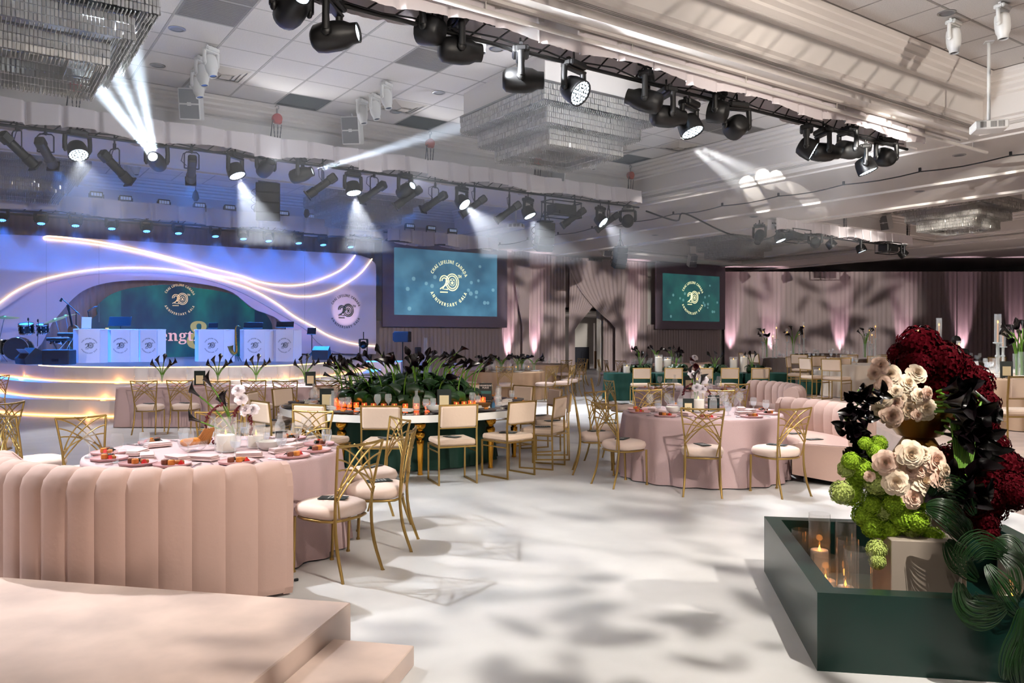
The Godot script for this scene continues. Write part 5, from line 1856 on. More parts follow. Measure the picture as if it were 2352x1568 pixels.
func square_chair() -> Node3D:
	var t := thing("square_back_chair", "", "chair")
	t.set_meta("base", "square_back_chair")
	var g := Geo.new()
	g.box(Vector3(0, 0.475, 0.01), Vector3(0.45, 0.07, 0.45), 0.02)
	part(t, "seat_cushion", g.mesh(), M.cream)
	g = Geo.new()
	g.T = Transform3D(Basis(Vector3.RIGHT, -0.1), Vector3(0, 0.775, -0.235))
	g.box(Vector3.ZERO, Vector3(0.425, 0.25, 0.045), 0.018)
	part(t, "backrest", g.mesh(), M.cream)
	g = Geo.new()
	for s in [-1, 1]:
		g.bar(Vector3(s * 0.225, 0.43, -0.22), Vector3(s * 0.225, 0.43, 0.22), 0.018)
		g.bar(Vector3(s * 0.225, 0.37, -0.22), Vector3(s * 0.225, 0.37, 0.22), 0.013)
	for z in [-0.22, 0.22]:
		g.bar(Vector3(-0.225, 0.43, z), Vector3(0.225, 0.43, z), 0.018)
	part(t, "seat_frame", g.mesh(), M.gold)
	for s in [-1, 1]:
		g = Geo.new()
		g.bar(Vector3(s * 0.225, 0.0, 0.225), Vector3(s * 0.225, 0.435, 0.225), 0.018)
		part(t, "front_leg", g.mesh(), M.gold)
		g = Geo.new()
		g.bar(Vector3(s * 0.225, 0.0, -0.225), Vector3(s * 0.225, 0.62, -0.215), 0.018)
		g.bar(Vector3(s * 0.225, 0.61, -0.215), Vector3(s * 0.225, 0.91, -0.25), 0.018)
		part(t, "rear_leg", g.mesh(), M.gold)
		g = Geo.new()
		g.bar(Vector3(s * 0.225, 0.009, -0.234), Vector3(s * 0.225, 0.009, 0.234), 0.018)
		part(t, "floor_runner", g.mesh(), M.gold)
	g = Geo.new()
	g.bar(Vector3(-0.234, 0.905, -0.25), Vector3(0.234, 0.905, -0.25), 0.018)
	part(t, "top_bar", g.mesh(), M.gold)
	g = Geo.new()
	g.bar(Vector3(-0.225, 0.645, -0.219), Vector3(0.225, 0.645, -0.219), 0.014)
	part(t, "lower_bar", g.mesh(), M.gold)
	return t
var protos := {}
func chair(kind: String, p: Vector3, yaw: float, label: String, group: String) -> void:
	if not protos.has(kind):
		var o: Node3D = lattice_chair() if kind == "lattice" else square_chair()
		protos[kind] = o
		o.position = p
		o.rotation.y = yaw
		tag(o, label, "chair", group)
		return
	copy(protos[kind], label, p, yaw, group)
func card(p: Vector3, yaw: float, label: String) -> void:
	if not MS.has("card"):
		var g := Geo.new()
		g.box(Vector3(0, 0.004, 0), Vector3(0.11, 0.006, 0.2), 0.001)
		MS.card = g.mesh()
		g = Geo.new()
		for k in 4:
			g.box(Vector3(0, 0.0076, -0.05 + k * 0.026), Vector3(0.07 - 0.012 * (k % 3), 0.0008, 0.008))
		MS.card_print = g.mesh()
	var t := thing("program_booklet", label, "booklet", p, yaw, "green programme booklets on seats")
	part(t, "cover", MS.card, M.card_green)
	part(t, "print", MS.card_print, M.plate_white)
func seat_ring(kind: String, c: Vector2, r: float, list: Array, where: String, y := 0.0, cards := true) -> void:
	# list of [angle in degrees seen from above (0 right, 90 away), words]; c is (right, away) of the table
	for q in list:
		var a := deg_to_rad(q[0])
		var rr: float = q[2] if q.size() > 2 else r
		var p := cam(c.x + rr * cos(a), c.y + rr * sin(a), y)
		var turn: float = deg_to_rad(q[3]) if q.size() > 3 else 0.0
		var yaw := facing(-cos(a + turn), -sin(a + turn))
		var who := "gold lattice-back chair" if kind == "lattice" else "cream square-back gold chair"
		chair(kind, p, yaw, "%s at the %s, %s" % [who, where, q[1]], "%ss at the %s" % [who, where])
		if cards:
			card(p + Vector3(0, 0.5165, 0), yaw + 0.5, "green booklet on seat at %s, %s" % [where, q[1]])
func channel_sofa(nm_label: String, c: Vector2, r_out: float, r_seat: float, a0: float, a1: float, n: int, y := 0.0) -> void:
	var t := thing("channel_back_sofa", nm_label, "sofa", cam(c.x, c.y, y), deg_to_rad(0))
	var step := (a1 - a0) / n
	var half := deg_to_rad(step / 2)
	var r_in := r_out - 0.26
	# one tube of the back, bulging between its seams
	var prof := [[r_out - 0.02, 0.025], [r_out, 0.07], [r_out, 0.5], [r_out, 0.72], [r_out - 0.02, 0.8], [r_out - 0.07, 0.85], [r_out - 0.13, 0.865], [r_out - 0.19, 0.85], [r_in + 0.01, 0.79], [r_in - 0.005, 0.68], [r_in, 0.5], [r_in + 0.02, 0.4]]
	var g := Geo.new()
	var rows := []
	for q in prof:
		var row := PackedVector3Array()
		for k in 9:
			var f := k / 4.0 - 1.0
			var a := f * half
			var b := pow(maxf(0.0, 1.0 - f * f), 0.55)
			var sunk := 0.015 * (1.0 - b)
			var rr: float = q[0]
			var yy: float = q[1]
			var mid := r_out - 0.13
			rr += -sunk if rr > mid else sunk
			if yy > 0.75:
				yy -= sunk * 1.2
			row.append(Vector3(rr * cos(a), yy, -rr * sin(a)))
		rows.append(row)
	g.grid(rows, false)
	var m := g.mesh()
	var yaw0 := deg_to_rad(-34.9)
	for k in n:
		part(t, "back_channel", m, M.velvet, X(Vector3.ZERO, yaw0 + deg_to_rad(a0 + (k + 0.5) * step)))
	var sg := Geo.new()
	rows = []
	for q in [[r_seat, 0.1], [r_seat - 0.02, 0.14], [r_seat - 0.02, 0.4], [r_seat + 0.01, 0.44], [r_seat + 0.06, 0.455], [r_in + 0.05, 0.455]]:
		var row := PackedVector3Array()
		for k in n * 3 + 1:
			var a := deg_to_rad(lerpf(a0, a1, k / (n * 3.0)))
			row.append(Vector3(q[0] * cos(a), q[1], -q[0] * sin(a)))
		rows.append(row)
	sg.grid(rows, false, true)
	part(t, "seat", sg.mesh(), M.velvet, X(Vector3.ZERO, yaw0))
	# end faces
	for e in [a0, a1]:
		var eg := Geo.new()
		var pl := PackedVector2Array()
		for q in prof:
			pl.append(Vector2(q[0] - 0.01, q[1] - 0.01))
		pl.append(Vector2(r_in + 0.02, 0.45))
		pl.append(Vector2(r_seat, 0.45))
		pl.append(Vector2(r_seat, 0.1))
		eg.prism(pl, -0.03, 0.03)
		part(t, "end_panel", eg.mesh(), M.velvet, X(Vector3.ZERO, yaw0 + deg_to_rad(e)))
	var bg := Geo.new()
	rows = []
	for q in [r_seat, r_out - 0.03]:
		var row := PackedVector3Array()
		for k in n * 3 + 1:
			var a := deg_to_rad(lerpf(a0, a1, k / (n * 3.0)))
			row.append(Vector3(q * cos(a), 0.1, -q * sin(a)))
		rows.append(row)
	bg.grid(rows, false, true)
	part(t, "base", bg.mesh(), M.charcoal, X(Vector3.ZERO, yaw0))
	for e in [a0 + 6, (a0 + a1) / 2, a1 - 6]:
		for rr in [r_seat + 0.12, r_out - 0.12]:
			var lg := Geo.new()
			lg.lathe([[0.0, 0.0], [0.025, 0.0], [0.025, 0.1]], 10)
			var a := deg_to_rad(e)
			part(t, "leg", lg.mesh(), M.chrome, X(Basis(Vector3.UP, yaw0) * Vector3(rr * cos(a), 0, -rr * sin(a))))

# ---------------------------------------------------------------- tableware
var taken := []
func settle(p: Vector3, r: float) -> Vector3:
	# the nearest spot on the table that nothing else stands on
	for k in 40:
		var q := p + Vector3(cos(k * 2.4), 0, sin(k * 2.4)) * (0.017 * sqrt(k) * 2.0 if k else 0.0)
		var ok := true
		for e in taken:
			if absf(e[0].y - q.y) < 0.2 and Vector2(e[0].x - q.x, e[0].z - q.z).length() < e[1] + r:
				ok = false
				break
		if ok:
			taken.append([q, r])
			return q
	return p
func ware() -> void:
	var g := Geo.new()
	g.lathe([[0.0, 0.004], [0.034, 0.003], [0.032, 0.006], [0.008, 0.012], [0.005, 0.03], [0.005, 0.085], [0.012, 0.1], [0.034, 0.12], [0.043, 0.15], [0.042, 0.18], [0.035, 0.215]], 16)
	MS.wine = g.mesh()
	g = Geo.new()
	g.lathe([[0.0, 0.004], [0.036, 0.003], [0.034, 0.006], [0.01, 0.012], [0.008, 0.035], [0.012, 0.045], [0.03, 0.06], [0.041, 0.09], [0.042, 0.12], [0.036, 0.155]], 16)
	MS.goblet = g.mesh()
	g = Geo.new()
	g.lathe([[0.0, 0.058], [0.027, 0.062], [0.038, 0.09], [0.039, 0.108], [0.039, 0.108], [0.0, 0.108]], 14)
	MS.water = g.mesh()
	g = Geo.new()
	g.lathe([[0.0, 0.004], [0.042, 0.004], [0.045, 0.012], [0.045, 0.14], [0.04, 0.165], [0.02, 0.195], [0.018, 0.23], [0.021, 0.232], [0.021, 0.25], [0.018, 0.25]], 16)
	MS.bottle = g.mesh()
	g = Geo.new()
	g.T = X(Vector3(0, 0, 0))
	var rows := []
	for y in [0.04, 0.1]:
		var row := PackedVector3Array()
		for k in 7:
			var a := -0.7 + k * 1.4 / 6.0
			row.append(Vector3(0.0462 * sin(a), y, 0.0462 * cos(a)))
		rows.append(row)
	g.grid(rows)
	MS.bottle_label = g.mesh()
	g = Geo.new()
	g.lathe([[0.0, 0.0], [0.11, 0.0], [0.125, 0.004], [0.13, 0.02], [0.13, 0.02], [0.126, 0.021], [0.12, 0.01], [0.0, 0.008]], 24)
	MS.plate = g.mesh()
	g = Geo.new()
	g.box(Vector3(0, 0.012, 0), Vector3(0.1, 0.014, 0.2), 0.004)
	g.box(Vector3(0.004, 0.026, 0.004), Vector3(0.098, 0.012, 0.19), 0.004)
	g.box(Vector3(-0.002, 0.037, 0.0), Vector3(0.095, 0.01, 0.185), 0.003)
	MS.napkin = g.mesh()
	g = Geo.new()
	g.tube([Vector3(0, 0.004, 0.1), Vector3(0, 0.005, 0.0), Vector3(0, 0.006, -0.04)], [0.006, 0.003, 0.003], 5)
	g.box(Vector3(0, 0.005, -0.06), Vector3(0.02, 0.003, 0.03))
	for s in 3:
		g.box(Vector3((s - 1) * 0.008, 0.005, -0.09), Vector3(0.003, 0.003, 0.04))
	MS.fork = g.mesh()
	g = Geo.new()
	g.tube([Vector3(0, 0.004, 0.11), Vector3(0, 0.005, 0.01)], [0.007, 0.005], 5)
	g.box(Vector3(0, 0.004, -0.05), Vector3(0.016, 0.003, 0.12), 0.001)
	MS.knife = g.mesh()
	g = Geo.new()
	g.lathe([[0.0, 0.0], [0.022, 0.0], [0.024, 0.004], [0.024, 0.028], [0.021, 0.034], [0.0, 0.035]], 12)
	MS.tartlet = g.mesh()
	g = Geo.new()
	g.box(Vector3(0, 0.014, 0), Vector3(0.06, 0.026, 0.034), 0.006)
	MS.cake = g.mesh()
	g = Geo.new()
	var r := RandomNumberGenerator.new()
	r.seed = 4
	for k in 9:
		g.T = Transform3D(Basis.from_euler(Vector3(r.randf_range(-0.6, 0.6), r.randf() * TAU, r.randf_range(-0.5, 0.5))), Vector3(r.randf_range(-0.03, 0.03), 0.012 + 0.002 * k, r.randf_range(-0.018, 0.018)))
		g.ball(Vector3.ZERO, Vector3(0.018, 0.004, 0.011), 6, 4)
	MS.salad_heap = g.mesh()
	g = Geo.new()
	g.prism(PackedVector2Array([Vector2(-0.02, 0), Vector2(0.02, 0), Vector2(0.004, 0.03)]), -0.012, 0.012)
	MS.melon_wedge = g.mesh()
	g = Geo.new()
	g.lathe([[0.0, 0.004], [0.062, 0.004], [0.066, 0.01], [0.066, 0.24]], 44, Vector3.ZERO, 22, 0.02)
	MS.ribbed_cylinder = g.mesh()
	g = Geo.new()
	g.lathe([[0.0, 0.012], [0.055, 0.012], [0.056, 0.12], [0.053, 0.126], [0.02, 0.123], [0.0, 0.122]], 18)
	MS.pillar = g.mesh()
	g = Geo.new()
	g.lathe([[0.0, 0.0], [0.008, 0.014], [0.0, 0.042]], 6)
	MS.flame = g.mesh()
	g = Geo.new()
	g.lathe([[0.0, 0.003], [0.033, 0.003], [0.036, 0.01], [0.036, 0.075]], 14)
	MS.votive_cup = g.mesh()
	g = Geo.new()
	g.lathe([[0.031, 0.006], [0.031, 0.04], [0.0, 0.04]], 8)
	MS.votive_wax = g.mesh()
	g = Geo.new()
	g.lathe([[0.0, 0.01], [0.05, 0.0], [0.085, 0.03], [0.1, 0.07], [0.1, 0.07], [0.095, 0.07], [0.08, 0.035], [0.0, 0.02]], 20)
	MS.bowl = g.mesh()
	g = Geo.new()
	g.box(Vector3(0, 0.09, 0), Vector3(0.13, 0.18, 0.012), 0.002)
	g.box(Vector3(0, 0.01, -0.04), Vector3(0.1, 0.012, 0.08))
	MS.sign_board = g.mesh()
	g = Geo.new()
	g.lathe([[0.0, 0.0], [0.045, 0.0], [0.05, 0.012], [0.05, 0.2], [0.048, 0.2]], 16)
	MS.vase = g.mesh()
	MS.calla = calla_geo().mesh()
func glass(kind: String, p: Vector3, label: String, grp: String, s := 1.0) -> void:
	p = settle(p, 0.052)
	var nm: String = {"wine": "wine_glass", "goblet": "water_goblet"}[kind]
	var t := thing(nm, label, "glass", p, 0, grp)
	part(t, "bowl_and_stem", MS[kind], M.glass, X(Vector3.ZERO, 0, s))
	if kind == "goblet":
		part(t, "water", MS.water, M.water, X(Vector3.ZERO, 0, s))
func bottle(p: Vector3, yaw: float, label: String, labelled := true, s := 1.0) -> void:
	p = settle(p, 0.055 * s)
	var t := thing("water_bottle", label, "bottle", p, yaw, "clear water bottles on the tables")
	part(t, "glass_body", MS.bottle, M.glass, X(Vector3.ZERO, 0, s))
	if labelled:
		part(t, "paper_label", MS.bottle_label, M.black, X(Vector3.ZERO, 0, s))
func hurricane(p: Vector3, h: float, wax: float, label: String, lit := true, s := 1.0, glassm := "glass") -> Node3D:
	p = settle(p, 0.08 * s)
	var t := thing("ribbed_candle_holder", label, "candle holder", p)
	part(t, "glass_cylinder", MS.ribbed_cylinder, M[glassm], Transform3D(Basis().scaled(Vector3(s, h / 0.24, s)), Vector3.ZERO))
	part(t, "candle", MS.pillar, M.wax, Transform3D(Basis().scaled(Vector3(s, wax / 0.12, s)), Vector3.ZERO))
	if lit:
		part(t, "flame", MS.flame, M.flame, X(Vector3(0, wax + 0.004, 0)))
	return t
func sign_stand(p: Vector3, yaw: float, txt: String, label: String, s := 1.0) -> void:
	p = settle(p, 0.085 * s)
	var t := thing("table_sign", label, "table sign", p, yaw)
	part(t, "board", MS.sign_board, M.card_green, X(Vector3.ZERO, 0, s))
	var two := txt.contains(" ")
	if two:
		var k := 0
		for w in txt.split(" "):
			part(t, "lettering", font_text(w, 0.016 * s, 0.001, false, true).mesh(), M.plate_white, X(Vector3(0, (0.155 - k * 0.022) * s, 0.0075 * s)), "white sign lettering")
			k += 1
		var g := Geo.new()
		g.box(Vector3(0, 0.085, 0.0065) * s, Vector3(0.11, 0.03, 0.001) * s)
		part(t, "stripe", g.mesh(), M.led_wall)
	else:
		var g := Geo.new()
		g.box(Vector3(0, 0.075, 0.0065) * s, Vector3(0.085, 0.1, 0.001) * s)
		part(t, "paper", g.mesh(), M.card_cream)
		if txt:
			part(t, "lettering", font_text(txt, 0.034 * s, 0.001, true).mesh(), M.card_green, X(Vector3(0, 0.06 * s, 0.0075 * s)), "table number")
func appetizers(p: Vector3, yaw: float, where: String, ordn: String) -> void:
	var b := Basis(Vector3.UP, yaw)
	for q in [["tartlet", "pastry", Vector3(-0.01, 0.012, -0.035), "crab_cake", "golden round canape"], ["tartlet", "tuna", Vector3(0.045, 0.012, -0.02), "crusted_bite", "brown crusted canape"], ["cake", "bread", Vector3(-0.045, 0.01, 0.015), "toast_slice", "golden toast slice"], ["salad_heap", "salad", Vector3(0.02, 0.01, 0.02), "dark_salad", "dark leaf heap"], ["melon_wedge", "melon", Vector3(-0.07, 0.012, -0.01), "melon_wedge", "red melon wedge"]]:
		single(q[3], MS[q[0]], M[q[1]], "%s on pink plate, %s, %s" % [q[4], where, ordn], "food", p + b * q[2], yaw, "%s pieces at the %s" % [q[4], where])
func place(c: Vector2, a_deg: float, r: float, y: float, where: String, plate: String, food: bool, ordn: String, simple := false) -> void:
	var a := deg_to_rad(a_deg)
	var dirv := Vector2(cos(a), sin(a))
	var side := Vector2(-dirv.y, dirv.x)
	var yaw := facing(dirv.x, dirv.y)
	var f := func(rad, sd): return cam(c.x + dirv.x * rad + side.x * sd, c.y + dirv.y * rad + side.y * sd, y)
	var pm: Material = M["plate_" + plate]
	taken.append([f.call(r - 0.17, 0), 0.13])
	if not simple:
		taken.append([f.call(r - 0.40, 0.13), 0.12])
	single("dinner_plate", MS.plate, pm, "%s rimmed plate at the %s, %s" % [{"pink": "pink", "grey": "grey", "white": "white"}[plate], where, ordn], "plate", f.call(r - 0.17, 0), yaw, "plates at the " + where)
	if food:
		appetizers(f.call(r - 0.17, 0), yaw + PI, where, ordn)
	elif not simple:
		single("toast_slice", MS.cake, M.pastry, "golden canape at the %s, %s" % [where, ordn], "food", f.call(r - 0.17, 0) + Vector3(0, 0.01, 0), yaw, "canapes at the " + where)
	if simple:
		return
	single("folded_napkin", MS.napkin, M.napkin if plate == "pink" else M.napkin_white, "folded napkin at the %s, %s" % [where, ordn], "napkin", f.call(r - 0.40, 0.13), yaw + 1.3, "folded napkins at the " + where)
	single("fork", MS.fork, M.chrome, "fork laid at the %s, %s" % [where, ordn], "fork", f.call(r - 0.15, -0.165), yaw + PI, "forks at the " + where)
	single("knife", MS.knife, M.chrome, "knife laid at the %s, %s" % [where, ordn], "knife", f.call(r - 0.15, 0.165), yaw + PI, "knives at the " + where)
func round_table(c: Vector2, r: float, y0: float, cl: String, label: String, sd: int) -> void:
	var g := Geo.new()
	g.lathe([[0.0, 0.70], [r - 0.02, 0.70], [r - 0.02, 0.74], [0.0, 0.74]], 24)
	var t := thing("banquet_table", "table under the " + label, "table", cam(c.x, c.y, y0))
	part(t, "tabletop", g.mesh(), M.wood)
	g = Geo.new()
	g.lathe([[0.3, 0.0], [0.3, 0.03], [0.06, 0.06], [0.05, 0.69], [0.2, 0.7]], 12)
	part(t, "pedestal", g.mesh(), M.charcoal)
	g = Geo.new()
	g.grid(cloth_rows(r, 0.76, int(r * 22), 0.045, sd), true, true)
	single("tablecloth", g.mesh(), M[cl], label, "tablecloth", cam(c.x, c.y, y0), sd * 0.7)

# ---------------------------------------------------------------- flowers
func calla_geo() -> Geo:
	var g := Geo.new()
	var rows := []
	for s in 8:
		var t := s / 7.0
		var row := PackedVector3Array()
		for k in 13:
			var a := TAU * k / 12.0
			var r := lerpf(0.006, 0.02, pow(t, 1.2)) + (0.009 * pow(t, 6))
			var tip := pow(maxf(0.0, cos(a)), 3.0) * pow(t, 4) * 0.03
			row.append(Vector3((r + tip) * cos(a), t * 0.09 + tip * 0.55 + 0.012 * t * cos(a), r * sin(a)))
		rows.append(row)
	g.grid(rows, false)
	return g
func calla(p: Node, base: Vector3, tip: Vector3, bend: Vector3, yaw: float, s := 1.0, m := "calla") -> void:
	# stem from base to tip, flower at the tip looking along the stem
	var g := Geo.new()
	var path := bez(base, bend, tip, 7)
	g.tube(path, 0.006 * s, 5)
	var st := part(p, "calla_lily", g.mesh(), M.stem)
	var dir: Vector3 = (path[7] - path[6]).normalized()
	var b := aim(-dir) * Basis(Vector3.UP, yaw)
	part(st, "bloom", MS.calla, M[m], Transform3D(b.scaled(Vector3(s, s, s)), tip))
func leaf_loop() -> Mesh:
	# a broad leaf folded over and tucked back, ribbed lengthways
	if MS.has("leaf_loop"):
		return MS.leaf_loop
	var g := Geo.new()
	g.tint = true
	var path := smooth([Vector2(0, 0), Vector2(0.05, 0.1), Vector2(0.13, 0.17), Vector2(0.21, 0.15), Vector2(0.23, 0.08), Vector2(0.18, 0.02), Vector2(0.08, 0.01)], 3)
	var n := path.size()
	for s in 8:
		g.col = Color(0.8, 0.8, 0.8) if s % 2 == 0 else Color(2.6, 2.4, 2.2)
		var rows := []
		for k in n:
			var t := float(k) / (n - 1)
			var w := 0.075 * sin(PI * (0.12 + 0.8 * t))
			var row := PackedVector3Array()
			for e in 2:
				var f := ((s + e) / 4.0 - 1.0)
				row.append(Vector3(path[k].x, path[k].y + 0.02 * (1 - f * f) , f * w))
			rows.append(row)
		g.grid(rows)
	MS.leaf_loop = g.mesh()
	return MS.leaf_loop
func blade_leaf() -> Mesh:
	if MS.has("blade"):
		return MS.blade
	var g := Geo.new()
	g.tint = true
	for s in 4:
		g.col = Color(1.0, 1.0, 1.0) if s % 2 == 0 else Color(1.6, 1.6, 1.5)
		var rows := []
		for k in 8:
			var t := k / 7.0
			var w := 0.03 * sin(PI * (0.06 + 0.94 * t))
			var row := PackedVector3Array()
			for e in 2:
				var f := (s + e) / 2.0 - 1.0
				row.append(Vector3(0.34 * t, 0.26 * t - 0.3 * t * t + 0.012 * absf(f), f * w))
			rows.append(row)
		g.grid(rows)
	MS.blade = g.mesh()
	return MS.blade

# ---------------------------------------------------------------- the tables in view
func scatter_glasses(c: Vector2, list: Array, y: float, where: String) -> void:
	# list of [kind, right, away]
	var order := list.duplicate()
	order.sort_custom(func(x, y): return (c.x + x[1]) / (c.y + x[2]) < (c.x + y[1]) / (c.y + y[2]))
	var n := {"wine": 0, "goblet": 0}
	for q in order:
		glass(q[0], cam(c.x + q[1], c.y + q[2], y), "%s on the %s, %s from the left" % ["tall wine glass" if q[0] == "wine" else "water goblet", where, nth(n[q[0]])], "%s on the %s" % ["wine glasses" if q[0] == "wine" else "water goblets", where])
		n[q[0]] += 1
func ring_glasses(c: Vector2, r: float, n: int, y: float, where: String, ph := 0.0) -> void:
	var l := []
	for k in n:
		var a := TAU * k / n + ph
		l.append(["wine" if k % 2 else "goblet", r * cos(a), r * sin(a)])
		l.append(["goblet" if k % 3 else "wine", (r - 0.07) * cos(a + 0.13), (r - 0.07) * sin(a + 0.13)])
	scatter_glasses(c, l, y, where)
func amaranth(p: Node, pts: Array) -> void:
	var g := Geo.new()
	var r := RandomNumberGenerator.new()
	r.seed = pts.size() + int(pts[0].x * 1000)
	for q in smooth(pts, 7):
		for k in 3:
			g.ball(q + Vector3(r.randf_range(-0.012, 0.012), r.randf_range(-0.008, 0.008), r.randf_range(-0.012, 0.012)), Vector3(0.009, 0.009, 0.009), 5, 4)
	part(p, "amaranth_tassel", g.mesh(), M.amaranth)
func ruffle_flower(p: Node, pos: Vector3, r: float, m: String, sd: int) -> void:
	if not MS.has("ruffle"):
		MS.ruffle = rose_mesh(9)
	part(p, "ruffled_bloom", MS.ruffle, M[m], Transform3D((aim(-Vector3(0.4 * sin(sd * 2.1), 0.7, 1.0)) * Basis(Vector3.UP, sd * 1.3)).scaled(Vector3(r, r, r)), pos))
func dining() -> void:
	ware()
	# ---- near left table
	var c := Vector2(-2.37, 6.38)
	var w := "near left pink table"
	taken.append([cam(c.x - 0.18, c.y - 0.05, 0.762), 0.13])
	taken.append([cam(c.x + 0.08, c.y + 0.16, 0.762), 0.08])
	taken.append([cam(c.x + 0.4, c.y + 0.02, 0.762), 0.11])
	round_table(c, 0.97, 0.0, "cloth_pink", "blush pink floor-length cloth on the near left round table", 1)
	channel_sofa("dusty pink channel-back curved sofa seen from behind in the left foreground", c, 1.6, 1.02, -152.0, -54.0, 14)
	seat_ring("lattice", c, 1.3, [[-33, "nearest on the right", 1.3], [-1, "second on the right", 1.3], [32, "third on the right", 1.32], [77, "behind the candle at the right", 1.36], [110, "behind the candle at the left", 1.36], [150, "far left one", 1.66, -10], [183, "nearest on the left", 1.42, 20]], w)
	chair("lattice", cam(-4.65, 7.75), facing(0.6, 0.8), "gold lattice-back chair seen edge-on at the left picture border", "gold lattice-back chairs at the left border")
	chair("lattice", cam(-5.95, 9.0), facing(-1, 0.1), "gold lattice-back chair cut by the left picture border below the steps", "gold lattice-back chairs at the left border")
	chair("lattice", cam(-10.3, 15.6), facing(-1, 0.3), "small gold lattice-back chair at the left border near the stage", "gold lattice-back chairs at the left border")
	var k := 0
	for q in [[-28, 0.97], [-5, 0.97], [22, 0.97], [-60, 0.94], [-92, 0.96], [-112, 0.96], [-140, 0.97], [-165, 0.97], [150, 0.97], [60, 0.97]]:
		place(c, q[0], q[1], 0.762, w, "pink", true, "%s place from the right front" % nth(k))
		k += 1
	scatter_glasses(c, [["wine", -0.62, -0.42], ["goblet", -0.52, -0.14], ["wine", -0.42, -0.52], ["goblet", -0.36, 0.2], ["wine", -0.06, -0.42], ["goblet", -0.2, 0.35], ["wine", 0.19, -0.48], ["goblet", 0.33, -0.38], ["wine", 0.44, -0.1], ["goblet", 0.56, -0.16], ["wine", 0.62, 0.06], ["goblet", 0.7, -0.02], ["wine", 0.5, 0.34], ["goblet", 0.46, 0.18], ["wine", -0.1, 0.48], ["goblet", 0.08, 0.6]], 0.762, w)
	hurricane(cam(c.x + 0.1, c.y - 0.1, 0.762), 0.27, 0.13, "tall ribbed glass candle holder on the near left pink table", true, 1.25)
	hurricane(cam(c.x + 0.27, c.y + 0.12, 0.762), 0.2, 0.1, "shorter ribbed glass candle holder on the near left pink table", true, 1.1)
	bottle(cam(c.x + 0.48, c.y + 0.3, 0.762), facing(0.1, -1), "clear water bottle with black label on the near left pink table")
	bottle(cam(c.x - 0.12, c.y + 0.22, 0.762), facing(0.1, -1), "clear water bottle behind the bread basket", false)
	single("dip_bowl", MS.bowl, M.plate_white, "small white dip bowl beside the candles on the near left table", "bowl", cam(c.x + 0.4, c.y + 0.02, 0.762))
	var t := thing("bread_basket", "clear basket of crispbread and rolls on the near left pink table", "bread basket", cam(c.x - 0.18, c.y - 0.05, 0.762))
	part(t, "bowl", MS.bowl, M.smoke_glass, X(Vector3.ZERO, 0, 1.25))
	for e in 7:
		var g := Geo.new()
		g.box(Vector3(0, 0.11, 0), Vector3(0.05, 0.14, 0.012), 0.003)
		part(t, "crispbread", g.mesh(), M.bread, Transform3D(Basis.from_euler(Vector3(0.35, 0.25 * e, -0.5)), Vector3(0.02 + 0.014 * e, 0.02, -0.03 + 0.012 * e)))
	for e in 3:
		var g := Geo.new()
		g.ball(Vector3.ZERO, Vector3(0.045, 0.032, 0.036), 9, 6)
		part(t, "bread_roll", g.mesh(), M.pastry, X(Vector3(-0.06 + 0.04 * e, 0.075, 0.03 - 0.02 * e)))
	t = thing("table_flowers", "dark callas, crimson amaranth and white blooms on the near left table", "flower arrangement", cam(c.x + 0.08, c.y + 0.16, 0.762), deg_to_rad(-34.9))
	part(t, "vase", MS.vase, M.glass)
	for q in [[-0.29, 0.42, 0.0], [-0.18, 0.5, 0.02], [-0.24, 0.22, 0.1], [-0.06, 0.34, 0.03], [-0.12, 0.33, -0.08]]:
		calla(t, Vector3(0, 0.1, 0), Vector3(q[0], q[1], q[2]), Vector3(q[0] * 0.4, q[1] * 0.7, q[2] * 0.5), 0.4, 1.1)
	for q in [[[-0.08, 0.36, 0.05], [-0.19, 0.28, 0.06], [-0.21, 0.14, 0.07], [-0.1, 0.02, 0.1]], [[0.05, 0.4, 0.0], [0.02, 0.3, 0.03], [0.0, 0.2, 0.05]], [[0.12, 0.3, 0.02], [0.15, 0.2, 0.04], [0.15, 0.08, 0.05]]]:
		var a := []
		for e in q:
			a.append(Vector3(e[0], e[1], e[2]))
		amaranth(t, a)
	k = 0
	for q in [[0.03, 0.47, 0.0], [0.06, 0.4, 0.02], [0.1, 0.31, 0.03], [0.15, 0.31, 0.0]]:
		ruffle_flower(t, Vector3(q[0], q[1], q[2]), 0.045, "anemone", k)
		k += 1
	omni(t, Vector3(0.02, 0.35, 0.3), 0.01, Color(1.0, 0.7, 0.4))
	# ---- right round table
	c = Vector2(2.32, 9.7)
	w = "right pink round table"
	taken.append([cam(c.x - 0.03, c.y + 0.18, 0.762), 0.08])
	taken.append([cam(c.x - 0.36, c.y - 0.1, 0.762), 0.11])
	round_table(c, 0.95, 0.0, "cloth_pink", "dusty pink floor-length cloth on the right round table", 2)
	channel_sofa("pale pink channel-back sofa right of the round table", c, 1.95, 1.08, -32.0, 40.0, 11)
	seat_ring("lattice", c, 1.28, [[-103, "front middle", 1.2], [-148, "front left", 1.25], [176, "far left one seen from the side", 1.28], [135, "behind on the left", 1.4], [-66, "front right", 1.3], [105, "across the table at the left", 1.3], [68, "across the table at the right", 1.3]], w)
	for q in [[-12, 1], [14, 2]]:
		card(cam(c.x + 1.3 * cos(deg_to_rad(q[0])), c.y + 1.3 * sin(deg_to_rad(q[0])), 0.458), facing(1, 0.3), "dark booklet lying on the pale pink sofa seat, %s" % ("nearer" if q[1] == 1 else "farther"))
	k = 0
	for q in [-100, -135, -172, 160, -58, -25, 5, 100, 60]:
		place(c, q, 0.95, 0.762, w, "pink", true, "%s place going round" % nth(k))
		k += 1
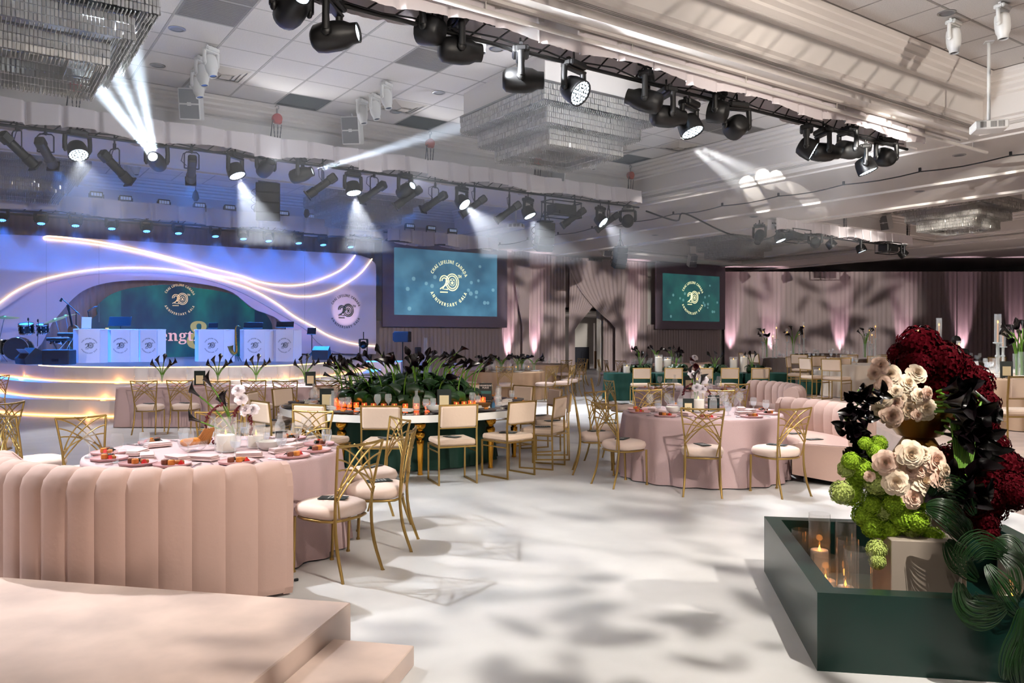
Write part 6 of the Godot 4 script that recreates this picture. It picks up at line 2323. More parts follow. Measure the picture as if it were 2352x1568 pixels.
	scatter_glasses(c, [["wine", -0.62, 0.05], ["goblet", -0.55, -0.12], ["wine", -0.48, 0.12], ["goblet", -0.3, 0.3], ["wine", -0.18, 0.45], ["goblet", -0.24, 0.1], ["wine", 0.44, -0.1], ["goblet", 0.34, 0.15], ["wine", 0.55, 0.3], ["goblet", 0.6, -0.05], ["goblet", 0.7, 0.15], ["goblet", 0.1, -0.52], ["wine", 0.4, 0.42]], 0.762, w)
	hurricane(cam(c.x - 0.05, c.y - 0.05, 0.762), 0.26, 0.15, "ribbed glass candle holder on the right pink round table", true, 1.25)
	bottle(cam(c.x - 0.26, c.y + 0.02, 0.762), 0, "clear water bottle left of the candle on the right round table", false)
	bottle(cam(c.x + 0.12, c.y - 0.1, 0.762), 0, "clear water bottle right of the candle on the right round table", false)
	bottle(cam(c.x + 0.3, c.y + 0.3, 0.762), 0, "clear water bottle behind the sign on the right round table", false)
	sign_stand(cam(c.x - 0.24, c.y - 0.15, 0.762), facing(-0.1, -1), "42", "dark table number sign reading 42 on the right round table")
	sign_stand(cam(c.x + 0.25, c.y - 0.05, 0.762), facing(0, -1), "PARAMOUNT PLACE", "dark green lettered sign on the right round table", 1.1)
	single("dip_bowl", MS.bowl, M.plate_white, "white bowl beside the table number sign on the right round table", "bowl", cam(c.x - 0.36, c.y - 0.1, 0.762))
	t = thing("table_flowers", "burgundy and white flowers behind the candle on the right round table", "flower arrangement", cam(c.x - 0.03, c.y + 0.18, 0.762), deg_to_rad(-34.9))
	part(t, "vase", MS.vase, M.glass)
	for q in [[-0.05, 0.42, 0.0], [0.06, 0.34, 0.02], [-0.02, 0.36, 0.05]]:
		calla(t, Vector3(0, 0.1, 0), Vector3(q[0], q[1], q[2]), Vector3(q[0] * 0.4, q[1] * 0.7, q[2] * 0.5), 0.4, 1.2)
	amaranth(t, [Vector3(-0.06, 0.34, 0.04), Vector3(-0.15, 0.27, 0.06), Vector3(-0.17, 0.2, 0.08)])
	amaranth(t, [Vector3(0.1, 0.3, 0.03), Vector3(0.17, 0.22, 0.05), Vector3(0.16, 0.08, 0.06)])
	k = 5
	for q in [[0.0, 0.29, 0.06], [0.07, 0.27, 0.05], [-0.04, 0.45, 0.0], [0.1, 0.38, 0.0]]:
		ruffle_flower(t, Vector3(q[0], q[1], q[2]), 0.05, "anemone", k)
		k += 1
	# ---- table behind it
	c = Vector2(3.2, 14.2)
	w = "middle pink round table"
	round_table(c, 0.97, 0.0, "cloth_pink", "pale pink cloth on the round table behind the right one", 3)
	channel_sofa("pink channel-back sofa end behind the right round table", c, 1.95, 1.1, -38.0, 38.0, 11)
	seat_ring("lattice", c, 1.3, [[-165, "left front"], [-120, "front left"], [-75, "front right"], [172, "left back", 1.5]], w)
	k = 0
	for q in [-100, -60, -150, 170, 20]:
		place(c, q, 0.97, 0.762, w, "pink", k < 2, "%s place going round" % nth(k))
		k += 1
	scatter_glasses(c, [["wine", -0.5, 0.1], ["goblet", -0.45, -0.05], ["wine", 0.35, 0.1], ["goblet", 0.45, -0.1], ["wine", 0.55, 0.15], ["goblet", 0.3, -0.25]], 0.762, w)
	bottle(cam(c.x - 0.28, c.y, 0.762), 0, "clear water bottle on the middle pink round table", false)
	sign_stand(cam(c.x - 0.08, c.y - 0.2, 0.762), facing(0, -1), "", "dark framed table number on the middle pink round table", 1.3)
	hurricane(cam(c.x + 0.12, c.y, 0.762), 0.3, 0.15, "ribbed candle holder on the middle pink round table", true, 1.2)
	t = thing("table_flowers", "pale and burgundy flowers on the middle pink round table", "flower arrangement", cam(c.x + 0.12, c.y + 0.16, 0.762), 0)
	part(t, "vase", MS.vase, M.glass, X(Vector3.ZERO, 0, 1.3))
	for e in 6:
		ruffle_flower(t, Vector3(0.06 * cos(e * 1.1), 0.3 + 0.05 * e, 0.06 * sin(e * 1.1)), 0.05, "anemone" if e % 2 else "amaranth", e)
	# ---- head table before the stage
	w = "long pink table before the stage"
	t = thing("banquet_table", "long table hidden under the pink satin cloth", "table", at(585, 15.2), facing(0, -1))
	var g := Geo.new()
	g.box(Vector3(0, 0.72, 0), Vector3(4.7, 0.04, 0.85))
	part(t, "tabletop", g.mesh(), M.wood)
	for s in [-1, 1]:
		g = Geo.new()
		g.box(Vector3(s * 2.1, 0.35, 0), Vector3(0.06, 0.7, 0.6))
		part(t, "trestle", g.mesh(), M.charcoal)
	g = Geo.new()
	box_cloth(g, 4.85, 0.76, 0.95)
	single("tablecloth", g.mesh(), M.cloth_pink, "pink satin cloth on the long table before the stage", "tablecloth", at(585, 15.2), facing(0, -1))
	k = 0
	for px in [343, 425, 512, 595, 668, 765]:
		var p := at(px, 13.9 + 0.15 * (k % 2))
		chair("lattice", p, facing(0.05 * (k - 2), 1), "gold lattice-back chair at the %s, %s from the left" % [w, nth(k)], "gold lattice-back chairs at the " + w)
		if k < 3:
			card(p + Vector3(0, 0.5165, 0), 0.4, "booklet on the %s chair at the %s" % [nth(k), w])
		k += 1
	k = 0
	for px in [325, 410, 452, 535, 598, 660, 740]:
		single("dinner_plate", MS.plate, M.plate_pink, "pink plate on the %s, %s from the left" % [w, nth(k)], "plate", at(px, 14.95, 0.762), 0, "plates on the " + w)
		glass("wine" if k % 2 else "goblet", at(px + 22, 15.2, 0.762), "left glass of the %s pair on the %s" % [nth(k), w], "glasses on the " + w)
		glass("goblet", at(px + 30, 15.1, 0.762), "right goblet of the %s pair on the %s" % [nth(k), w], "water goblets on the " + w)
		k += 1
	k = 0
	for px in [325, 438, 540, 651, 752, 800]:
		hurricane(at(px, 15.35, 0.762), 0.36, 0.08, "gold-rimmed ribbed glass cylinder on the long table, %s from the left" % nth(k), k % 2 == 1, 1.9)
		k += 1
	k = 0
	for px in [372, 500, 588, 700, 775]:
		t = thing("calla_vase", "dark calla lilies in a square glass vase on the long table, %s from the left" % nth(k), "flower vase", at(px, 15.3, 0.762), facing(0, -1), "calla vases on the long table")
		taken.append([t.position, 0.07])
		part(t, "vase", MS.vase, M.glass)
		for e in 5:
			calla(t, Vector3(0, 0.05, 0), Vector3((e - 1.5) * 0.07, 0.33 + 0.05 * (e % 3), 0.04 * (e % 2)), Vector3(0, 0.25, 0), e, 1.5)
		k += 1
	sign_stand(at(465, 15.1, 0.762), facing(0, -1), "", "dark sign standing on the long table before the stage", 1.6)
	sign_stand(at(707, 15.1, 0.762), facing(0, -1), "", "dark sign on the right half of the long table", 1.5)
	for px in [612, 640]:
		bottle(at(px, 15.2, 0.762), 0, "clear bottle on the long table, %s one" % ("left" if px == 612 else "right"), false)
	green_table()
	back_tables()
func green_table() -> void:
	# ---- large table with the planted centre
	var c := Vector2(-1.42, 11.05)
	var w := "plant-topped round table"
	var r := 1.75
	var pos := cam(c.x, c.y)
	var t := thing("feast_table", "large round table with mirror top, white edge and gold turned legs", "table", pos, deg_to_rad(-34.9))
	var g := Geo.new()
	g.lathe([[r - 0.015, 0.752], [0.0, 0.752]], 72)
	part(t, "mirror_top", g.mesh(), M.mirror_top, X(Vector3(0, 0.004, 0)))
	g = Geo.new()
	g.lathe([[r - 0.08, 0.665], [r, 0.665], [r, 0.665], [r, 0.752], [r, 0.752], [r - 0.08, 0.754]], 72)
	part(t, "edge_band", g.mesh(), M.table_edge)
	g = Geo.new()
	g.lathe([[0.03, 0.0], [0.035, 0.01], [0.028, 0.03], [0.032, 0.1], [0.045, 0.36], [0.05, 0.42], [0.03, 0.43], [0.03, 0.44], [0.055, 0.46], [0.062, 0.49], [0.055, 0.52], [0.035, 0.535], [0.035, 0.55], [0.066, 0.575], [0.075, 0.61], [0.066, 0.645], [0.04, 0.66], [0.04, 0.675]], 16)
	var lm := g.mesh()
	for k in 9:
		var a := TAU * k / 9 - 1.36
		part(t, "turned_leg", lm, M.gold_bright, X(Vector3(1.45 * cos(a), 0, -1.45 * sin(a))))
	g = Geo.new()
	g.grid(cloth_rows(1.12, 0.67, 26, 0.05, 8), true, true)
	part(t, "green_skirt", g.mesh(), M.cloth_green, Transform3D(), "dark green velvet skirt round the table centre")
	var l := []
	for k in 16:
		var a := -91.0 + 22.5 * k
		var nm := "front middle"
		if k > 0 and k < 8:
			nm = "%s right of front middle" % nth(k - 1)
		elif k == 8:
			nm = "opposite the front middle"
		elif k > 8:
			nm = "%s left of front middle" % nth(15 - k)
		l.append([a, nm])
	seat_ring("square", c, 1.98, l, w)
	var k := 0
	for q in l:
		place(c, q[0], r, 0.762, w, "grey", false, q[1])
		k += 1
	ring_glasses(c, 1.35, 13, 0.762, w, 0.15)
	for q in [[0.15, -1.3, "front right"], [-0.75, -1.12, "front left"], [1.3, -0.55, "right"], [-1.35, 0.3, "left"], [1.05, 0.8, "far right"]]:
		bottle(cam(c.x + q[0], c.y + q[1], 0.762), 0, "clear water bottle at the %s of the large plant-topped table" % q[2], false)
	for q in [[-0.95, -0.85, "", "dark framed number at the left of the large plant-topped table"], [1.15, 0.5, "PARAMOUNT PLACE", "dark lettered sign at the right of the large plant-topped table"], [0.62, -1.12, "", "cream framed number leaning at the front right of the large table"]]:
		sign_stand(cam(c.x + q[0], c.y + q[1], 0.762), facing(0, -1), q[2], q[3], 1.4)
	single("dip_bowl", MS.bowl, M.plate_white, "white bowl at the front of the large plant-topped table", "bowl", cam(c.x + 0.45, c.y - 1.25, 0.762))
	single("dip_bowl", MS.bowl, M.plate_white, "second white bowl at the front of the large plant-topped table", "bowl", cam(c.x + 0.62, c.y - 1.25, 0.762))
	single("bread_basket", MS.bowl, M.wood, "brown basket on the right of the large plant-topped table", "basket", cam(c.x + 1.05, c.y - 0.85, 0.762))
	for e in 46:
		var a := TAU * e / 46
		t = thing("votive_candle", "small amber votive candle ringing the plants, %s anticlockwise from the right" % nth(e), "candle", cam(c.x + 1.02 * cos(a), c.y + 1.02 * sin(a), 0.76), 0, "votive candles round the plants")
		part(t, "cup", MS.votive_cup, M.votive_glass)
		part(t, "wax", MS.votive_wax, M.ember)
		part(t, "flame", MS.flame, M.flame, X(Vector3(0, 0.04, 0), 0, 0.7))
		if e % 6 == 0:
			omni(t, Vector3(0, 0.1, 0), 0.006, Color(1.0, 0.5, 0.2), 0.03)
	t = thing("planted_centrepiece", "big mound of folded green leaves and black calla lilies on the round table", "flower arrangement", cam(c.x, c.y, 0.762), deg_to_rad(-34.9))
	var rr := RandomNumberGenerator.new()
	rr.seed = 77
	g = Geo.new()
	g.lathe([[0.9, 0.0], [0.9, 0.08], [0.75, 0.16], [0.4, 0.22], [0.0, 0.24]], 30)
	part(t, "moss_bed", g.mesh(), M.leaf_dark)
	for q in [[40, 0.76, 0.02, 0.92], [34, 0.58, 0.11, 0.92], [24, 0.36, 0.19, 0.9], [12, 0.14, 0.24, 0.9]]:
		for e in q[0]:
			var a: float = TAU * e / q[0] + rr.randf_range(-0.1, 0.1)
			var s: float = q[3] * rr.randf_range(0.85, 1.2)
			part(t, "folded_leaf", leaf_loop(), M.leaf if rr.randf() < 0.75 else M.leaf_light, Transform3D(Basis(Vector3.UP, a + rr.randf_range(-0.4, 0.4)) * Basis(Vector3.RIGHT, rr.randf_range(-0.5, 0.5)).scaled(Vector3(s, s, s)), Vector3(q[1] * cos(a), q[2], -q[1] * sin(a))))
	for e in 90:
		var a := rr.randf() * TAU
		var ra := 0.88 * sqrt(rr.randf())
		part(t, "blade_leaf", blade_leaf(), M.leaf_light if e % 3 == 0 else M.leaf, Transform3D(Basis(Vector3.UP, rr.randf() * TAU) * Basis(Vector3(0, 0, 1), rr.randf_range(0.1, 0.7)), Vector3(ra * cos(a), 0.16 + 0.12 * (0.9 - ra), -ra * sin(a))))
	for e in 66:
		var a := rr.randf() * TAU
		var ra := 0.95 * sqrt(rr.randf())
		var b := Vector3(ra * cos(a), 0.15, -ra * sin(a))
		var hh := rr.randf_range(0.32, 0.5) - 0.12 * ra + (0.12 if e % 9 == 0 else 0.0)
		var o := Vector3(cos(a) * 0.14, 0, -sin(a) * 0.14) + Vector3(rr.randf_range(-0.08, 0.08), 0, rr.randf_range(-0.08, 0.08))
		calla(t, b, b + Vector3(0, hh, 0) + o, b + Vector3(0, hh * 0.8, 0), rr.randf() * TAU, rr.randf_range(1.2, 1.7))
func tall_candle(p: Vector3, h: float, label: String) -> void:
	# crystal stand, clear chimney and taper
	var t := thing("crystal_candlestick", label, "candlestick", settle(p, 0.07), 0, "tall crystal candlesticks")
	var g := Geo.new()
	g.lathe([[0.0, 0.0], [0.06, 0.0], [0.06, 0.02], [0.025, 0.03], [0.025, h * 0.3], [0.04, h * 0.31], [0.04, h * 0.34], [0.025, h * 0.35], [0.025, h * 0.52], [0.07, h * 0.53], [0.07, h * 0.55], [0.0, h * 0.55]], 10)
	part(t, "crystal_stem", g.mesh(), M.glass_thick)
	g = Geo.new()
	g.lathe([[0.05, h * 0.55], [0.05, h]], 14)
	part(t, "glass_chimney", g.mesh(), M.glass)
	g = Geo.new()
	g.lathe([[0.014, h * 0.55], [0.011, h * 0.85], [0.0, h * 0.855]], 8)
	part(t, "taper", g.mesh(), M.taper)
	part(t, "flame", MS.flame, M.flame, X(Vector3(0, h * 0.85, 0), 0, 1.2))
func calla_vase(p: Vector3, h: float, n: int, label: String, sd: int) -> void:
	var t := thing("calla_vase", label, "flower vase", settle(p, 0.1), 0, "tall vases of dark calla lilies")
	part(t, "vase", MS.vase, M.glass, Transform3D(Basis().scaled(Vector3(1.2, h / 0.2 * 0.55, 1.2)), Vector3.ZERO))
	var r := RandomNumberGenerator.new()
	r.seed = sd
	for e in n:
		var a := r.randf() * TAU
		calla(t, Vector3(0.02 * cos(a), 0.03, 0.02 * sin(a)), Vector3(0.16 * cos(a), h * r.randf_range(0.8, 1.05), 0.16 * sin(a)), Vector3(0.0, h * 0.8, 0), r.randf() * TAU, 1.6)
func back_tables() -> void:
	# champagne table right of the large one
	var c := Vector2(-0.13, 22.0)
	var w := "champagne table left of the entrance"
	round_table(c, 1.05, 0.0, "cloth_champagne", "champagne satin cloth on the round table left of the entrance", 4)
	seat_ring("lattice", c, 1.38, [[-140, "front left"], [-92, "front middle"], [-48, "front right", 1.5], [-20, "right", 1.6], [175, "left"], [20, "far right", 1.9], [40, "outermost right", 2.6]], w, 0.0, false)
	for k in 6:
		place(c, -150 + 40 * k, 1.05, 0.762, w, "white", false, "%s place going round" % nth(k), true)
	ring_glasses(c, 0.6, 8, 0.762, w, 0.1)
	for k in 7:
		var a := TAU * k / 7
		calla_vase(cam(c.x + 0.5 * cos(a) * 1.3, c.y + 0.35 * sin(a), 0.762), 0.34, 5, "low dark calla cluster on the %s, %s" % [w, nth(k)], k)
	for k in 5:
		hurricane(cam(c.x - 0.6 + 0.3 * k, c.y + 0.25, 0.762), 0.26, 0.08, "lit ribbed candle on the %s, %s from the left" % [w, nth(k)], true, 1.2)
	c = Vector2(1.0, 28.0)
	w = "dim table before the entrance"
	round_table(c, 1.0, 0.0, "cloth_champagne", "dim champagne cloth on the table before the entrance", 5)
	seat_ring("lattice", c, 1.4, [[-150, "front left"], [-60, "front right"], [0, "right"], [30, "far right", 1.5]], w, 0.0, false)
	ring_glasses(c, 0.6, 6, 0.762, w)
	c = Vector2(4.9, 27.0)
	w = "dark glittering table right of the entrance"
	round_table(c, 1.15, 0.0, "cloth_brown", "dark cloth on the glass-covered table right of the entrance", 6)
	seat_ring("lattice", c, 1.5, [[-170, "left"], [-140, "front left"], [-90, "front"], [165, "far left", 1.7]], w, 0.0, false)
	ring_glasses(c, 0.8, 12, 0.762, w)
	ring_glasses(c, 0.45, 8, 0.762, "middle of the dark glittering table", 0.3)
	for k in 4:
		calla_vase(cam(c.x - 0.4 + 0.4 * k, c.y - 0.1, 0.762), 0.5, 5, "dark calla cluster on the %s, %s from the left" % [w, nth(k)], 20 + k)
	# teal table row with cream chairs
	w = "teal table row"
	var g: Geo
	var k := 0
	for q in [[1.0, 2.85, 1.2], [1.0, 4.7, 2.3], [1.0, 6.6, 1.3]]:
		g = Geo.new()
		box_cloth(g, q[2], 0.72, 0.9)
		single("tablecloth", g.mesh(), M.cloth_teal, "teal velvet cloth on the %s table of the teal row" % nth(k), "tablecloth", cam(q[1] + 0.3, 21.6), facing(0, -1))
		k += 1
	k = 0
	for px in [1471, 1543, 1612, 1671, 1740]:
		chair("square", at(px, 20.3), facing(0, 1), "cream square-back gold chair before the %s, %s from the left" % [w, nth(k)], "cream square-back gold chairs before the " + w)
		k += 1
	k = 0
	for px in [1470, 1552, 1642, 1728]:
		var t := thing("leaf_bowl", "mound of dark green folded leaves on the %s, %s from the left" % [w, nth(k)], "plant", at(px, 21.5, 0.72), k, "leaf mounds on the " + w)
		for e in 14:
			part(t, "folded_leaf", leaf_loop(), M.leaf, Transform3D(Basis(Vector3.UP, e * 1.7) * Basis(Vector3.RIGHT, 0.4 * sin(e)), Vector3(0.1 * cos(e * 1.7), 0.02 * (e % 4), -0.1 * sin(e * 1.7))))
		for e in 3:
			calla(t, Vector3.ZERO, Vector3(0.12 * (e - 1), 0.42, 0.05), Vector3(0, 0.3, 0), e, 1.5)
		k += 1
	k = 0
	for q in [[1513, 0.42], [1523, 0.36], [1685, 0.36], [1697, 0.42], [1440, 0.18], [1608, 0.16]]:
		hurricane(at(q[0], 21.4, 0.72), q[1] + 0.08, q[1], "glowing pillar candle on the %s, %s from the left" % [w, ["second", "third", "fifth", "sixth", "first", "fourth"][k]], true, 1.6)
		k += 1
	channel_sofa("dim mauve channel-back sofa far behind the teal row", Vector2(5.2, 27.5), 1.7, 1.0, -110.0, -10.0, 14)
	# tables on the riser
	var Y := 0.3
	c = Vector2(9.2, 24.0)
	w = "dark long table on the riser"
	round_table(c, 1.5, Y, "cloth_brown", "dark brown cloth on the wide table on the riser", 7)
	seat_ring("square", c, 2.0, [[-122, "front left"], [-88, "front middle"], [-60, "front right"], [-160, "left"], [150, "far left"]], w, Y, false)
	ring_glasses(c, 1.1, 10, Y + 0.762, w)
	k = 0
	for q in [[1762, 0.75], [1822, 0.8], [1987, 0.8]]:
		calla_vase(at(q[0], 24.0, Y + 0.762), q[1], 7, "tall vase of dark callas on the riser, %s from the left" % nth(k), 40 + k)
		k += 1
	k = 0
	for q in [[1759, 24, 0.9], [1769, 24, 0.75], [1780, 24, 1.05], [1820, 24, 0.9], [1836, 24, 0.8], [1840, 24, 1.1], [1989, 24, 0.95], [1998, 24, 0.8], [2006, 24, 1.1]]:
		tall_candle(at(q[0], q[1], Y + 0.762), q[2], "thin lit crystal candlestick far on the riser, %s from the left" % nth(k))
		k += 1
	c = Vector2(8.4, 18.6)
	w = "ivory table behind the flowers"
	round_table(c, 1.0, Y, "cloth_ivory", "ivory cloth on the round table behind the rose arrangement", 8)
	seat_ring("square", c, 1.45, [[-165, "left back", 1.5], [-140, "left front", 1.55], [150, "far left", 1.6], [110, "across at the left"], [60, "across at the right"]], w, Y, false)
	ring_glasses(c, 0.6, 7, Y + 0.762, w)
	g = Geo.new()
	box_cloth(g, 1.2, 0.45, 0.7)
	single("tablecloth", g.mesh(), M.cloth_teal, "teal velvet cloth on the low table left of the ivory one", "tablecloth", at(1902, 19.5, Y), facing(0, -1))
	hurricane(at(1882, 19.3, Y + 0.45), 0.22, 0.14, "glowing candle on the low teal table", true, 2.2)
	chair("square", at(1928, 18.6, Y), facing(0.3, 1), "cream square-back gold chair before the low teal table", "cream chairs on the riser")
	# right-hand table with the tall glassware
	c = Vector2(8.0, 12.6)
	w = "brown-gold table at the right edge"
	round_table(c, 1.15, Y, "cloth_champagne", "brown-gold cloth on the table at the right picture edge", 9)
	chair("square", at(2338, 9.6, Y), facing(0.1, 1), "cream square-back gold chair cut by the right picture edge", "cream chairs on the riser")
	for e in 7:
		place(c, -150 + 28 * e, 1.15, Y + 0.762, w, "grey", false, "%s place going round" % nth(e), e > 3)
	ring_glasses(c, 0.72, 10, Y + 0.762, w)
	sign_stand(at(2312, 12.0, Y + 0.762), facing(-0.1, -1), "", "black framed number on the table at the right edge", 1.4)
	bottle(at(2272, 12.0, Y + 0.762), 0, "clear bottle on the table at the right edge", false, 1.2)
	tall_candle(at(2292, 12.4, Y + 0.762), 0.98, "largest crystal candlestick at the right edge")
	calla_vase(at(2325, 12.2, Y + 0.762), 0.66, 8, "tall clear vase of callas right of the largest candlestick", 60)
	calla_vase(at(2349, 12.0, Y + 0.762), 0.72, 8, "tall clear vase of callas cut by the right edge", 61)
	k = 0
	for q in [[2109, 15.3, 0.85], [2130, 15.3, 0.75], [2157, 14.9, 0.98], [2101, 15.5, 0.65], [2203, 15.6, 0.55], [2304, 15.4, 0.8]]:
		tall_candle(at(q[0], q[1], Y + 0.762), q[2], "lit crystal candlestick behind the burgundy flowers, %s" % nth(k))
		k += 1
	c = Vector2(11.5, 21.0)
	w = "dark table at the far right"
	round_table(c, 1.3, Y, "cloth_brown", "dark cloth on the table at the far right back", 10)
	seat_ring("square", c, 1.7, [[-120, "front left"], [-85, "front"], [-50, "front right"]], w, Y, false)
	ring_glasses(c, 0.8, 8, Y + 0.762, w)
	c = Vector2(8.75, 15.3)
	w = "small cloth table behind the burgundy flowers"
	round_table(c, 1.2, Y, "cloth_ivory", "pale cloth on the table behind the burgundy flowers", 11)
	ring_glasses(c, 0.5, 5, Y + 0.762, w)
	c = Vector2(12.2, 31.0)
	w = "farthest dim table"
	round_table(c, 1.2, Y, "cloth_brown", "dim cloth on the farthest table before the back drapes", 12)
	ring_glasses(c, 0.8, 8, Y + 0.762, w)
	seated_person(at(2196, 17.9, Y))
func seated_person(p: Vector3) -> void:
	# dark-suited guest sitting with the back to us
	var t := thing("person", "person in a dark suit sitting with back turned behind the flowers", "person", p, facing(0.3, 1))
	var g := Geo.new()
	var joints := [[Vector3(0, 0.55, 0), 0.17, Vector3(0, 0.78, -0.02), 0.15], [Vector3(0, 0.78, -0.02), 0.15, Vector3(0, 1.0, -0.02), 0.17], [Vector3(-0.17, 1.06, -0.02), 0.075, Vector3(0.17, 1.06, -0.02), 0.075], [Vector3(-0.2, 1.04, -0.02), 0.065, Vector3(-0.26, 0.8, 0.02), 0.05], [Vector3(0.2, 1.04, -0.02), 0.065, Vector3(0.26, 0.8, 0.02), 0.05], [Vector3(-0.26, 0.8, 0.02), 0.05, Vector3(-0.18, 0.72, 0.26), 0.036], [Vector3(0.26, 0.8, 0.02), 0.05, Vector3(0.18, 0.72, 0.26), 0.036], [Vector3(-0.09, 0.55, 0.02), 0.1, Vector3(-0.12, 0.55, 0.42), 0.07], [Vector3(0.09, 0.55, 0.02), 0.1, Vector3(0.12, 0.55, 0.42), 0.07], [Vector3(-0.12, 0.55, 0.42), 0.065, Vector3(-0.12, 0.08, 0.45), 0.045], [Vector3(0.12, 0.55, 0.42), 0.065, Vector3(0.12, 0.08, 0.45), 0.045], [Vector3(-0.12, 0.04, 0.42), 0.04, Vector3(-0.12, 0.04, 0.58), 0.035], [Vector3(0.12, 0.04, 0.42), 0.04, Vector3(0.12, 0.04, 0.58), 0.035]]
	blob(g, joints, 0.028, 0.05)
	part(t, "suit", g.mesh(), M.suit)
	g = Geo.new()
	blob(g, [[Vector3(0, 1.08, -0.01), 0.055, Vector3(0, 1.2, 0.0), 0.055], [Vector3(0, 1.24, 0.02), 0.075, Vector3(0, 1.31, 0.01), 0.095], [Vector3(-0.085, 1.26, 0.0), 0.015, Vector3(-0.09, 1.29, -0.005), 0.018], [Vector3(0.085, 1.26, 0.0), 0.015, Vector3(0.09, 1.29, -0.005), 0.018], [Vector3(0, 1.25, 0.1), 0.012, Vector3(0, 1.28, 0.1), 0.01]], 0.018, 0.02)
	part(t, "head", g.mesh(), M.skin)
	g = Geo.new()
	g.ball(Vector3(0, 1.325, -0.012), Vector3(0.102, 0.1, 0.108), 14, 10)
	part(t, "hair", g.mesh(), M.hair)
	for s in [-1, 1]:
		g = Geo.new()
		blob(g, [[Vector3(s * 0.18, 0.72, 0.26), 0.03, Vector3(s * 0.17, 0.71, 0.33), 0.03], [Vector3(s * 0.19, 0.71, 0.33), 0.01, Vector3(s * 0.185, 0.7, 0.41), 0.009], [Vector3(s * 0.17, 0.71, 0.34), 0.01, Vector3(s * 0.165, 0.7, 0.42), 0.009], [Vector3(s * 0.15, 0.71, 0.33), 0.01, Vector3(s * 0.145, 0.7, 0.4), 0.009], [Vector3(s * 0.14, 0.71, 0.29), 0.01, Vector3(s * 0.12, 0.71, 0.34), 0.009]], 0.01, 0.008)
		part(t, "hand", g.mesh(), M.skin)
func blob(g: Geo, bones: Array, cell: float, k: float) -> void:
	# surface nets over a smooth union of tapered capsules
	var lo := Vector3(1e9, 1e9, 1e9)
	var hi := -lo
	for b in bones:
		for e in [[b[0], b[1]], [b[2], b[3]]]:
			lo = lo.min(e[0] - Vector3.ONE * (e[1] + cell * 2))
			hi = hi.max(e[0] + Vector3.ONE * (e[1] + cell * 2))
	var n := Vector3i(((hi - lo) / cell).ceil()) + Vector3i.ONE
	var f := PackedFloat32Array()
	f.resize(n.x * n.y * n.z)
	for z in n.z:
		for y in n.y:
			for x in n.x:
				var p := lo + Vector3(x, y, z) * cell
				var d := 1e9
				for b in bones:
					var ab: Vector3 = b[2] - b[0]
					var t := clampf((p - b[0]).dot(ab) / ab.length_squared(), 0, 1)
					var e: float = p.distance_to(b[0] + ab * t) - lerpf(b[1], b[3], t)
					var h := clampf(0.5 + 0.5 * (d - e) / k, 0, 1)
					d = lerpf(d, e, h) - k * h * (1 - h)
				f[(z * n.y + y) * n.x + x] = d
	var idx := {}
	var vs := PackedVector3Array()
	for z in n.z - 1:
		for y in n.y - 1:
			for x in n.x - 1:
				var s := Vector3.ZERO
				var c := 0
				var vals := []
				for q in 8:
					vals.append(f[((z + (q >> 2)) * n.y + y + ((q >> 1) & 1)) * n.x + x + (q & 1)])
				for e in [[0, 1], [2, 3], [4, 5], [6, 7], [0, 2], [1, 3], [4, 6], [5, 7], [0, 4], [1, 5], [2, 6], [3, 7]]:
					var a: float = vals[e[0]]
					var b: float = vals[e[1]]
					if (a < 0) != (b < 0):
						var t := a / (a - b)
						var pa := Vector3(e[0] & 1, (e[0] >> 1) & 1, e[0] >> 2)
						var pb := Vector3(e[1] & 1, (e[1] >> 1) & 1, e[1] >> 2)
						s += pa.lerp(pb, t)
						c += 1
				if c:
					idx[Vector3i(x, y, z)] = vs.size()
					vs.append(lo + (Vector3(x, y, z) + s / c) * cell)
	var nn := PackedVector3Array()
	nn.resize(vs.size())
	var tris := PackedInt32Array()
	for z in range(1, n.z - 1):
		for y in range(1, n.y - 1):
			for x in range(1, n.x - 1):
				var a := f[(z * n.y + y) * n.x + x]
				for ax in 3:
					var d := Vector3i.ZERO
					d[ax] = 1
					var b := f[((z + d.z) * n.y + y + d.y) * n.x + x + d.x]
					if (a < 0) == (b < 0):
						continue
					var e1 := Vector3i.ZERO
					var e2 := Vector3i.ZERO
					e1[(ax + 1) % 3] = 1
					e2[(ax + 2) % 3] = 1
					var o := Vector3i(x, y, z)
					var q: Array = [idx[o - e1 - e2], idx[o - e2], idx[o], idx[o - e1]]
					var face := (vs[q[1]] - vs[q[0]]).cross(vs[q[2]] - vs[q[0]])
					if a >= 0:
						q.reverse()
						face = -face
					for j in q:
						nn[j] += face
					tris.append_array(PackedInt32Array([q[0], q[2], q[1], q[0], q[3], q[2]]))
	var base := g.v.size()
	for j in vs.size():
		g.vert(vs[j], nn[j])
	for j in tris:
		g.i.append(base + j)

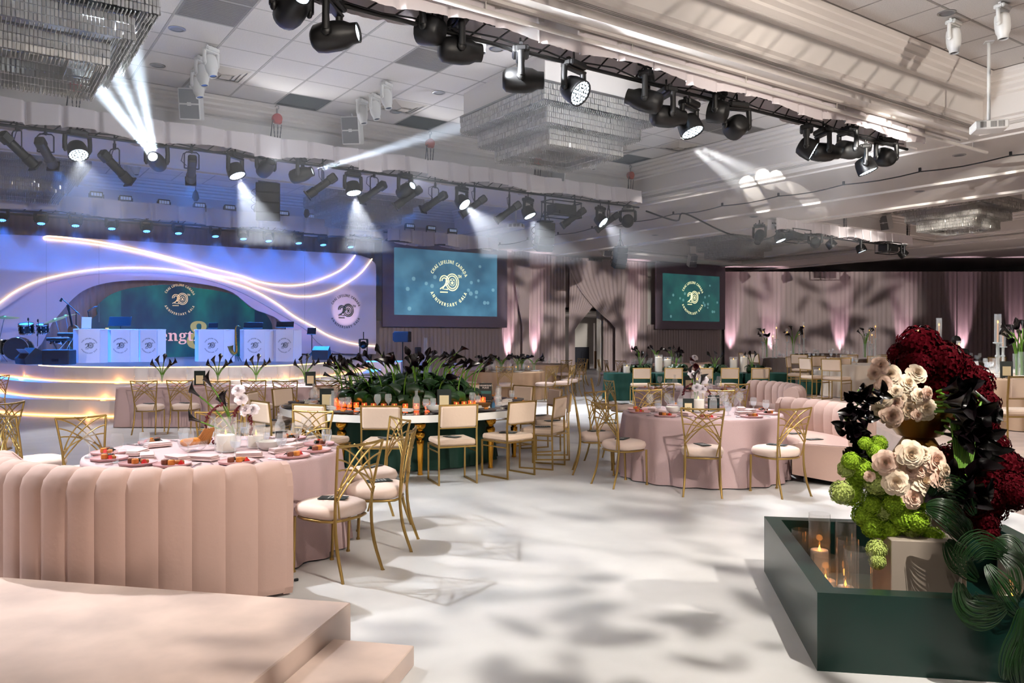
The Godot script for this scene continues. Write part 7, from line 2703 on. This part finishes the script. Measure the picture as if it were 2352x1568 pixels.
# ---------------------------------------------------------------- the flower planter in the right foreground
func hydrangea_mesh(sd: int, n: int) -> Mesh:
	var g := Geo.new()
	g.tint = true
	var r := RandomNumberGenerator.new()
	r.seed = sd
	for k in n:
		var y := 1.0 - 2.0 * (k + 0.5) / n
		var a := k * 2.39996
		var d := Vector3(sqrt(1 - y * y) * cos(a), y, sqrt(1 - y * y) * sin(a))
		var b := aim(-d) * Basis(Vector3.UP, r.randf() * TAU)
		var rad := r.randf_range(0.84, 1.06)
		var c := r.randf_range(0.88, 1.12)
		g.col = Color(c, c, c)
		for q in 4:
			g.T = Transform3D(b * Basis(Vector3.UP, q * PI / 2) * Basis(Vector3(0, 0, 1), r.randf_range(-0.1, 0.5)), d * rad)
			var s := 2.6 / sqrt(n)
			g.flat([Vector3(0, 0, 0), Vector3(s * 0.45, 0.035, -s * 0.42), Vector3(s * 0.85, 0.02, -s * 0.25), Vector3(s, -0.01, 0), Vector3(s * 0.85, 0.02, s * 0.25), Vector3(s * 0.45, 0.035, s * 0.42)], Vector3(0, 1, 0))
	g.T = Transform3D()
	g.col = Color(1, 1, 1)
	g.ball(Vector3.ZERO, Vector3(0.82, 0.82, 0.82), 10, 7)
	return g.mesh()
func rose_mesh(sd: int) -> Mesh:
	var g := Geo.new()
	g.tint = true
	var r := RandomNumberGenerator.new()
	r.seed = sd
	for q in [[3, 0.13, 0.56, 0.05, 0.0, 1.0], [4, 0.23, 0.6, 0.08, 0.02, 1.0], [5, 0.35, 0.58, 0.15, 0.04, 1.0], [5, 0.48, 0.52, 0.3, 0.1, 1.0], [6, 0.62, 0.48, 0.5, 0.22, 1.0], [6, 0.78, 0.36, 0.7, 0.36, 1.0], [7, 0.92, 0.18, 0.9, 0.5, 1.0]]:
		for k in q[0]:
			var a0: float = TAU * k / q[0] + r.randf_range(-0.2, 0.2) + q[1] * 3.0
			var span: float = 1.5 * TAU / q[0] / 2.0
			var sh := r.randf_range(0.94, 1.06)
			g.col = Color(sh * q[5], sh * q[5], sh * q[5])
			var rows := []
			for t4 in 5:
				var t := t4 / 4.0
				var row := PackedVector3Array()
				for f4 in 7:
					var f := f4 / 3.0 - 1.0
					var wide := sin(PI * (0.22 + 0.55 * t))
					var a := a0 + f * span * wide
					var rad: float = q[1] * (0.25 + 0.75 * pow(t, 0.7)) + q[4] * pow(t, 4) * 0.5 * (1.0 + 0.5 * (1 - f * f))
					var yy: float = q[2] * t - q[3] * pow(t, 5) * 0.35 * (1.3 - absf(f)) + 0.06 * t * (1 - f * f)
					row.append(Vector3(rad * cos(a), yy, -rad * sin(a)))
				rows.append(row)
			g.grid(rows)
	return g.mesh()
func frond_bundle(root: Node, pts: Array, spread: float, n: int, sd: int) -> void:
	# many narrow blades following one curling path
	var g := Geo.new()
	g.tint = true
	var r := RandomNumberGenerator.new()
	r.seed = sd
	var path := smooth(pts, 5)
	for k in n:
		var f := k / (n - 1.0) - 0.5
		var c := r.randf_range(0.55, 1.7)
		g.col = Color(c, c, c * 0.9)
		var rows := []
		var off := Vector3(r.randf_range(-0.006, 0.006), r.randf_range(-0.006, 0.006), r.randf_range(-0.006, 0.006))
		for s in path.size():
			var t := float(s) / (path.size() - 1)
			var d: Vector3 = (path[mini(s + 1, path.size() - 1)] - path[maxi(s - 1, 0)]).normalized()
			var side := d.cross(Vector3(0.3, 0.2, 1).normalized()).normalized()
			var up := side.cross(d)
			var w: float = spread * sin(PI * (0.08 + 0.84 * t))
			var p: Vector3 = path[s] + side * f * w + up * (0.35 * w * (0.25 - f * f)) + off
			var hw := 0.0034 * (1.0 - 0.6 * t)
			rows.append(PackedVector3Array([p - side * hw, p + up * 0.0015, p + side * hw]))
		g.grid(rows)
	part(root, "frond_bundle", g.mesh(), M.leaf)
func planter() -> void:
	# box with open top
	var a := cam(1.80, 5.65)
	var yaw := facing(-0.160, -0.987)
	var t := thing("planter_box", "deep green open display box in the right foreground", "planter", a, yaw)
	var W := 1.58
	var L := 1.72
	var H := 0.392
	var th := 0.1
	for q in [["side_wall", Vector3(th / 2, H / 2, L / 2), Vector3(th, H, L)], ["side_wall", Vector3(W - th / 2, H / 2, L / 2), Vector3(th, H, L)], ["end_wall", Vector3(W / 2, H / 2, L - th / 2), Vector3(W - 2 * th, H, th)], ["end_wall", Vector3(W / 2, H / 2, th / 2), Vector3(W - 2 * th, H, th)], ["bottom", Vector3(W / 2, 0.02, L / 2), Vector3(W - 2 * th, 0.04, L - 2 * th)]]:
		var g := Geo.new()
		g.box(q[1], q[2], 0.0)
		part(t, q[0], g.mesh(), M.planter_green)
	# candles inside
	var k := 0
	for q in [[1842, 5.05, 0.40, 0.12, 0.9], [1881, 4.92, 0.54, 0.30, 0.95], [1919, 4.85, 0.50, 0.1, 0.9], [1972, 4.32, 0.47, 0.13, 1.1], [1897, 4.55, 0.37, 0.22, 1.0], [1927, 4.25, 0.35, 0.12, 0.85], [1948, 4.62, 0.45, 0.1, 0.9], [2326, 4.55, 0.46, 0.12, 1.1]]:
		var h := hurricane(at(q[0], q[1], 0.042), q[2], q[3], ["short smoky ribbed candle cylinder at the back left of the green box", "tallest ribbed candle cylinder in the green box", "ribbed cylinder right of the tallest one in the green box", "wide ribbed candle cylinder beside the plinth", "low plain candle cylinder at the front left of the green box", "lowest ribbed candle cylinder at the front of the green box", "half-hidden ribbed cylinder behind the wide one", "ribbed candle cylinder at the right picture edge"][k], true, q[4], "smoke_glass")
		if k in [1, 3, 4, 7]:
			omni(h, Vector3(0, q[3] + 0.06, 0), 0.003, Color(1.0, 0.62, 0.28), 0.02)
		k += 1
	# plinths and urn
	var g := Geo.new()
	g.box(Vector3(0, 0.265, 0), Vector3(0.355, 0.53, 0.355), 0.004)
	single("plinth", g.mesh(), M.plinth, "short beige plinth at the front of the green box", "plinth", at(2103, 4.42, 0.042), yaw)
	g = Geo.new()
	g.box(Vector3(0, 0.45, 0), Vector3(0.40, 0.9, 0.3), 0.004)
	single("plinth", g.mesh(), M.plinth, "taller beige plinth under the brass urn", "plinth", at(2118, 4.84, 0.042), yaw)
	t = thing("brass_urn", "wide brushed brass urn on a flared foot", "urn", at(2110, 4.84, 0.945), yaw)
	g = Geo.new()
	g.lathe([[0.15, 0.0], [0.15, 0.008], [0.15, 0.008], [0.085, 0.115], [0.085, 0.115], [0.1, 0.12]], 40)
	part(t, "foot", g.mesh(), M.brass)
	g = Geo.new()
	g.lathe([[0.09, 0.115], [0.12, 0.125], [0.21, 0.245], [0.213, 0.255], [0.213, 0.255], [0.22, 0.27], [0.222, 0.36], [0.222, 0.36], [0.212, 0.36], [0.2, 0.3], [0.0, 0.28]], 40)
	part(t, "bowl", g.mesh(), M.brass)
	# flowers: pixel, depth -> local to the arrangement
	var hy := [hydrangea_mesh(1, 260), hydrangea_mesh(2, 260)]
	var ro := [rose_mesh(1), rose_mesh(2), rose_mesh(3)]
	var r := RandomNumberGenerator.new()
	r.seed = 12
	var up := thing("floral_arrangement", "tall arrangement of cream roses, burgundy hydrangea and black callas in the urn", "flower arrangement", at(2110, 4.84, 1.2), deg_to_rad(-34.9))
	var lo := thing("floral_arrangement", "lime hydrangea and blush roses spilling over the short plinth", "flower arrangement", at(2060, 4.5, 0.56), deg_to_rad(-34.9))
	var loc := func(o: Node3D, px, py, d): return o.transform.affine_inverse() * at(px, d, EYE + (HOR - py) * d / F)
	for q in [[2112, 800, 4.9, 50], [2065, 815, 4.95, 25], [2155, 838, 4.85, 55], [2100, 850, 4.85, 48], [2195, 850, 4.9, 42], [2060, 872, 4.9, 34], [2150, 895, 4.85, 50], [2210, 900, 4.85, 50], [2240, 880, 4.9, 40], [2255, 930, 4.85, 38], [2100, 900, 4.95, 40], [2250, 970, 4.8, 38], [2175, 1060, 4.7, 38], [2235, 1020, 4.75, 40], [2280, 1025, 4.75, 36], [2295, 1075, 4.7, 50], [2250, 1100, 4.65, 50], [2318, 1120, 4.6, 40], [2270, 1160, 4.55, 42], [2320, 1075, 4.7, 34], [2258, 1205, 4.5, 36], [2230, 1150, 4.5, 40], [2200, 1110, 4.6, 40], [2270, 1230, 4.45, 25], [2262, 1000, 4.8, 36], [2325, 1140, 4.5, 32]]:
		var s: float = q[3] * q[2] / F
		part(up, "burgundy_hydrangea", hy[r.randi() % 2], M.burgundy, Transform3D(Basis.from_euler(Vector3(r.randf() * 6, r.randf() * 6, 0)).scaled(Vector3(s, s, s)), loc.call(up, q[0], q[1], q[2])))
	for q in [[402, 890, 40], [520, 890, 50], [490, 960, 48], [280, 1040, 55], [240, 1110, 50], [370, 1120, 72], [200, 1310, 70], [290, 1330, 68], [500, 1230, 70], [490, 1340, 60], [400, 1500, 75], [560, 1450, 70], [720, 1520, 85], [650, 1400, 66], [330, 1200, 60], [860, 1560, 70], [470, 1600, 70], [600, 1620, 75], [980, 1720, 80], [790, 1640, 70], [500, 1800, 60], [510, 1900, 48], [460, 1420, 60], [900, 1400, 55], [620, 1300, 55]]:
		var px: float = 1880 + q[0] / 3.733
		var py: float = 780 + q[1] / 3.733
		var d := 4.32 + r.randf_range(-0.04, 0.12)
		var s: float = q[2] / 3.733 * d / F * 1.4
		part(lo, "lime_hydrangea", hy[r.randi() % 2], M.hydrangea if r.randf() < 0.6 else M.hydrangea_pale, Transform3D(Basis.from_euler(Vector3(r.randf() * 6, r.randf() * 6, 0)).scaled(Vector3(s, s, s)), loc.call(lo, px, py, d)))
	for q in [[530, 225, 62, 1], [612, 300, 72, 0], [842, 290, 70, 0], [555, 385, 60, 1], [765, 375, 66, 0], [660, 445, 48, 0], [780, 450, 66, 0], [862, 480, 52, 0], [930, 465, 55, 1], [450, 490, 62, 1], [555, 500, 66, 0], [660, 545, 56, 1], [757, 600, 70, 0], [920, 590, 80, 0], [625, 655, 78, 1], [850, 645, 45, 1], [520, 600, 50, 0], [700, 510, 50, 0], [480, 290, 45, 1], [700, 380, 50, 0]]:
		var px: float = 1880 + q[0] / 3.733
		var py: float = 780 + q[1] / 3.733
		var d := 4.58 + r.randf_range(-0.05, 0.05)
		var s: float = q[2] / 3.733 * d / F * 1.05
		var dir := Vector3(r.randf_range(-0.35, 0.25) + (q[0] - 700) / 900.0, r.randf_range(-0.15, 0.45) + (420 - q[1]) / 900.0, 1.0)
		part(up, "rose", ro[r.randi() % 3], M.rose_pink if q[3] else M.rose, Transform3D((aim(-dir) * Basis(Vector3.UP, r.randf() * 6)).scaled(Vector3(s, s, s)), loc.call(up, px, py, d)))
	for q in [[575, 1055, 85, 1], [790, 980, 95, 0], [1000, 1035, 92, 1], [770, 1115, 80, 1], [665, 1225, 88, 0], [905, 1225, 95, 0], [1040, 1205, 75, 1], [810, 1350, 80, 1], [440, 1170, 38, 1], [900, 980, 60, 0], [690, 1040, 60, 1], [1080, 1120, 60, 0], [1100, 1230, 55, 0], [870, 1120, 50, 1]]:
		var px: float = 1880 + q[0] / 3.733
		var py: float = 780 + q[1] / 3.733
		var d := 4.24 + r.randf_range(-0.04, 0.04)
		var s: float = q[2] / 3.733 * d / F * 1.05
		var dir := Vector3(r.randf_range(-0.3, 0.3) + (q[0] - 800) / 900.0, r.randf_range(0.1, 0.6), 1.0)
		part(lo, "rose", ro[r.randi() % 3], M.rose_pink if q[3] else M.rose, Transform3D((aim(-dir) * Basis(Vector3.UP, r.randf() * 6)).scaled(Vector3(s, s, s)), loc.call(lo, px, py, d)))
	# black calla garland at the left and cluster at the right
	var garland := smooth(V2([2000, 895, 1978, 905, 1966, 935, 1960, 965, 1964, 1000, 1970, 1035, 1978, 1065, 1985, 1090]), 5)
	k = 0
	for q in garland:
		for e in 2:
			var p: Vector3 = loc.call(up, q.x + r.randf_range(-14, 16), q.y + r.randf_range(-6, 6), 4.5 + r.randf_range(-0.04, 0.04))
			var d := Vector3(r.randf_range(-1.1, 0.5), r.randf_range(-0.5, 0.3), r.randf_range(0.2, 0.9)).normalized()
			calla(up, p - d * 0.03, p, p - d * 0.015, r.randf() * 6, 0.85)
		k += 1
	g = Geo.new()
	for e in 7:
		g.tube(smooth([loc.call(up, 1984 + e * 2, 935, 4.52), loc.call(up, 1990 - e, 985, 4.53), loc.call(up, 1972 + e * 2, 1020, 4.52), loc.call(up, 1985 + e, 1080, 4.5)], 4), 0.005, 5)
	part(up, "calla_stems", g.mesh(), M.stem)
	for e in 46:
		var px := 2165.0 + r.randf() * 85.0
		var py := 895.0 + r.randf() * 125.0
		var p: Vector3 = loc.call(up, px, py, 4.55 + r.randf_range(-0.08, 0.06))
		var d := Vector3(r.randf_range(-0.7, 0.9), r.randf_range(-0.7, 0.5), r.randf_range(0.3, 1.0)).normalized()
		calla(up, p - d * 0.05, p, p - d * 0.02, r.randf() * 6, r.randf_range(1.1, 1.6))
	for e in 22:
		var px := 2170.0 + r.randf() * 75.0
		var py := 1085.0 + r.randf() * 60.0
		var p: Vector3 = loc.call(up, px, py, 4.32 + r.randf_range(-0.05, 0.05))
		var d := Vector3(r.randf_range(-0.9, 0.9), r.randf_range(-0.2, 0.6), r.randf_range(0.2, 1.0)).normalized()
		calla(up, p - d * 0.05, p, p - d * 0.02, r.randf() * 6, r.randf_range(1.1, 1.5))
	g = Geo.new()
	for e in 11:
		g.tube(smooth([loc.call(up, 2183 + e * 4, 965, 4.5), loc.call(up, 2190 + e * 5, 1010, 4.47), loc.call(up, 2196 + e * 3.5, 1075, 4.42)], 4), 0.0055, 5)
	part(up, "calla_stems", g.mesh(), M.stem)
	# twisted palm fronds
	var pf := thing("palm_frond_garland", "twisted dark green palm fronds trailing over the box corner", "palm garland", at(2230, 4.0, 0.42), deg_to_rad(-34.9))
	k = 0
	for q in [[[2140, 1150, 4.25], [2170, 1122, 4.2], [2215, 1135, 4.2], [2240, 1180, 4.22]], [[2130, 1165, 4.1], [2165, 1172, 4.05], [2200, 1200, 4.05], [2225, 1240, 4.1]], [[2170, 1190, 4.12], [2210, 1215, 4.08], [2225, 1245, 4.1]], [[2175, 1245, 4.1], [2205, 1285, 4.1], [2235, 1280, 4.12]], [[2245, 1330, 3.9], [2215, 1290, 3.85], [2255, 1250, 3.85], [2320, 1275, 3.9]], [[2270, 1300, 3.85], [2300, 1340, 3.8], [2330, 1385, 3.8], [2345, 1400, 3.85]], [[2300, 1270, 3.9], [2340, 1300, 3.85], [2350, 1350, 3.85], [2330, 1380, 3.9]], [[2203, 1340, 3.76], [2215, 1385, 3.72], [2250, 1400, 3.7], [2290, 1385, 3.72]], [[2205, 1360, 3.76], [2230, 1400, 3.72], [2270, 1408, 3.7], [2310, 1395, 3.72]], [[2352, 1400, 3.75], [2345, 1470, 3.7], [2325, 1520, 3.66], [2310, 1560, 3.66]], [[2350, 1480, 3.7], [2345, 1530, 3.66], [2350, 1580, 3.66]], [[2290, 1240, 4.0], [2320, 1255, 3.95], [2350, 1290, 3.9]]]:
		var pts := []
		for e in q:
			pts.append(loc.call(pf, e[0], e[1], e[2]))
		frond_bundle(pf, pts, 0.15, 30, k)
		k += 1
	# small scraps on the floor
	g = Geo.new()
	g.box(Vector3(0, 0.01, 0), Vector3(0.03, 0.02, 0.015), 0.004)
	single("floor_scrap", g.mesh(), M.black, "tiny dark scrap on the white floor beside the sofa end", "scrap", fl(680, 1335))
	single("floor_scrap", g.mesh(), M.black, "tiny dark scrap behind the platform step", "scrap", cam(-0.79, 4.17), 0.4)

func rear_rig() -> void:
	# a lighting bar behind the viewer like the ones ahead
	truss(-10, 14, -8.0, 5.42, "lighting bar above and behind the viewer")
	var k := 0
	for q in [[-7.0, Vector3(0.25, 0.1, -1)], [0.0, Vector3(0.25, 0.1, -1)], [7.0, Vector3(0.45, 0.1, -0.9)]]:
		fixture("wash", Vector3(q[0], 4.95, 8.0), q[1], "lit wash light on the bar behind the viewer, %s from the left" % nth(k), "lens_white", LREAR, 24, Color(1.0, 0.95, 0.9))
		k += 1
	truss(-2, 12, 0.2, 5.42, "second lighting bar above the viewer")
	fixture("wash", Vector3(-0.6, 4.97, -0.2), Vector3(0.1, -0.92, -0.25), "soft wash light on the second bar above the viewer", "lens_white", 7.0, 48, Color(1.0, 0.95, 0.9))
	for q in [[3.2, Vector3(0.1, -0.75, -0.65), 3.0], [6.8, Vector3(0.05, -0.8, -0.6), 5.0], [10.0, onv(1330, 690, 30) - Vector3(10, 4.95, -0.2), 8.0], [11.4, onv(1950, 700, 22) - Vector3(11.4, 4.95, -0.2), 9.0]]:
		fixture("spot", Vector3(q[0], 4.95, -0.2), q[1], "leaf-pattern spot on the bar behind the viewer, %s from the left" % nth([3, 5, 8, 9].find(int(q[2]))), "lens_white", LGOBO if q[2] < 6 else LGD, 38 if q[2] < 6 else 8.5, Color(1.0, 0.97, 0.93), "black moving lights on the bars", -q[2])
	# two more lamps on the near bar, just above the picture's upper border
	for q in [[0.4, Vector3(0.25, -0.95, 0.22)], [-2.4, Vector3(0.45, -0.9, 0.1)]]:
		fixture("wash", Vector3(q[0], 5.02, -8.4), q[1], "lit wash light on the near bar above the picture's %s" % ("left third" if q[0] > 0 else "left border"), "lens_white", LNEAR, 38)
func uplights() -> void:
	var k := 0
	var g := Geo.new()
	g.lathe([[0.0, 0.0], [0.1, 0.0], [0.11, 0.02], [0.11, 0.18], [0.11, 0.18], [0.095, 0.18], [0.09, 0.16]], 14)
	var bm := g.mesh()
	g = Geo.new()
	g.lathe([[0.09, 0.165], [0.0, 0.17]], 14)
	var lm := g.mesh()
	var spots := [[1174, 30.2], [1237, 30.2], [1463, 30.15]]
	var list := []
	for q in spots:
		var p := onv(q[0], 700, q[1])
		list.append([Vector3(p.x, 0, p.z), Vector3(0.0, 1, -0.15)])
	for px in [1682, 1774, 1935, 2081, 2218, 2344]:
		var t: float = (px - 1176.0) / F
		# on the far drape line, a little before it
		var d := 45.2
		list.append([cam(t * d, d), Vector3(0.085, 1, -0.123)])
	for q in list:
		var t := thing("floor_uplight", "small round uplight at the foot of the drapes, %s from the left" % nth(k), "uplight", q[0], 0, "uplights at the drapes")
		part(t, "housing", bm, M.black)
		part(t, "lens", lm, M.lens_pink)
		spot(t, Vector3(0, 0.19, 0), q[1], 15, LUP, Color(1.0, 0.84, 0.90), 0.06, 0.8)
		k += 1

const EXPOSURE := 1.22
const LW := 22.0
const LUPC := 9.0
const LNEAR := 26.0
const LS := 15.00
const LPRISM := 700.00
const LPROF := 12.00
const LGD := 600.0
const LGOBO := 26.0
const LB := 2800.000
const LBLUE := 60.00
const LSTRIP := 0.03
const LEMB := 3.0
const LD := 45.0
const LREAR := 110.0
const LUP := 24.00
const HAZE := 0.030
func _ready() -> void:
	rng.seed = 1
	view()
	materials()
	glow("lens_pink", Color(1.0, 0.85, 0.92), 4.0)
	room()
	rig()
	stage()
	rear_rig()
	uplights()
	dining()
	planter()
	haze()
func haze() -> void:
	for q in [[Vector3(19.4, 3.1, 8.4), Vector3(6.6, 5.2, -13.5)], [Vector3(19.4, 2.2, 8.0), Vector3(6.6, 4.6, -21.8)]]:
		var f := FogVolume.new()
		f.name = numbered("stage_haze")
		f.shape = RenderingServer.FOG_VOLUME_SHAPE_BOX
		f.size = q[0]
		f.position = q[1]
		var m := FogMaterial.new()
		m.density = HAZE
		m.albedo = Color(0.95, 0.97, 1.0)
		f.material = m
		f.set_meta("label", "thin theatrical haze hanging round the second lighting bar")
		f.set_meta("category", "haze")
		f.set_meta("group", "theatrical haze")
		f.set_meta("kind", "stuff")
		add_child(f)
